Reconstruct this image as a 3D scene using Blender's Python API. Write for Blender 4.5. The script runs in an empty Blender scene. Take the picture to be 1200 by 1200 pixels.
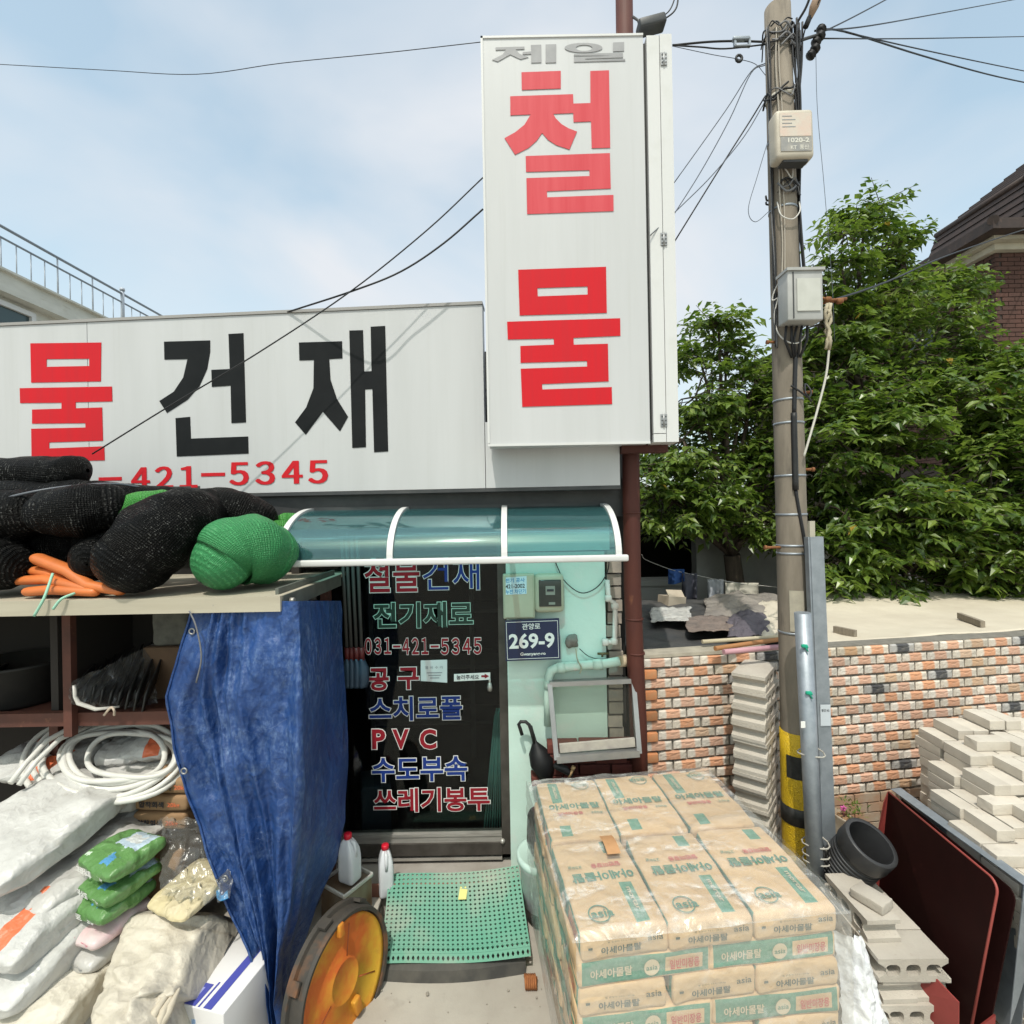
import bpy, bmesh, math, random
from mathutils import Vector, Matrix, Euler, noise
random.seed(7)
R = math.radians
SC = bpy.context.scene
COL = SC.collection

# ---------------------------------------------------------------- camera, sky, sun, exposure
CAM = Vector((0, 0, 2.4))
ROLL = 0.018
cam_d = bpy.data.cameras.new('camera')
cam_d.sensor_width = 36
cam_d.lens = 18
cam_d.clip_start = 0.05
cam_d.clip_end = 3000
cam = bpy.data.objects.new('camera', cam_d)
cam.matrix_world = Matrix.Translation(CAM) @ Matrix.Rotation(R(90), 4, 'X') @ Matrix.Rotation(-ROLL, 4, 'Z')
COL.objects.link(cam)
SC.camera = cam
SUN_DIR = Vector((0.22, 1.0, -1.86)).normalized()      # the way the light travels
SUN_EL = math.asin(-SUN_DIR.z)
SUN_AZ = math.atan2(-SUN_DIR.x, -SUN_DIR.y)             # clockwise from +Y
world = bpy.data.worlds.new('World')
SC.world = world
world.use_nodes = True
wt = world.node_tree
wt.nodes.clear()
w_out = wt.nodes.new('ShaderNodeOutputWorld')
w_bg = wt.nodes.new('ShaderNodeBackground')
w_sky = wt.nodes.new('ShaderNodeTexSky')
w_sky.sky_type = 'NISHITA'
w_sky.sun_disc = False
w_sky.sun_elevation = SUN_EL
w_sky.sun_rotation = SUN_AZ
w_sky.air_density = 1.0
w_sky.dust_density = 3.0
w_sky.ozone_density = 1.4
w_tc = wt.nodes.new('ShaderNodeTexCoord')
w_map = wt.nodes.new('ShaderNodeMapping')
w_map.inputs['Scale'].default_value = (1.0, 1.0, 1.6)
w_map.inputs['Rotation'].default_value = (0.2, 0.5, 0.3)
w_n = wt.nodes.new('ShaderNodeTexNoise')
w_n.inputs['Scale'].default_value = 1.7
w_n.inputs['Detail'].default_value = 5
w_n.inputs['Roughness'].default_value = 0.45
w_n.inputs['Distortion'].default_value = 0.5
w_r = wt.nodes.new('ShaderNodeMapRange')
w_r.inputs['From Min'].default_value = 0.38
w_r.inputs['From Max'].default_value = 0.68
w_r.inputs['To Min'].default_value = 0.30
w_r.inputs['To Max'].default_value = 0.97
w_m = wt.nodes.new('ShaderNodeMix')
w_m.data_type = 'RGBA'
w_m.inputs[7].default_value = (6.3, 6.55, 6.9, 1)       # thin summer cloud
wt.links.new(w_tc.outputs['Generated'], w_map.inputs['Vector'])
wt.links.new(w_map.outputs[0], w_n.inputs['Vector'])
wt.links.new(w_n.outputs[0], w_r.inputs['Value'])
wt.links.new(w_r.outputs[0], w_m.inputs[0])
w_g = wt.nodes.new('ShaderNodeMix')
w_g.data_type = 'RGBA'
w_g.blend_type = 'MULTIPLY'
w_g.inputs[0].default_value = 1
w_g.inputs[7].default_value = (2.2, 2.5, 2.02, 1)     # bright summer haze
wt.links.new(w_sky.outputs[0], w_g.inputs[6])
wt.links.new(w_g.outputs[2], w_m.inputs[6])
wt.links.new(w_m.outputs[2], w_bg.inputs['Color'])
w_bg.inputs['Strength'].default_value = 0.13
wt.links.new(w_bg.outputs[0], w_out.inputs[0])
sun_d = bpy.data.lights.new('sun', 'SUN')
sun_d.energy = 3.0
sun_d.angle = R(0.6)
sun_d.color = (1.0, 0.955, 0.88)
sun_o = bpy.data.objects.new('sun', sun_d)
sun_o.rotation_euler = SUN_DIR.to_track_quat('-Z', 'Y').to_euler()
sun_o.location = (-4, -8, 14)
COL.objects.link(sun_o)
SC.view_settings.view_transform = 'Standard'
SC.view_settings.look = 'None'
SC.view_settings.exposure = 0.0
SC.view_settings.gamma = 1
SC.view_settings.use_curve_mapping = False
SC.render.engine = 'CYCLES'
SC.cycles.max_bounces = 7
SC.cycles.transparent_max_bounces = 12
SC.cycles.caustics_reflective = False
SC.cycles.caustics_refractive = False

# ---------------------------------------------------------------- pixel measurements -> metres
def uv(px, py):
    a = (px - 600) / 600; b = (600 - py) / 600
    return a * math.cos(ROLL) + b * math.sin(ROLL), -a * math.sin(ROLL) + b * math.cos(ROLL)
def V(px, py, Y):
    u, v = uv(px, py)
    return Vector((u * Y, Y, 2.4 + v * Y))
def on_plane(px, py, p0, n):
    u, v = uv(px, py)
    d = Vector((u, 1, v))
    t = (Vector(p0) - CAM).dot(n) / d.dot(n)
    return CAM + d * t

# ---------------------------------------------------------------- mesh builder
class MB:
    def __init__(s):
        s.v = []; s.f = []; s.m = []; s.sm = []; s.uv = []
    def add(s, vs, fs, mi=0, sm=False, uvs=None):
        o = len(s.v)
        s.v.extend([tuple(p) for p in vs])
        for k, f in enumerate(fs):
            s.f.append([i + o for i in f]); s.m.append(mi); s.sm.append(sm)
            s.uv.append(uvs[k] if uvs else None)
        return s
    def box(s, c, size, rot=None, mi=0):
        x, y, z = [a / 2 for a in size]
        vs = [Vector(p) for p in ((-x,-y,-z),(x,-y,-z),(x,y,-z),(-x,y,-z),(-x,-y,z),(x,-y,z),(x,y,z),(-x,y,z))]
        if rot is not None:
            M = rot if isinstance(rot, Matrix) else Matrix.Rotation(rot, 3, 'Z')
            vs = [M @ p for p in vs]
        c = Vector(c)
        return s.add([p + c for p in vs], [(0,3,2,1),(4,5,6,7),(0,1,5,4),(1,2,6,5),(2,3,7,6),(3,0,4,7)], mi)
    def bx(s, x0, x1, y0, y1, z0, z1, mi=0):
        return s.box(((x0+x1)/2, (y0+y1)/2, (z0+z1)/2), (abs(x1-x0), abs(y1-y0), abs(z1-z0)), None, mi)
    def rbox(s, size, r=0.01, n=4, c=(0,0,0), rot=None, mi=0, warp=None, sm=True):
        """a cushion-edged box: six n*n grids drawn round the corners"""
        h = [a / 2 for a in size]
        r = min(r, min(h) * 0.999)
        idx = {}; vs = []; fs = []
        # parameter stops: dense near the rounded edges
        def stops(hh):
            q = r / hh
            inner = [-1 + q + (2 - 2*q) * i / n for i in range(n + 1)]
            return [-1, -1 + q*0.35] + inner + [1 - q*0.35, 1]
        S = [stops(a) for a in h]
        def vert(p):
            k = tuple(round(a, 5) for a in p)
            if k not in idx:
                q = Vector([p[i] * h[i] for i in range(3)])
                inn = Vector([max(-(h[i]-r), min(h[i]-r, q[i])) for i in range(3)])
                d = q - inn
                if d.length > 1e-9:
                    q = inn + d.normalized() * r
                if warp: q = warp(q)
                idx[k] = len(vs); vs.append(q)
            return idx[k]
        for ax in range(3):
            a, b = (ax+1) % 3, (ax+2) % 3
            for sg in (-1, 1):
                for i in range(len(S[a])-1):
                    for j in range(len(S[b])-1):
                        quad = []
                        for (ii, jj) in ((i,j),(i+1,j),(i+1,j+1),(i,j+1)):
                            p = [0,0,0]; p[ax] = sg; p[a] = S[a][ii]; p[b] = S[b][jj]
                            quad.append(vert(p))
                        if len(set(quad)) < 3: continue
                        quad = list(dict.fromkeys(quad))
                        fs.append(quad if sg > 0 else quad[::-1])
        if rot is not None:
            M = rot if isinstance(rot, Matrix) else Matrix.Rotation(rot, 3, 'Z')
            vs = [M @ p for p in vs]
        c = Vector(c)
        return s.add([p + c for p in vs], fs, mi, sm)
    def tube(s, pts, r, seg=8, caps=True, mi=0, flat=(1,1), uvs=(1,1), round_ends=0, bump=None, sm=True):
        pts = [Vector(p) for p in pts]
        n = len(pts)
        rs = list(r) if isinstance(r, (list, tuple)) else [r] * n
        if round_ends:
            a = (pts[0] - pts[1]).normalized(); b = (pts[-1] - pts[-2]).normalized()
            k = round_ends
            pre = []; prr = []
            for i in range(k):
                t = math.pi/2 * (1 - i / k)
                pre.append(pts[0] + a * rs[0] * math.sin(t)); prr.append(max(rs[0] * math.cos(t), rs[0]*0.03))
            post = []; por = []
            for i in range(k):
                t = math.pi/2 * (i+1) / k
                post.append(pts[-1] + b * rs[-1] * math.sin(t)); por.append(max(rs[-1] * math.cos(t), rs[-1]*0.03))
            pts = pre + pts + post; rs = prr + rs + por; n = len(pts)
        T = []
        for i in range(n):
            t = pts[min(i+1, n-1)] - pts[max(i-1, 0)]
            T.append(t.normalized() if t.length > 1e-9 else Vector((0,0,1)))
        up = Vector((0,0,1)) if abs(T[0].z) < 0.9 else Vector((0,1,0))
        N = (up - T[0] * up.dot(T[0])).normalized()
        vs = []; L = 0
        for i in range(n):
            N = (N - T[i] * N.dot(T[i])).normalized()
            B = T[i].cross(N)
            for j in range(seg):
                a = 2*math.pi*j/seg
                p = pts[i] + (N * math.cos(a) * flat[0] + B * math.sin(a) * flat[1]) * rs[i]
                if bump: p = p + (p - pts[i]).normalized() * bump(p)
                vs.append(p)
        fs = []; us = []
        for i in range(n-1):
            for j in range(seg):
                k = (j+1) % seg
                fs.append((i*seg+j, i*seg+k, (i+1)*seg+k, (i+1)*seg+j))
                u0, u1 = uvs[0]*j/seg, uvs[0]*(j+1)/seg; v0, v1 = uvs[1]*i/(n-1), uvs[1]*(i+1)/(n-1)
                us.append([(u0,v0),(u1,v0),(u1,v1),(u0,v1)])
        s.add(vs, fs, mi, sm, us)
        if caps:
            o = len(s.v) - len(vs)
            s.f.append([o + j for j in range(seg)][::-1]); s.m.append(mi); s.sm.append(False); s.uv.append(None)
            s.f.append([o + (n-1)*seg + j for j in range(seg)]); s.m.append(mi); s.sm.append(False); s.uv.append(None)
        return s
    def lathe(s, prof, c=(0,0,0), M=None, seg=24, mi=0, sm=True):
        c = Vector(c); vs = []; fs = []
        for (r, z) in prof:
            for j in range(seg):
                a = 2*math.pi*j/seg
                p = Vector((r*math.cos(a), r*math.sin(a), z))
                if M is not None: p = M @ p
                vs.append(p + c)
        for i in range(len(prof)-1):
            for j in range(seg):
                k = (j+1) % seg
                fs.append((i*seg+j, i*seg+k, (i+1)*seg+k, (i+1)*seg+j))
        return s.add(vs, fs, mi, sm)
    def grid(s, fn, nu, nv, mi=0, sm=True, uvs=(1,1), thick=None):
        vs = [fn(i/nu, j/nv) for j in range(nv+1) for i in range(nu+1)]
        fs = []; us = []
        for j in range(nv):
            for i in range(nu):
                a = j*(nu+1)+i
                fs.append((a, a+1, a+nu+2, a+nu+1))
                us.append([(uvs[0]*i/nu,uvs[1]*j/nv),(uvs[0]*(i+1)/nu,uvs[1]*j/nv),(uvs[0]*(i+1)/nu,uvs[1]*(j+1)/nv),(uvs[0]*i/nu,uvs[1]*(j+1)/nv)])
        return s.add(vs, fs, mi, sm, us)
    def prism(s, front, d, mi=0):
        """front: polygon of points (counter-clockwise seen from the front), pushed by vector d"""
        d = Vector(d); n = len(front)
        fr = [Vector(p) for p in front]
        vs = fr + [p + d for p in fr]
        fs = [list(range(n)), list(range(2*n-1, n-1, -1))]
        for i in range(n):
            j = (i+1) % n
            fs.append((i, i+n, j+n, j))
        return s.add(vs, fs, mi)
    def build(s, name, mats, parent=None, world=True, solid=0.0, sub=0):
        me = bpy.data.meshes.new(name)
        off = wloc(parent) if (parent is not None and world) else Vector((0,0,0))
        me.from_pydata([(p[0]-off.x, p[1]-off.y, p[2]-off.z) for p in s.v], [], s.f)
        if not isinstance(mats, (list, tuple)): mats = [mats]
        for m in mats: me.materials.append(m)
        me.polygons.foreach_set('material_index', s.m)
        me.polygons.foreach_set('use_smooth', s.sm)
        if any(u is not None for u in s.uv):
            ul = me.uv_layers.new(name='UVMap')
            flat = []
            for f, u in zip(s.f, s.uv):
                if u is None: u = [(0,0)] * len(f)
                for a in u: flat.extend(a)
            ul.data.foreach_set('uv', flat)
        me.update()
        return link(name, me, parent, solid, sub)

WL = {}
def wloc(o):
    v = Vector((0,0,0))
    while o is not None:
        v = v + o.location; o = o.parent
    return v
def link(name, me, parent=None, solid=0.0, sub=0):
    o = bpy.data.objects.new(name, me)
    COL.objects.link(o)
    if parent is not None: o.parent = parent
    if solid:
        m = o.modifiers.new('thickness', 'SOLIDIFY'); m.thickness = solid; m.offset = 0
    if sub:
        m = o.modifiers.new('smooth', 'SUBSURF'); m.levels = sub; m.render_levels = sub
    return o
def thing(name, label, cat, loc=(0,0,0), rotz=0, group=None):
    o = bpy.data.objects.new(name, None)
    o.empty_display_size = 0.1
    COL.objects.link(o)
    o.location = loc; o.rotation_euler = (0,0,rotz)
    o['label'] = label; o['category'] = cat
    if group: o['group'] = group
    return o
def tag(o, label, cat, group=None):
    o['label'] = label; o['category'] = cat
    if group: o['group'] = group
    return o
def struct(o):
    o['kind'] = 'structure'; return o
def stuff(o):
    o['kind'] = 'stuff'; return o
def kids(o):
    return [c for c in COL.objects if c.parent == o]
CH = {}
def dup(root, loc, rot=None, label=None, group=None):
    if root.name not in CH:
        CH[root.name] = [(c, kids(c)) for c in kids(root)]
    r = root.copy(); COL.objects.link(r); r.location = loc
    if rot is not None: r.rotation_euler = rot if isinstance(rot, (tuple, Euler)) else (0,0,rot)
    if label: r['label'] = label
    if group: r['group'] = group
    for c, gs in CH[root.name]:
        d = c.copy(); COL.objects.link(d); d.parent = r
        for g in gs:
            e = g.copy(); COL.objects.link(e); e.parent = d
    return r

# ---------------------------------------------------------------- materials
MC = {}
class NT:
    def __init__(s, name):
        s.m = bpy.data.materials.new(name); s.m.use_nodes = True
        s.t = s.m.node_tree; s.t.nodes.clear()
        s.out = s.t.nodes.new('ShaderNodeOutputMaterial')
        s.tc = s.t.nodes.new('ShaderNodeTexCoord')
    def n(s, typ, **kw):
        x = s.t.nodes.new(typ)
        for k, v in kw.items():
            if k.startswith('i_'):
                key = k[2:]
                x.inputs[int(key) if key.isdigit() else key].default_value = v
            else: setattr(x, k, v)
        return x
    def l(s, a, b):
        s.t.links.new(a, b)
    def math(s, op, a, b=None, clamp=False):
        x = s.n('ShaderNodeMath', operation=op, use_clamp=clamp)
        for i, q in enumerate((a, b)):
            if q is None: continue
            if isinstance(q, (int, float)): x.inputs[i].default_value = q
            else: s.l(q, x.inputs[i])
        return x.outputs[0]
    def mix(s, f, a, b, blend='MIX'):
        x = s.n('ShaderNodeMix', data_type='RGBA', blend_type=blend)
        for i, q in ((0, f), (6, a), (7, b)):
            if isinstance(q, (int, float)): x.inputs[i].default_value = q
            elif isinstance(q, (tuple, list)): x.inputs[i].default_value = tuple(q)[:3] + (1,)
            else: s.l(q, x.inputs[i])
        return x.outputs[2]
    def noise(s, scale, detail=4, rough=0.55, stretch=None, coord='Object', dist=0.0):
        v = s.tc.outputs[coord]
        if stretch:
            mp = s.n('ShaderNodeMapping'); mp.inputs['Scale'].default_value = stretch
            s.l(v, mp.inputs['Vector']); v = mp.outputs[0]
        x = s.n('ShaderNodeTexNoise', i_Scale=scale, i_Detail=detail, i_Roughness=rough, i_Distortion=dist)
        s.l(v, x.inputs['Vector'])
        return x.outputs[0]
    def ramp(s, val, a, b):
        x = s.n('ShaderNodeMapRange'); x.inputs['From Min'].default_value = a; x.inputs['From Max'].default_value = b
        s.l(val, x.inputs['Value']); return x.outputs[0]
    def bump(s, h, strength=0.3, dist=0.01):
        x = s.n('ShaderNodeBump'); x.inputs['Strength'].default_value = strength; x.inputs['Distance'].default_value = dist
        s.l(h, x.inputs['Height']); return x.outputs[0]
    def crumple(s, scale, dist=0.25, stretch=None):
        """sharp creased relief, as in crushed paper or film"""
        n = s.n('ShaderNodeTexNoise', i_Scale=scale*0.8, i_Detail=3.0); s.l(s.tc.outputs['Object'], n.inputs['Vector'])
        sc = s.n('ShaderNodeVectorMath', operation='SCALE'); sc.inputs['Scale'].default_value = dist; s.l(n.outputs['Color'], sc.inputs[0])
        ad = s.n('ShaderNodeVectorMath', operation='ADD'); s.l(s.tc.outputs['Object'], ad.inputs[0]); s.l(sc.outputs[0], ad.inputs[1])
        mp = s.n('ShaderNodeMapping'); mp.inputs['Scale'].default_value = stretch or (1,1,1); s.l(ad.outputs[0], mp.inputs['Vector'])
        o = None
        for k, w in ((1, 1.0), (2.6, 0.45)):
            v = s.n('ShaderNodeTexVoronoi', feature='F1', i_Scale=scale*k); s.l(mp.outputs[0], v.inputs['Vector'])
            h = s.math('MULTIPLY', v.outputs['Distance'], w)
            o = h if o is None else s.math('ADD', o, h)
        return o
    def bsdf(s, color, rough=0.6, metal=0.0, normal=None, spec=0.5, alpha=None, trans=0, coat=0, sss=0):
        b = s.n('ShaderNodeBsdfPrincipled')
        for key, q in (('Base Color', color), ('Roughness', rough), ('Metallic', metal), ('Alpha', alpha)):
            if q is None: continue
            if isinstance(q, (int, float)): b.inputs[key].default_value = q
            elif isinstance(q, (tuple, list)): b.inputs[key].default_value = tuple(q)[:3] + (1,)
            else: s.l(q, b.inputs[key])
        b.inputs['Specular IOR Level'].default_value = spec
        b.inputs['Transmission Weight'].default_value = trans
        b.inputs['Coat Weight'].default_value = coat
        if normal is not None: s.l(normal, b.inputs['Normal'])
        s.l(b.outputs[0], s.out.inputs[0])
        return b
def pm(name, c1, c2=None, scale=6.0, lo=0.35, hi=0.68, rough=0.6, metal=0.0, bump=0.0, bscale=60.0, bdist=0.004, stretch=None,
       spec=0.4, rnd=0.0, c3=None, s3=20.0, lo3=0.6, hi3=0.75, coat=0.0, detail=5, crush=0, cdist=0.03):
    """a two or three tone worn surface with fine relief"""
    if name in MC: return MC[name]
    t = NT(name)
    col = tuple(c1) + (1,)
    if c2 is not None:
        col = t.mix(t.ramp(t.noise(scale, detail, 0.6, stretch), lo, hi), c1, c2)
    if c3 is not None:
        col = t.mix(t.ramp(t.noise(s3, 4, 0.6, stretch), lo3, hi3), col, c3)
    if rnd:
        oi = t.n('ShaderNodeObjectInfo')
        hsv = t.n('ShaderNodeHueSaturation')
        val = t.n('ShaderNodeMapRange'); val.inputs['To Min'].default_value = 1 - rnd; val.inputs['To Max'].default_value = 1 + rnd
        t.l(oi.outputs['Random'], val.inputs['Value']); t.l(val.outputs[0], hsv.inputs['Value'])
        if isinstance(col, tuple): hsv.inputs['Color'].default_value = col
        else: t.l(col, hsv.inputs['Color'])
        col = hsv.outputs[0]
    nor = t.bump(t.noise(bscale, 5, 0.65), bump, bdist) if bump else None
    if crush: nor = t.bump(t.math('ADD', t.crumple(crush), t.math('MULTIPLY', t.noise(bscale, 4, 0.6), 0.15)), 0.55, cdist)
    t.bsdf(col[:3] if isinstance(col, tuple) else col, rough, metal, nor, spec, coat=coat)
    MC[name] = t.m
    return t.m
def clear_mat(name, tint, opacity=0.2, rough=0.05, gloss=0.12, bump=0.0, bscale=8, shade=None, fres=0.8, soft=False, glare_haze=0.0):
    """thin clear sheet: tinted see-through, a share of plain surface and a fresnel shine"""
    if name in MC: return MC[name]
    t = NT(name)
    tr = t.n('ShaderNodeBsdfTransparent'); tr.inputs[0].default_value = tuple(tint) + (1,)
    df = t.n('ShaderNodeBsdfDiffuse'); df.inputs[0].default_value = tuple(shade or tint) + (1,)
    gl = t.n('ShaderNodeBsdfGlossy'); gl.inputs['Roughness'].default_value = rough
    lw = t.n('ShaderNodeLayerWeight'); lw.inputs[0].default_value = 0.35
    m1 = t.n('ShaderNodeMixShader'); m1.inputs[0].default_value = opacity
    m2 = t.n('ShaderNodeMixShader')
    if glare_haze:      # white streaks in the opacity imitate sun glare on the film
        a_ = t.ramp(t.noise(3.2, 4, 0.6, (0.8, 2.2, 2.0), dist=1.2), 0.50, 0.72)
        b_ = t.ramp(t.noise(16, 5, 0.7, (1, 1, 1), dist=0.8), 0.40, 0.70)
        t.l(t.math('ADD', t.math('MULTIPLY', t.math('MULTIPLY', a_, b_), glare_haze), opacity, True), m1.inputs[0])
    t.l(tr.outputs[0], m1.inputs[1]); t.l(df.outputs[0], m1.inputs[2])
    f = t.math('MULTIPLY_ADD', lw.outputs['Fresnel'], fres)
    f.node.inputs[2].default_value = gloss
    f.node.use_clamp = True
    t.l(f, m2.inputs[0]); t.l(m1.outputs[0], m2.inputs[1]); t.l(gl.outputs[0], m2.inputs[2])
    if bump:
        nr = t.bump(t.noise(bscale, 4, 0.5, dist=0.6), bump, 0.02)
        for q in (gl, df): t.l(nr, q.inputs['Normal'])
        if not soft: t.l(nr, lw.inputs['Normal'])
    t.l(m2.outputs[0], t.out.inputs[0])
    MC[name] = t.m
    return t.m

# ---------------------------------------------------------------- lettering
TX = {}
def text_mesh(s, offset=0.0, depth=0.0, spacing=1.0):
    """flat lettering with its lower left corner at the origin; returns (verts, faces, width, height)"""
    k = (s, offset, depth, spacing)
    if k in TX: return TX[k]
    cu = bpy.data.curves.new('lettering', 'FONT')
    cu.body = s; cu.size = 1; cu.offset = offset; cu.extrude = depth; cu.space_character = spacing
    cu.resolution_u = 3
    o = bpy.data.objects.new('lettering', cu); COL.objects.link(o)
    dg = bpy.context.evaluated_depsgraph_get()
    me = o.evaluated_get(dg).to_mesh()
    vs = [v.co.copy() for v in me.vertices]; fs = [list(p.vertices) for p in me.polygons]
    o.evaluated_get(dg).to_mesh_clear()
    bpy.data.objects.remove(o); bpy.data.curves.remove(cu)
    if not vs: vs = [Vector((0,0,0)), Vector((1,0,0)), Vector((0,1,0))]; fs = []
    x0 = min(v.x for v in vs); x1 = max(v.x for v in vs); y0 = min(v.y for v in vs); y1 = max(v.y for v in vs)
    TX[k] = (vs, fs, x0, x1, y0, y1)
    return TX[k]
def put_text(mb, s, o, ex, ey, w, h, offset=0.0, mi=0, pad=None, lift=0.0, spacing=1.0):
    """lay text s into the w x h rectangle whose lower left corner is o, along unit vectors ex, ey;
    pad: fit as if the text had this other offset, so an outline lies evenly round its filling"""
    vs, fs, x0, x1, y0, y1 = text_mesh(s, offset, 0.0, spacing)
    if pad is not None:
        _, _, x0, x1, y0, y1 = text_mesh(s, pad, 0.0, spacing)
    ex = Vector(ex); ey = Vector(ey); nz = ex.cross(ey); o = Vector(o) + nz * lift
    sx = w / (x1 - x0); sy = h / (y1 - y0)
    mb.add([o + ex * ((v.x - x0) * sx) + ey * ((v.y - y0) * sy) for v in vs], fs, mi)
def poly_faces(mb, loops, d, mi=0):
    """one flat letter stroke from an outline and holes, thickened towards d"""
    bm = bmesh.new()
    d = Vector(d)
    edges = []
    for lp in loops:
        vs = [bm.verts.new(p) for p in lp]
        edges += [bm.edges.new((vs[i], vs[(i+1) % len(vs)])) for i in range(len(vs))]
    bmesh.ops.triangle_fill(bm, use_beauty=True, use_dissolve=False, edges=edges)
    bm.normal_update()
    ge = bmesh.ops.extrude_face_region(bm, geom=bm.faces[:])
    bmesh.ops.translate(bm, verts=[g for g in ge['geom'] if isinstance(g, bmesh.types.BMVert)], vec=d)
    bmesh.ops.recalc_face_normals(bm, faces=bm.faces[:])
    bm.verts.index_update()
    mb.add([v.co.copy() for v in bm.verts], [[v.index for v in f.verts] for f in bm.faces], mi)
    bm.free()
EX, EY, EZ = Vector((1,0,0)), Vector((0,1,0)), Vector((0,0,1))
def nz(p, s=1.0, o=0.0):
    return noise.noise((p[0]*s+o, p[1]*s+o*1.7, p[2]*s-o))
# ================================================================ ground and far setting
concrete = pm('worn_concrete', (0.33,0.30,0.26), (0.42,0.39,0.34), 2.2, rough=0.9, bump=0.25, bscale=90, c3=(0.25,0.23,0.2), s3=7, lo3=0.6, hi3=0.85)
g = MB()
def gz(x, y):
    return 0.006 * nz((x, y, 0), 1.3)
xs = [-60,-30,-12,-6] + [-4 + 0.25*i for i in range(33)] + [6,12,30,60]
ys = [-30,-12,-4] + [0 + 0.25*i for i in range(17)] + [6,12,30,90]
nx = len(xs)
g.add([Vector((x, y, gz(x, y))) for y in ys for x in xs], [(j*nx+i, j*nx+i+1, (j+1)*nx+i+1, (j+1)*nx+i) for j in range(len(ys)-1) for i in range(nx-1)], 0, True)
struct(g.build('ground', concrete))
rg = random.Random(12); m = MB()
for k in range(420):       # loose grit and crumbs on the concrete
    x, y = rg.uniform(-2.2, 2.6), rg.uniform(1.6, 3.0)
    r_ = 0.0025 + 0.008*rg.random()**3
    m.rbox((r_*2, r_*1.6, r_*1.2), r_*0.5, 1, (x, y, 0.004 + r_*0.5), rg.uniform(0, 3))
stuff(m.build('grit', pm('cement_grit', (0.30,0.27,0.23), (0.2,0.18,0.15), 30, rough=0.95)))

# ================================================================ building materials
white_metal = None
def sign_white(name, k):
    t = NT(name)
    st = t.noise(1.2, 5, 0.6, (5, 5, 0.5))
    st2 = t.noise(5.0, 4, 0.6, (9, 9, 0.2))
    c = t.mix(t.ramp(st, 0.35, 0.75), (0.60*k,0.605*k,0.615*k), (0.55*k,0.555*k,0.56*k))
    c = t.mix(t.math('MULTIPLY', t.ramp(st2, 0.56, 0.85), 0.34), c, (0.42,0.42,0.40))
    t.bsdf(c, 0.42, 0, t.bump(t.noise(1.6, 2, 0.4), 0.08, 0.02), 0.4)
    return t.m
sign_sheet = sign_white('painted_sign_sheet', 0.86)
upright_sheet = sign_white('painted_upright_sheet', 0.87)
red_vinyl = pm('red_vinyl', (0.56,0.014,0.022), (0.50,0.018,0.026), 3, spec=0.15, rough=0.5, stretch=(8,8,0.5))
red_vinyl_pale = pm('pale_red_vinyl', (0.58,0.08,0.095), (0.54,0.055,0.07), 3, spec=0.2, rough=0.5, stretch=(8,8,0.5))  # paler red for the upper letter
black_vinyl = pm('black_vinyl', (0.009,0.010,0.011), (0.014,0.015,0.016), 5, spec=0.12, rough=0.5)
grey_vinyl = pm('faded_grey_vinyl', (0.24,0.24,0.25), (0.31,0.31,0.32), 8, rough=0.5)
white_paint = pm('white_enamel', (0.60,0.60,0.595), (0.55,0.55,0.535), 6, rough=0.4, lo=0.55, hi=0.8)
dark_metal = pm('dark_grey_metal', (0.05,0.052,0.055), (0.08,0.08,0.08), 6, rough=0.5, metal=0.3)
steel = pm('brushed_steel', (0.48,0.46,0.42), (0.36,0.34,0.31), 8, rough=0.4, metal=0.45, stretch=(1,1,8), bump=0.06)
alu = pm('dull_aluminium', (0.38,0.385,0.39), (0.28,0.28,0.28), 5, rough=0.45, metal=0.75, bump=0.08)
galv = pm('galvanized_steel', (0.33,0.36,0.40), (0.25,0.28,0.31), 14, rough=0.5, metal=0.55, bump=0.05)
rust_pipe = pm('rusty_primed_steel', (0.085,0.022,0.014), (0.055,0.014,0.01), 5, rough=0.65, c3=(0.16,0.06,0.03), s3=18, lo3=0.66, hi3=0.8, bump=0.15, stretch=(1,1,0.35))
mint = pm('mint_wall_paint', (0.54,0.70,0.63), (0.49,0.65,0.58), 3, rough=0.75, bump=0.18, bscale=35, bdist=0.01, c3=(0.60,0.66,0.61), s3=6, lo3=0.55, hi3=0.75)
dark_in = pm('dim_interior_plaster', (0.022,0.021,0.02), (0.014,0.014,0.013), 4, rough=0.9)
black_rubber = pm('black_rubber', (0.012,0.012,0.013), (0.02,0.02,0.02), 20, rough=0.5)
cable_black = pm('black_cable_sheath', (0.014,0.014,0.016), rough=0.5)
cable_grey = pm('grey_cable_sheath', (0.16,0.16,0.17), rough=0.6)
cable_white = pm('pale_cable_sheath', (0.55,0.53,0.5), rough=0.6)
wire_dark = pm('steel_strand', (0.08,0.09,0.11), rough=0.5, metal=0.4)

FY = 3.25     # mint wall face
DY = 3.31     # door plane
shop = thing('shop_building', 'low hardware shop with mint painted front wall and glass door', 'shop', (0, 3.5, 0))
# mint pier right of the door
xl = V(596, 850, FY).x; xr = V(711, 800, FY).x
m = MB(); 
m.grid(lambda a, b: Vector((xl + (xr-xl)*a, FY + 0.006*nz((a*3, b*6, 0), 1.0), 0.0 + 2.14*b)), 14, 30)
m.bx(xl, xr, FY+0.012, 3.6, 0, 2.14)
m.bx(xl, xr+0.03, FY-0.02, 3.6, 2.15, 2.33)
m.build('wall', mint, shop)
# flaking end of the pier: brick edge seen beside the post
m = MB()
for i in range(26):
    z = 0.15 + i*0.082
    m.box((xr + 0.055 + 0.012*random.random(), 3.36 + 0.02*random.random(), z), (0.09, 0.19, 0.07), 0.04*random.uniform(-1,1))
m.build('wall_end', pm('bare_block_edge', (0.42,0.36,0.30), (0.30,0.27,0.24), 12, rough=0.9, bump=0.3), shop)
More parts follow.
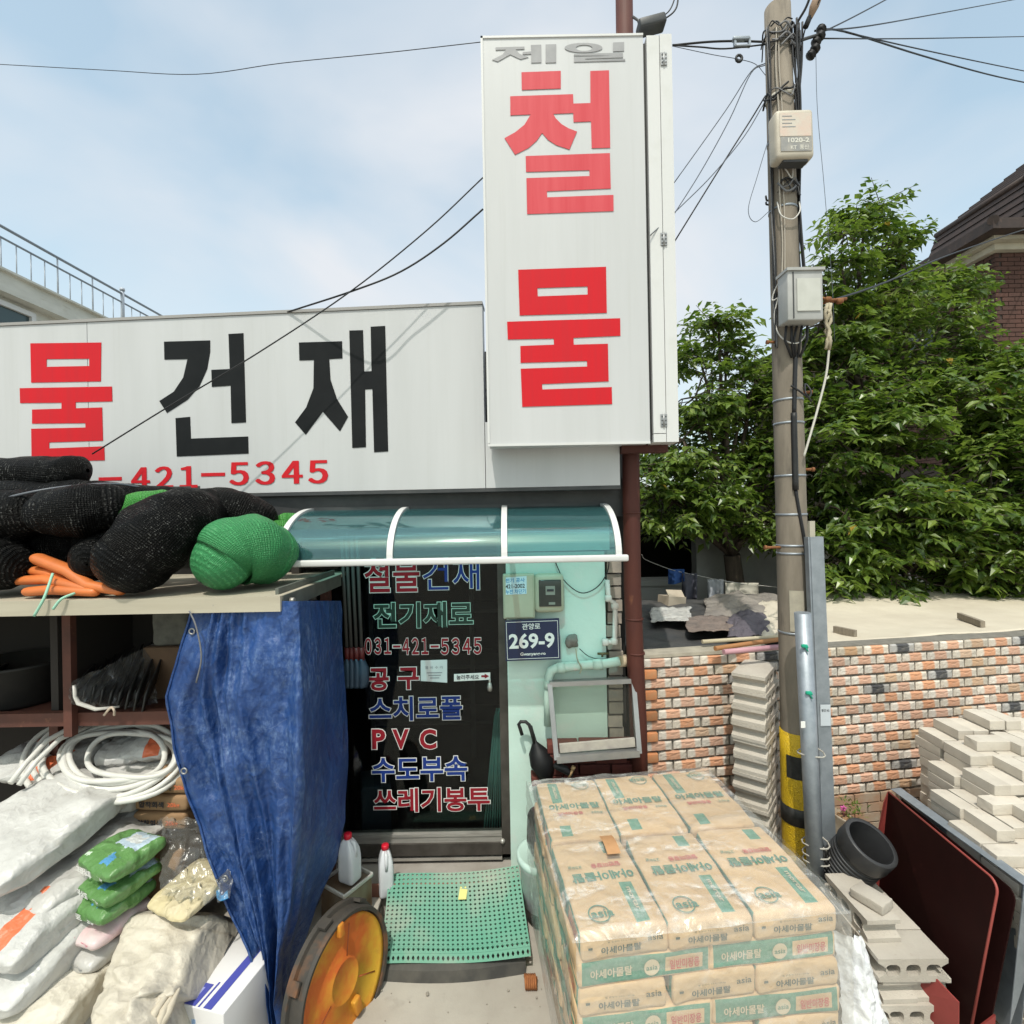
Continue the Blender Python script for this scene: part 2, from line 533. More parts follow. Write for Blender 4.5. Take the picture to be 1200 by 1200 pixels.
# lintel band and parapet behind the signs
m = MB()
m.bx(-4.6, 0.80, 3.24, 3.9, 2.36, 2.60)
m.bx(-4.6, 0.80, 3.5, 3.9, 2.60, 3.5)
m.build('lintel', dark_metal, shop)
m = MB(); m.bx(-4.6, 0.80, 3.9, 8.4, 2.75, 2.95); m.build('roof', pm('roof_felt', (0.2,0.2,0.2), rough=0.9), shop)
# left side wall of the shop behind the shelves, and the room behind the glass
xd0 = -1.42; xd1 = V(597, 850, DY).x
m = MB()
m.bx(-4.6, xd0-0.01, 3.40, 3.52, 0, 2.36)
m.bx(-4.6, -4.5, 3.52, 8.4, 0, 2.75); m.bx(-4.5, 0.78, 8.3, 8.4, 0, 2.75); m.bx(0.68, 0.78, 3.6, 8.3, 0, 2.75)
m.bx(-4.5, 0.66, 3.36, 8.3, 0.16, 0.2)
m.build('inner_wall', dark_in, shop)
# step of red tiles under the door
m = MB(); m.bx(xd0, xr, 3.02, 3.34, 0, 0.15)
m.build('step', pm('step_screed', (0.36,0.33,0.3), (0.28,0.25,0.22), 6, rough=0.9, bump=0.2), shop)
tile_m = MB(); tile_m.rbox((0.19, 0.012, 0.085), 0.004, 1)
tile_red = pm('red_floor_tile', (0.23,0.10,0.07), (0.17,0.08,0.055), 9, rough=0.6, rnd=0.15)
for i in range(7):
    o = tile_m.build('tile', tile_red, shop, world=False) if i == 0 else link('tile', o.data, shop)
    o.location = Vector((-1.0 + 0.196*i, 3.012, 0.185)) - Vector((0, 3.5, 0))
# ---- the door
door = MB()
fr = pm('dark_bronze_frame', (0.06,0.052,0.045), (0.10,0.09,0.08), 9, rough=0.5, metal=0.4)
zt = 2.36; zb = 0.21
door.bx(xd1-0.06, xd1, DY-0.03, DY+0.05, zb, zt)
door.bx(xd0, xd0+0.05, DY-0.03, DY+0.05, zb, zt)
door.bx(xd0+0.05, xd1-0.06, DY-0.03, DY+0.05, zt-0.06, zt)
door.bx(xd0+0.05, xd1-0.06, DY-0.035, DY+0.05, zb, zb+0.075)
door = door.build('door', fr, shop)
glass = clear_mat('tinted_door_glass', (0.62,0.66,0.65), 0.012, 0.03, 0.0, shade=(0.05,0.05,0.05), fres=0.42)
zk = V(500, 977, DY).z; zk2 = V(500, 1000, DY).z
m = MB(); m.bx(xd0+0.05, xd1-0.06, DY, DY+0.008, zk, zt-0.06); m.build('glass', glass, door)
m = MB(); m.bx(xd0+0.05, xd1-0.062, DY-0.02, DY+0.03, zk2, zk); m.bx(xd0+0.05, xd1-0.062, DY-0.028, DY+0.03, zk2-0.03, zk2-0.012)
m.bx(xd0+0.05, xd1-0.062, DY-0.026, DY+0.03, zk-0.006, zk+0.012)
m.build('kick_plate', steel, door)
m = MB(); m.lathe([(0,0.0),(0.016,0.0),(0.016,0.02),(0.008,0.028),(0,0.03)], V(589, 984, DY-0.02), Matrix.Rotation(R(90),3,'X'), 12); m.build('lock', steel, door)
m = MB(); c = V(574, 806, DY-0.02)
m.lathe([(0,-0.02),(0.014,-0.02),(0.017,0.0),(0.012,0.03),(0,0.034)], c, None, 12); m.bx(c.x-0.006,c.x+0.006,c.y,c.y+0.03,c.z-0.008,c.z+0.05)
m.build('handle', steel, door)
DN = Vector((0,-1,0))
white_v = pm('white_vinyl', (0.72,0.72,0.7), rough=0.5)
red_v = pm('dark_red_vinyl', (0.25,0.012,0.022), spec=0.2, rough=0.5)
blue_v = pm('blue_vinyl', (0.012,0.036,0.20), spec=0.2, rough=0.5)
green_v = pm('pine_green_vinyl', (0.004,0.028,0.018), rough=0.5)
green_o = pm('pale_green_vinyl', (0.38,0.62,0.52), rough=0.5)
def door_line(s, x0, x1, y0, y1, fill, edge, off=0.034, out=0.064, name='lettering', region=(300,560,2.5), spacing=1.0):
    """x0..y1 in the enlarged view of the door; lays an outlined word on the glass"""
    ox, oy, k = region
    a = on_plane(ox + x0/k, oy + y1/k, (0, DY-0.004, 0), DN)
    b = on_plane(ox + x1/k, oy + y1/k, (0, DY-0.004, 0), DN)
    t = on_plane(ox + x0/k, oy + y0/k, (0, DY-0.004, 0), DN)
    w = b.x - a.x; h = t.z - a.z
    zz = (a.z + b.z) / 2
    mb = MB()
    put_text(mb, s, (a.x, DY-0.003, zz), EX, EZ, w, h, out, 0, out, 0, spacing)
    put_text(mb, s, (a.x, DY-0.0045, zz), EX, EZ, w, h, off, 1, out, 0, spacing)
    return mb.build(name, [edge, fill], door)
door_line('철물', 315, 482, 234, 337, red_v, white_v, 0.018, 0.042)
door_line('건재', 487, 657, 232, 331, blue_v, white_v, 0.004, 0.022)
door_line('전기재료', 342, 638, 362, 441, green_v, green_o, 0.022, 0.046)
for s_, a_, b_ in (('０３１', 318, 397), ('４２１', 428, 506), ('５３４５', 540, 662)):
    door_line(s_, a_, b_, 467, 519, red_v, white_v, 0.022, 0.052, spacing=0.62)
for a_, b_ in ((399, 426), (509, 538)):
    mb = MB()
    for (e_, l_, k_) in ((0, -0.003, 0), (2.5, -0.0045, 1)):
        p_ = on_plane(300 + (a_+e_)/2.5, 560 + (500-e_)/2.5, (0, DY-0.004, 0), DN); q_ = on_plane(300 + (b_-e_)/2.5, 560 + (488+e_)/2.5, (0, DY-0.004, 0), DN)
        mb.add([(p_.x, DY+l_, p_.z), (q_.x, DY+l_, p_.z), (q_.x, DY+l_, q_.z), (p_.x, DY+l_, q_.z)], [(0,1,2,3)], k_)
    mb.build('lettering', [white_v, red_v], door)
door_line('공', 329, 392, 555, 626, red_v, white_v)
door_line('구', 414, 480, 553, 622, red_v, white_v)
door_line('스치로폴', 330, 607, 638, 713, blue_v, white_v, 0.024, 0.052)
for ch, a, b in (('P',338,382),('V',397,452),('C',478,531)):
    door_line(ch, a, b, 734, 797, red_v, white_v, 0.034, 0.064)
door_line('수도부속', 338, 622, 815, 892, blue_v, white_v, 0.024, 0.052)
door_line('쓰레기봉투', 343, 688, 906, 980, red_v, white_v, 0.024, 0.052)
paper = pm('paper', (0.62,0.66,0.66), (0.56,0.6,0.6), 5, rough=0.8)
ink = pm('black_print', (0.03,0.03,0.035), rough=0.6)
ink_grey = pm('grey_print', (0.22,0.24,0.26), rough=0.6)
def quad_px(mb, pxs, Y, d=0.002, mi=0):
    ps = [on_plane(px, py, (0, Y, 0), DN) for px, py in pxs]
    mb.prism(ps, (0, d, 0), mi)
m = MB(); quad_px(m, [(493,774),(493,798),(524,800),(524,773)][::1], DY-0.006)
a = V(498, 784, DY-0.008); put_text(m, '열 쇠 수 리', a, EX, EZ, 0.115, 0.018, 0.0, 1)
for k, (y, w) in enumerate(((789,0.10),(792,0.08),(795,0.06))):
    a = V(500 + 2*k, y, DY-0.008); m.bx(a.x, a.x+w, a.y, a.y+0.0006, a.z, a.z+0.005, 2)
m.build('notice', [paper, ink_grey, ink_grey], door)
m = MB(); quad_px(m, [(532,790),(532,798.5),(574.5,796.5),(574.5,788)], DY-0.006)
a = V(535, 796.5, DY-0.008); put_text(m, '눌러주세요', a, EX, EZ, 0.145, 0.03, 0.012, 1)
a = V(564, 792.5, DY-0.008); m.bx(a.x, a.x+0.026, a.y, a.y+0.0006, a.z-0.006, a.z+0.006, 2)
m.prism([a+Vector((0.022,0,-0.016)), a+Vector((0.05,0,0)), a+Vector((0.022,0,0.016))], (0,0.0006,0), 2)
m.build('push_sticker', [white_v, ink, red_v], door)

# ================================================================ front signboard
SP0 = Vector((V(568, 470, 3.12).x, 3.12, 0)); ang = 0.066
SN = Vector((-math.sin(ang)*-1, -math.cos(ang), 0)).normalized()
SEX = Vector((math.cos(ang), -math.sin(ang), 0))     # runs to the viewer's right, nearer on the right
SN = SEX.cross(EZ)
def sp(px, py, lift=0.0):
    return on_plane(px, py, SP0, SN) + SN * lift
sb = thing('signboard', 'wide white signboard with black building materials lettering over the door', 'sign', (-1.2, 3.2, 2.45))
zt_ = sp(568, 357).z; zb_ = sp(568, 572).z
def sxy(d, z, y=0.0):
    p = SP0 + SEX * d; return Vector((p.x, p.y, z)) - SN * y
Lw = -4.0; Rw = sp(727, 540).x - SP0.x
# three sheets with a hairline joint, the last one running on under the upright sign
m = MB()
cuts = [Lw, -2.56, -0.003, Rw + 0.0]
for i in range(3):
    a, b = cuts[i] + 0.002, cuts[i+1] - 0.002
    zhi = zt_ if i < 2 else 2.95
    m = MB(); m.prism([sxy(a, zb_), sxy(b, zb_), sxy(b, zhi), sxy(a, zhi)], -SN * 0.09)
    m.build('panel', sign_sheet, sb)
m = MB()
m.prism([sxy(Lw, zt_+0.002, -0.008), sxy(-0.003, zt_+0.002, -0.008), sxy(-0.003, zt_+0.02, -0.008), sxy(Lw, zt_+0.02, -0.008)], -SN * 0.12)
m.build('top_trim', pm('weathered_trim', (0.30,0.29,0.28), rough=0.6), sb)
m = MB()
m.prism([sxy(Lw, zb_-0.022, -0.004), sxy(Rw, zb_-0.022, -0.004), sxy(Rw, zb_-0.002, -0.004), sxy(Lw, zb_-0.002, -0.004)], -SN * 0.1)
m.build('bottom_trim', dark_metal, sb)
def glyph(parent, loops, mat, pl, d, conv, name='lettering'):
    mb = MB()
    for lp in loops:
        poly_faces(mb, [[pl(*conv(x, y)) for x, y in l] for l in lp], d)
    return mb.build(name, mat, parent)
c1 = lambda x, y: (x/2, 240 + y/2)
spl = lambda px, py: sp(px, py, 0.001)
dS = SN * 0.002
glyph(sb, [[[(72,325),(238,323),(237,414),(74,417)], [(110,362),(110,380),(210,378),(210,361)]],
           [[(47,430),(263,426),(264,461),(178,463),(178,477),(240,475),(242,553),(116,557),(116,571),(245,566),(246,599),(75,602),(74,525),(201,522),(201,512),(76,513),(76,480),(145,478),(145,464),(48,465)]]], red_vinyl, spl, dS, c1)
glyph(sb, [[[(385,321),(493,318),(493,345),(486,385),(468,425),(440,457),(392,488),(374,460),(408,438),(430,405),(440,362),(386,363)]],
           [[(536,303),(571,301),(577,510),(543,512),(541,424),(497,427),(496,387),(539,385)]],
           [[(412,500),(446,497),(448,548),(582,543),(583,583),(415,590)]]], black_vinyl, spl, dS, c1)
glyph(sb, [[[(701,323),(802,320),(803,360),(772,362),(775,410),(790,455),(816,497),(797,531),(757,485),(717,539),(692,510),(718,475),(735,430),(736,364),(702,365)]],
           [[(819,295),(851,294),(854,391),(871,390),(869,286),(903,284),(910,578),(877,580),(873,432),(856,433),(858,568),(826,570)]]], black_vinyl, spl, dS, c1)
for s_, a, b, y0, y1 in (('４２１', 155, 231, 547.5, 573), ('５３４５', 270, 384, 541.5, 569)):
    p = sp(a, y1, 0.003); q = sp(b, y1, 0.003); t_ = sp(a, y0, 0.003)
    m = MB()
    for k_ in range(3): put_text(m, s_, p + SEX*(0.006*k_ - 0.006), SEX, EZ, (q-p).dot(SEX), t_.z - p.z, 0.012, 0, None, 0.0004*k_, 0.62)
    m.build('lettering', red_vinyl, sb)
for a, b, y in ((236, 264, 558.5), (116, 143, 563.5)):
    p = sp(a, y, 0.001); q = sp(b, y, 0.001); m = MB()
    m.prism([p, p + SEX*(q-p).dot(SEX), p + SEX*(q-p).dot(SEX) + EZ*0.022, p + EZ*0.022], SN*0.002); m.build('lettering', red_vinyl, sb)
m = MB(); p = sp(30, 577, 0.003); put_text(m, '０３１', p, SEX, EZ, 0.43, 0.135, 0.012, 0, spacing=0.62)
m.build('lettering', red_vinyl, sb)

# ================================================================ upright sign
PY = 2.9
PN = Vector((0,-1,0))
pp = lambda px, py, lift=0.0: on_plane(px, py, (0, PY, 0), PN) + PN * lift
ps_ = thing('upright_sign', 'tall white upright hardware shop sign with big red letters', 'sign', (0.3, 3.0, 2.75))
x0 = pp(569, 300).x; x1 = pp(758, 300).x; z0 = pp(665, 520).z; z1 = pp(660, 43).z
m = MB(); m.bx(x0, x1, PY, PY+0.19, z0, z1); m.build('panel', upright_sheet, ps_)
m = MB()
m.bx(x0-0.006, x0+0.006, PY-0.006, PY+0.012, z0+0.01, z1+0.008)
m.bx(x0-0.006, x1, PY-0.006, PY+0.012, z1-0.004, z1+0.008); m.bx(x0-0.006, x1, PY-0.006, PY+0.012, z0-0.008, z0+0.006)
m.build('trim', pm('weathered_trim', (0.30,0.29,0.28)) if False else white_paint, ps_)
xa = pp(762, 300).x; xb = pp(777, 300).x; xc = pp(791.5, 300).x
m = MB(); m.bx(x1, xa, PY+0.03, PY+0.17, z0+0.02, z1-0.02); m.build('dark_gap', black_rubber, ps_)  # black filler stands in for the dark gap beside the panel
m = MB(); m.bx(xa, xb-0.002, PY-0.004, PY+0.19, z0+0.05, z1-0.005); m.bx(xa, xb-0.002, PY-0.004, PY+0.19, z0, z0+0.046); m.build('side_strip', white_paint, ps_)
m = MB(); m.bx(xb+0.002, xc, PY-0.002, PY+0.19, z0, z1+0.004); m.build('side_door', white_paint, ps_)
for py in (70, 281, 493):
    p = pp(777.5, py)
    m = MB(); m.bx(p.x-0.018, p.x-0.003, PY-0.009, PY-0.004, p.z-0.035, p.z+0.035); m.bx(p.x+0.003, p.x+0.018, PY-0.009, PY-0.004, p.z-0.035, p.z+0.035)
    m.tube([(p.x, PY-0.008, p.z-0.037), (p.x, PY-0.008, p.z+0.037)], 0.005, 8)
    for sx in (-0.01, 0.011):
        for sz in (-0.022, 0, 0.022):
            m.box((p.x+sx, PY-0.011, p.z+sz), (0.006,0.004,0.006), None, 1)
    m.build('hinge', [alu, dark_metal], ps_)
c2 = lambda x, y: (560 + x/4.8, 30 + y/4.8)
c3_ = lambda x, y: (560 + x/4.617, 280 + y/4.617)
ppl = lambda px, py: pp(px, py, 0.0015)
dP = PN * 0.002
glyph(ps_, [[[(245,265),(466,257),(466,356),(247,364)]],
            [[(182,400),(535,388),(537,441),(633,438),(632,258),(737,254),(744,689),(640,692),(636,541),(538,545),(536,494),(424,499),(438,524),(470,556),(510,580),(557,598),(515,699),(440,674),(395,645),(361,606),(330,650),(285,690),(209,728),(150,635),(210,602),(262,560),(297,502),(183,507)]],
            [[(269,736),(742,719),(747,918),(388,934),(390,968),(762,954),(763,1045),(277,1062),(273,860),(628,848),(627,815),(271,825)]]], red_vinyl_pale, ppl, dP, c2)
glyph(ps_, [[[(218,168),(693,152),(697,401),(226,415)], [(322,267),(324,312),(594,302),(593,258)]],
            [[(158,449),(769,430),(771,525),(517,536),(518,573),(703,568),(707,771),(347,786),(349,815),(724,802),(726,894),(240,909),(232,703),(591,691),(590,661),(231,671),(230,580),(412,573),(410,540),(162,545)]]], red_vinyl, ppl, dP, c3_)
glyph(ps_, [[[(100,125),(262,121),(262,135),(212,137),(235,162),(285,180),(240,192),(182,165),(112,205),(80,195),(140,165),(158,138),(100,140)]],
            [[(252,152),(300,148),(298,112),(356,110),(357,210),(300,212),(300,162),(252,165)]],
            [[(381,109),(440,107),(440,210),(381,212)]],
            [[(760,98),(822,95),(822,145),(760,148)]],
            [[(540,162),(815,155),(816,182),(605,190),(605,196),(828,190),(828,200),(540,208),(540,180),(755,172),(540,172)]]], grey_vinyl, ppl, dP, c2)
m = MB()
N_ = 28
ring_o = [pp(*c2(594 + 106*math.cos(2*math.pi*k/N_), 127 - 27*math.sin(2*math.pi*k/N_)), 0.0015) for k in range(N_)]
ring_i = [pp(*c2(597 + 46*math.cos(2*math.pi*k/N_), 128 - 17*math.sin(2*math.pi*k/N_)), 0.0015) for k in range(N_)]
poly_faces(m, [ring_o, ring_i], dP)
m.build('lettering', grey_vinyl, ps_)
# the rusty post that carries the upright sign
post = thing('sign_post', 'dark rust red steel post standing under the upright sign', 'post', (0.8, 3.16, 0))
m = MB()
m.tube([V(751, 1000, 3.17), V(748, 850, 3.17), V(741, 690, 3.17), V(739, 520, 3.17), V(734, 200, 3.17), V(731, -30, 3.17)], 0.053, 16)
m.build('shaft', rust_pipe, post)
for py, xx in ((521,739), (601,740), (725,743), (765,745)):
    m = MB(); a = V(xx, py, 3.17); m.tube([a - EZ*0.006, a + EZ*0.006], 0.056, 16); m.build('band', rust_pipe, post)
m = MB()
a = V(727, 527, 3.12); m.bx(a.x-0.01, a.x+0.26, PY+0.12, PY+0.2, a.z-0.03, a.z+0.03)
m.build('bracket', rust_pipe, post)
# floodlight stub over the sign
fl = thing('floodlight', 'small dark flat lamp fixed above the top of the upright sign', 'lamp', V(760, 38, 3.1))
m = MB(); c = V(763, 30, 3.0); m.rbox((0.16, 0.09, 0.055), 0.012, 2, c, Matrix.Rotation(R(-14), 3, 'Y')); m.build('housing', dark_metal, fl)
m = MB(); m.tube([V(752, 38, 3.05), V(748, 24, 3.05), V(742, 20, 3.1)], 0.008, 6); m.build('arm', dark_metal, fl)
def cable(label, pts, r=0.004, mat=None, seg=6, name='cable', cat='cable', group=None, sub=6):
    P = [Vector(p) for p in pts]
    if len(P) > 2 and sub > 1:   # smooth through the given points
        Q = []
        for i in range(len(P)-1):
            a, b = P[i], P[i+1]
            p0 = P[i-1] if i else a*2-b; p3 = P[i+2] if i+2 < len(P) else b*2-a
            for k in range(sub):
                t = k/sub
                Q.append(0.5*((2*a) + (b-p0)*t + (2*p0-5*a+4*b-p3)*t*t + (3*a-p0-3*b+p3)*t**3))
        Q.append(P[-1]); P = Q
    mb = MB(); mb.tube(P, r, seg)
    if label is None: return mb
    return tag(mb.build(name, mat or cable_black), label, cat, group)
m = cable(None, [V(766, 26, 3.05), V(782, 20, 3.05), V(793, 8, 3.05), V(795, -15, 3.05)], 0.005); m.v += []; m.build('lead', cable_black, fl)
m = cable(None, [V(768, 24, 3.06), V(783, 14, 3.06), V(790, 0, 3.06), V(792, -15, 3.06)], 0.004); m.build('lead', cable_black, fl)

# ================================================================ awning
aw = thing('door_awning', 'curved teal polycarbonate awning with white ribs above the glass door', 'awning', (-0.3, 3.24, 2.4))
YF, YB = 2.76, 3.23; ZF = 2.155; ZB = 2.43
ax0 = V(325, 655, YF).x; ax1 = V(727, 648, YF).x
def arc(t): return (YB - (YB-YF)*math.cos(t), ZF + (ZB-ZF)*math.sin(t))
xs_ = [ax0 + 0.01, V(457, 655, YF).x, V(591, 650, YF).x, ax1 - 0.01]
teal = clear_mat('teal_polycarbonate', (0.58,0.87,0.89), 0.12, 0.06, 0.03, shade=(0.16,0.42,0.45), bump=0.0, bscale=3)
for i in range(3):
    a, b = xs_[i] + 0.018, xs_[i+1] - 0.018
    m = MB(); m.grid(lambda s, t: Vector((a + (b-a)*s, arc(t*math.pi/2)[0], arc(t*math.pi/2)[1])), 2, 48, sm=False)
    m.build('awning_sheet', teal, aw, solid=0.004)
for x in xs_:
    m = MB()
    n_ = 16
    for (dx0, dx1) in ((-0.016, 0.016),):
        vs = []; 
        for k in range(n_+1):
            t = math.pi/2*k/n_; y, z = arc(t); ny, nz_ = -math.cos(t), math.sin(t)
            for (dx, o_) in ((dx0,0.014),(dx1,0.014),(dx1,-0.016),(dx0,-0.016)):
                vs.append((x+dx, y+ny*o_, z+nz_*o_))
        fs = [(k*4+j, k*4+(j+1)%4, (k+1)*4+(j+1)%4, (k+1)*4+j) for k in range(n_) for j in range(4)] + [(3,2,1,0), (n_*4, n_*4+1, n_*4+2, n_*4+3)]
        m.add(vs, fs, 0)
    m.build('rib', white_paint, aw)
m = MB(); m.rbox((ax1-ax0+0.11, 0.035, 0.036), 0.01, 2, ((ax0+ax1)/2-0.015, YF-0.012, ZF-0.012)); m.build('front_bar', white_paint, aw)
m = MB(); m.bx(ax0, ax1, YB-0.012, YB+0.012, ZB-0.015, ZB+0.02); m.build('wall_rail', dark_metal, aw)
# ================================================================ things on the mint pier
WY = FY                       # wall face
wq = lambda px, py, lift=0.0: on_plane(px, py, (0, WY - lift, 0), DN)
z4 = lambda X, Y: (560 + X*0.2333, 640 + Y*0.2333)
beige_box = pm('beige_meter_plastic', (0.42,0.44,0.33), (0.36,0.38,0.28), 5, rough=0.5)
mb_ = thing('meter_cabinet', 'beige metal cabinet with a blue sticker left of the round cornered electric meter', 'cabinet', wq(*z4(205, 370), 0.0))
a = wq(*z4(128, 368), 0.06); b = wq(*z4(284, 140), 0.06)
m = MB(); m.rbox((b.x-a.x, 0.055, b.z-a.z), 0.008, 2, ((a.x+b.x)/2, WY-0.0285, (a.z+b.z)/2)); m.build('body', beige_box, mb_)
m = MB(); m.bx(a.x+0.012, b.x-0.012, WY-0.061, WY-0.0565, a.z+0.012, b.z-0.012); m.build('door', beige_box, mb_)
m = MB()
p = [wq(*z4(x, y), 0.063) for x, y in ((140,245),(140,158),(245,150),(245,240))]
m.prism(p, (0,0.0015,0))
ex_ = (p[3]-p[0]).normalized(); w_ = (p[3]-p[0]).length; h_ = (p[1]-p[0]).length
put_text(m, '421-2002', p[0]+EZ*h_*0.36 - EY*0.001, ex_, EZ, w_*0.92, h_*0.24, 0.02, 1)
put_text(m, '전기 공사', p[0]+EZ*h_*0.70 - EY*0.001, ex_, EZ, w_*0.92, h_*0.24, 0.015, 2)
put_text(m, '누전 차단기', p[0]+EZ*h_*0.04 - EY*0.001, ex_, EZ, w_*0.95, h_*0.26, 0.015, 2)
m.build('sticker', [pm('pale_blue_sticker', (0.5,0.68,0.75), rough=0.5), ink, pm('cyan_print', (0.03,0.25,0.5), rough=0.5)], mb_)
em = thing('electric_meter', 'beige electric meter with a dark round cornered window on the mint wall', 'meter', wq(*z4(355, 340)))
a = wq(*z4(286, 338), 0.07); b = wq(*z4(432, 138), 0.07)
m = MB(); m.rbox((b.x-a.x, 0.075, b.z-a.z), 0.03, 3, ((a.x+b.x)/2, WY-0.038, (a.z+b.z)/2)); m.build('case', beige_box, em)
a2 = wq(*z4(308, 305), 0.08); b2 = wq(*z4(418, 168), 0.08)
m = MB(); m.rbox((b2.x-a2.x, 0.012, b2.z-a2.z), 0.005, 2, ((a2.x+b2.x)/2, WY-0.077, (a2.z+b2.z)/2)); m.build('window', pm('smoked_window', (0.03,0.035,0.032), (0.05,0.05,0.045), 9, rough=0.12), em)
c = (a2+b2)/2
m = MB(); m.bx(c.x-0.028, c.x+0.03, WY-0.086, WY-0.083, c.z-0.01, c.z+0.045); m.bx(c.x-0.02, c.x+0.022, WY-0.088, WY-0.086, c.z+0.012, c.z+0.026, 1); m.bx(c.x-0.01, c.x+0.03, WY-0.086, WY-0.083, c.z-0.07, c.z-0.055)
m.build('dial', [pm('dial_grey', (0.22,0.24,0.21), rough=0.4), ink], em)
# address plate
adp = thing('address_plate', 'navy house number plate reading 269-9 on the mint wall', 'number plate', wq(*z4(275, 575)))
ps4 = [wq(*z4(x, y), 0.075) for x, y in ((140,578),(137,374),(408,362),(416,568))]
navy = pm('navy_plate', (0.012,0.018,0.055), (0.016,0.024,0.07), 4, rough=0.35)
m = MB(); m.prism(ps4, (0,0.006,0)); m.build('plate', navy, adp)
ex_ = (ps4[3]-ps4[0]).normalized(); ey_ = DN.cross(ex_) * -1
ey_ = ex_.cross(DN) * -1
if ey_.z < 0: ey_ = -ey_
w_ = (ps4[3]-ps4[0]).length; h_ = (ps4[1]-ps4[0]).length; o_ = ps4[0] - EY*0.001
m = MB()
put_text(m, '269-9', o_ + ex_*w_*0.07 + ey_*h_*0.29, ex_, ey_, w_*0.83, h_*0.38, 0.03, 0)
put_text(m, '관양로', o_ + ex_*w_*0.32 + ey_*h_*0.76, ex_, ey_, w_*0.33, h_*0.15, 0.012, 0)
put_text(m, 'Gwanyang-ro', o_ + ex_*w_*0.27 + ey_*h_*0.10, ex_, ey_, w_*0.46, h_*0.10, 0.02, 0)
for (u0,u1,v0,v1) in ((0.03,0.97,0.04,0.052),(0.03,0.97,0.948,0.96),(0.03,0.038,0.052,0.948),(0.962,0.97,0.052,0.948)):
    m.prism([o_+ex_*w_*u0+ey_*h_*v0, o_+ex_*w_*u1+ey_*h_*v0, o_+ex_*w_*u1+ey_*h_*v1, o_+ex_*w_*u0+ey_*h_*v1], (0,0.0006,0))
m.build('lettering', white_v, adp)
# drain pipe across the wall
mint_gloss = pm('mint_pipe_paint', (0.50,0.66,0.58), (0.44,0.60,0.52), 7, rough=0.5, c3=(0.6,0.62,0.57), s3=10, lo3=0.6, hi3=0.7)
dp = thing('drain_pipe', 'thick mint painted drain pipe with an elbow over the leaning window', 'pipe', wq(*z4(370, 640)))
m = MB()
P = [wq(*z4(x, y), 0.055) for x, y in ((352,900),(352,760),(356,660),(368,625),(400,612),(520,600),(640,590),(712,578))]
m.tube(P, [0.026,0.026,0.027,0.029,0.029,0.028,0.028,0.029], 14)
m.build('pipe', mint_gloss, dp)
m = MB(); q = wq(*z4(358, 690), 0.055); m.tube([q - EZ*0.03, q + EZ*0.02], 0.035, 14); q = wq(*z4(412, 611), 0.055); m.tube([q - EX*0.02, q+EX*0.03], 0.034, 14)
q = wq(*z4(600, 594), 0.055); m.tube([q - EX*0.03, q+EX*0.03], 0.033, 14)
m.build('collar', mint_gloss, dp)
m = MB(); q = wq(*z4(712, 578), 0.055); m.tube([q, q + Vector((0.045,0.03,-0.01)), q + Vector((0.055,0.1,-0.02))], 0.034, 14); m.build('elbow', pm('stained_cream_plastic', (0.5,0.42,0.3), (0.4,0.3,0.2), 10, rough=0.6), dp)
# white supply pipe at the end of the wall
sp_ = thing('supply_pipe', 'thin white water pipe with bends at the right end of the mint wall', 'pipe', wq(*z4(680, 480)))
m = MB(); m.tube([wq(*z4(x, y), 0.03) for x, y in ((650,170),(655,265),(682,282),(690,330),(688,470),(672,482),(635,482))], 0.016, 10)
m.build('pipe', pm('white_plastic_pipe', (0.62,0.60,0.56), (0.52,0.5,0.46), 9, rough=0.5), sp_)
for x, y in ((655,262),(688,300),(684,478),(640,482)):
    m = MB(); q = wq(*z4(x, y), 0.03); m.rbox((0.045,0.045,0.045), 0.016, 2, q); m.build('coupling', MC['white_plastic_pipe'], sp_)
m = MB(); q = wq(*z4(625, 540), 0.03); m.tube([q-EX*0.03, q+EX*0.04], 0.008, 8); m.tube([q, q-EZ*0.02], 0.007, 8); m.build('tap', pm('old_brass', (0.12,0.10,0.05), rough=0.5, metal=0.6), sp_)
# lump of old cement beside the plate
o = MB(); c = wq(*z4(470, 475), 0.0)
o.rbox((0.085, 0.05, 0.075), 0.03, 4, c - EY*0.015, None, 0, lambda q: q*(1+0.5*nz(q, 30, 3)))
tag(o.build('mortar_patch', pm('grey_mortar', (0.14,0.13,0.115), (0.2,0.19,0.17), 30, rough=0.95, bump=0.5)), 'lump of grey mortar stuck on the wall right of the number plate', 'mortar lump')
tie = cable('thin cord tied round the drain pipe below the mortar lump', [wq(*z4(x, y), 0.09) for x, y in ((492,515),(500,570),(520,610),(512,640))], 0.004, pm('dirty_cord', (0.35,0.36,0.26), rough=0.9), 5, 'cord', 'cord')
cable('thin black cable sagging from the awning beside the meter', [wq(*z4(x, y), 0.02) for x, y in ((385,60),(400,105),(440,180),(520,235),(600,205),(650,130),(660,60))], 0.0035)
cable('short black wire running from the mortar lump to the tap', [wq(*z4(x, y), 0.02) for x, y in ((510,515),(560,555),(640,575))], 0.0025, name='wire', cat='wire')
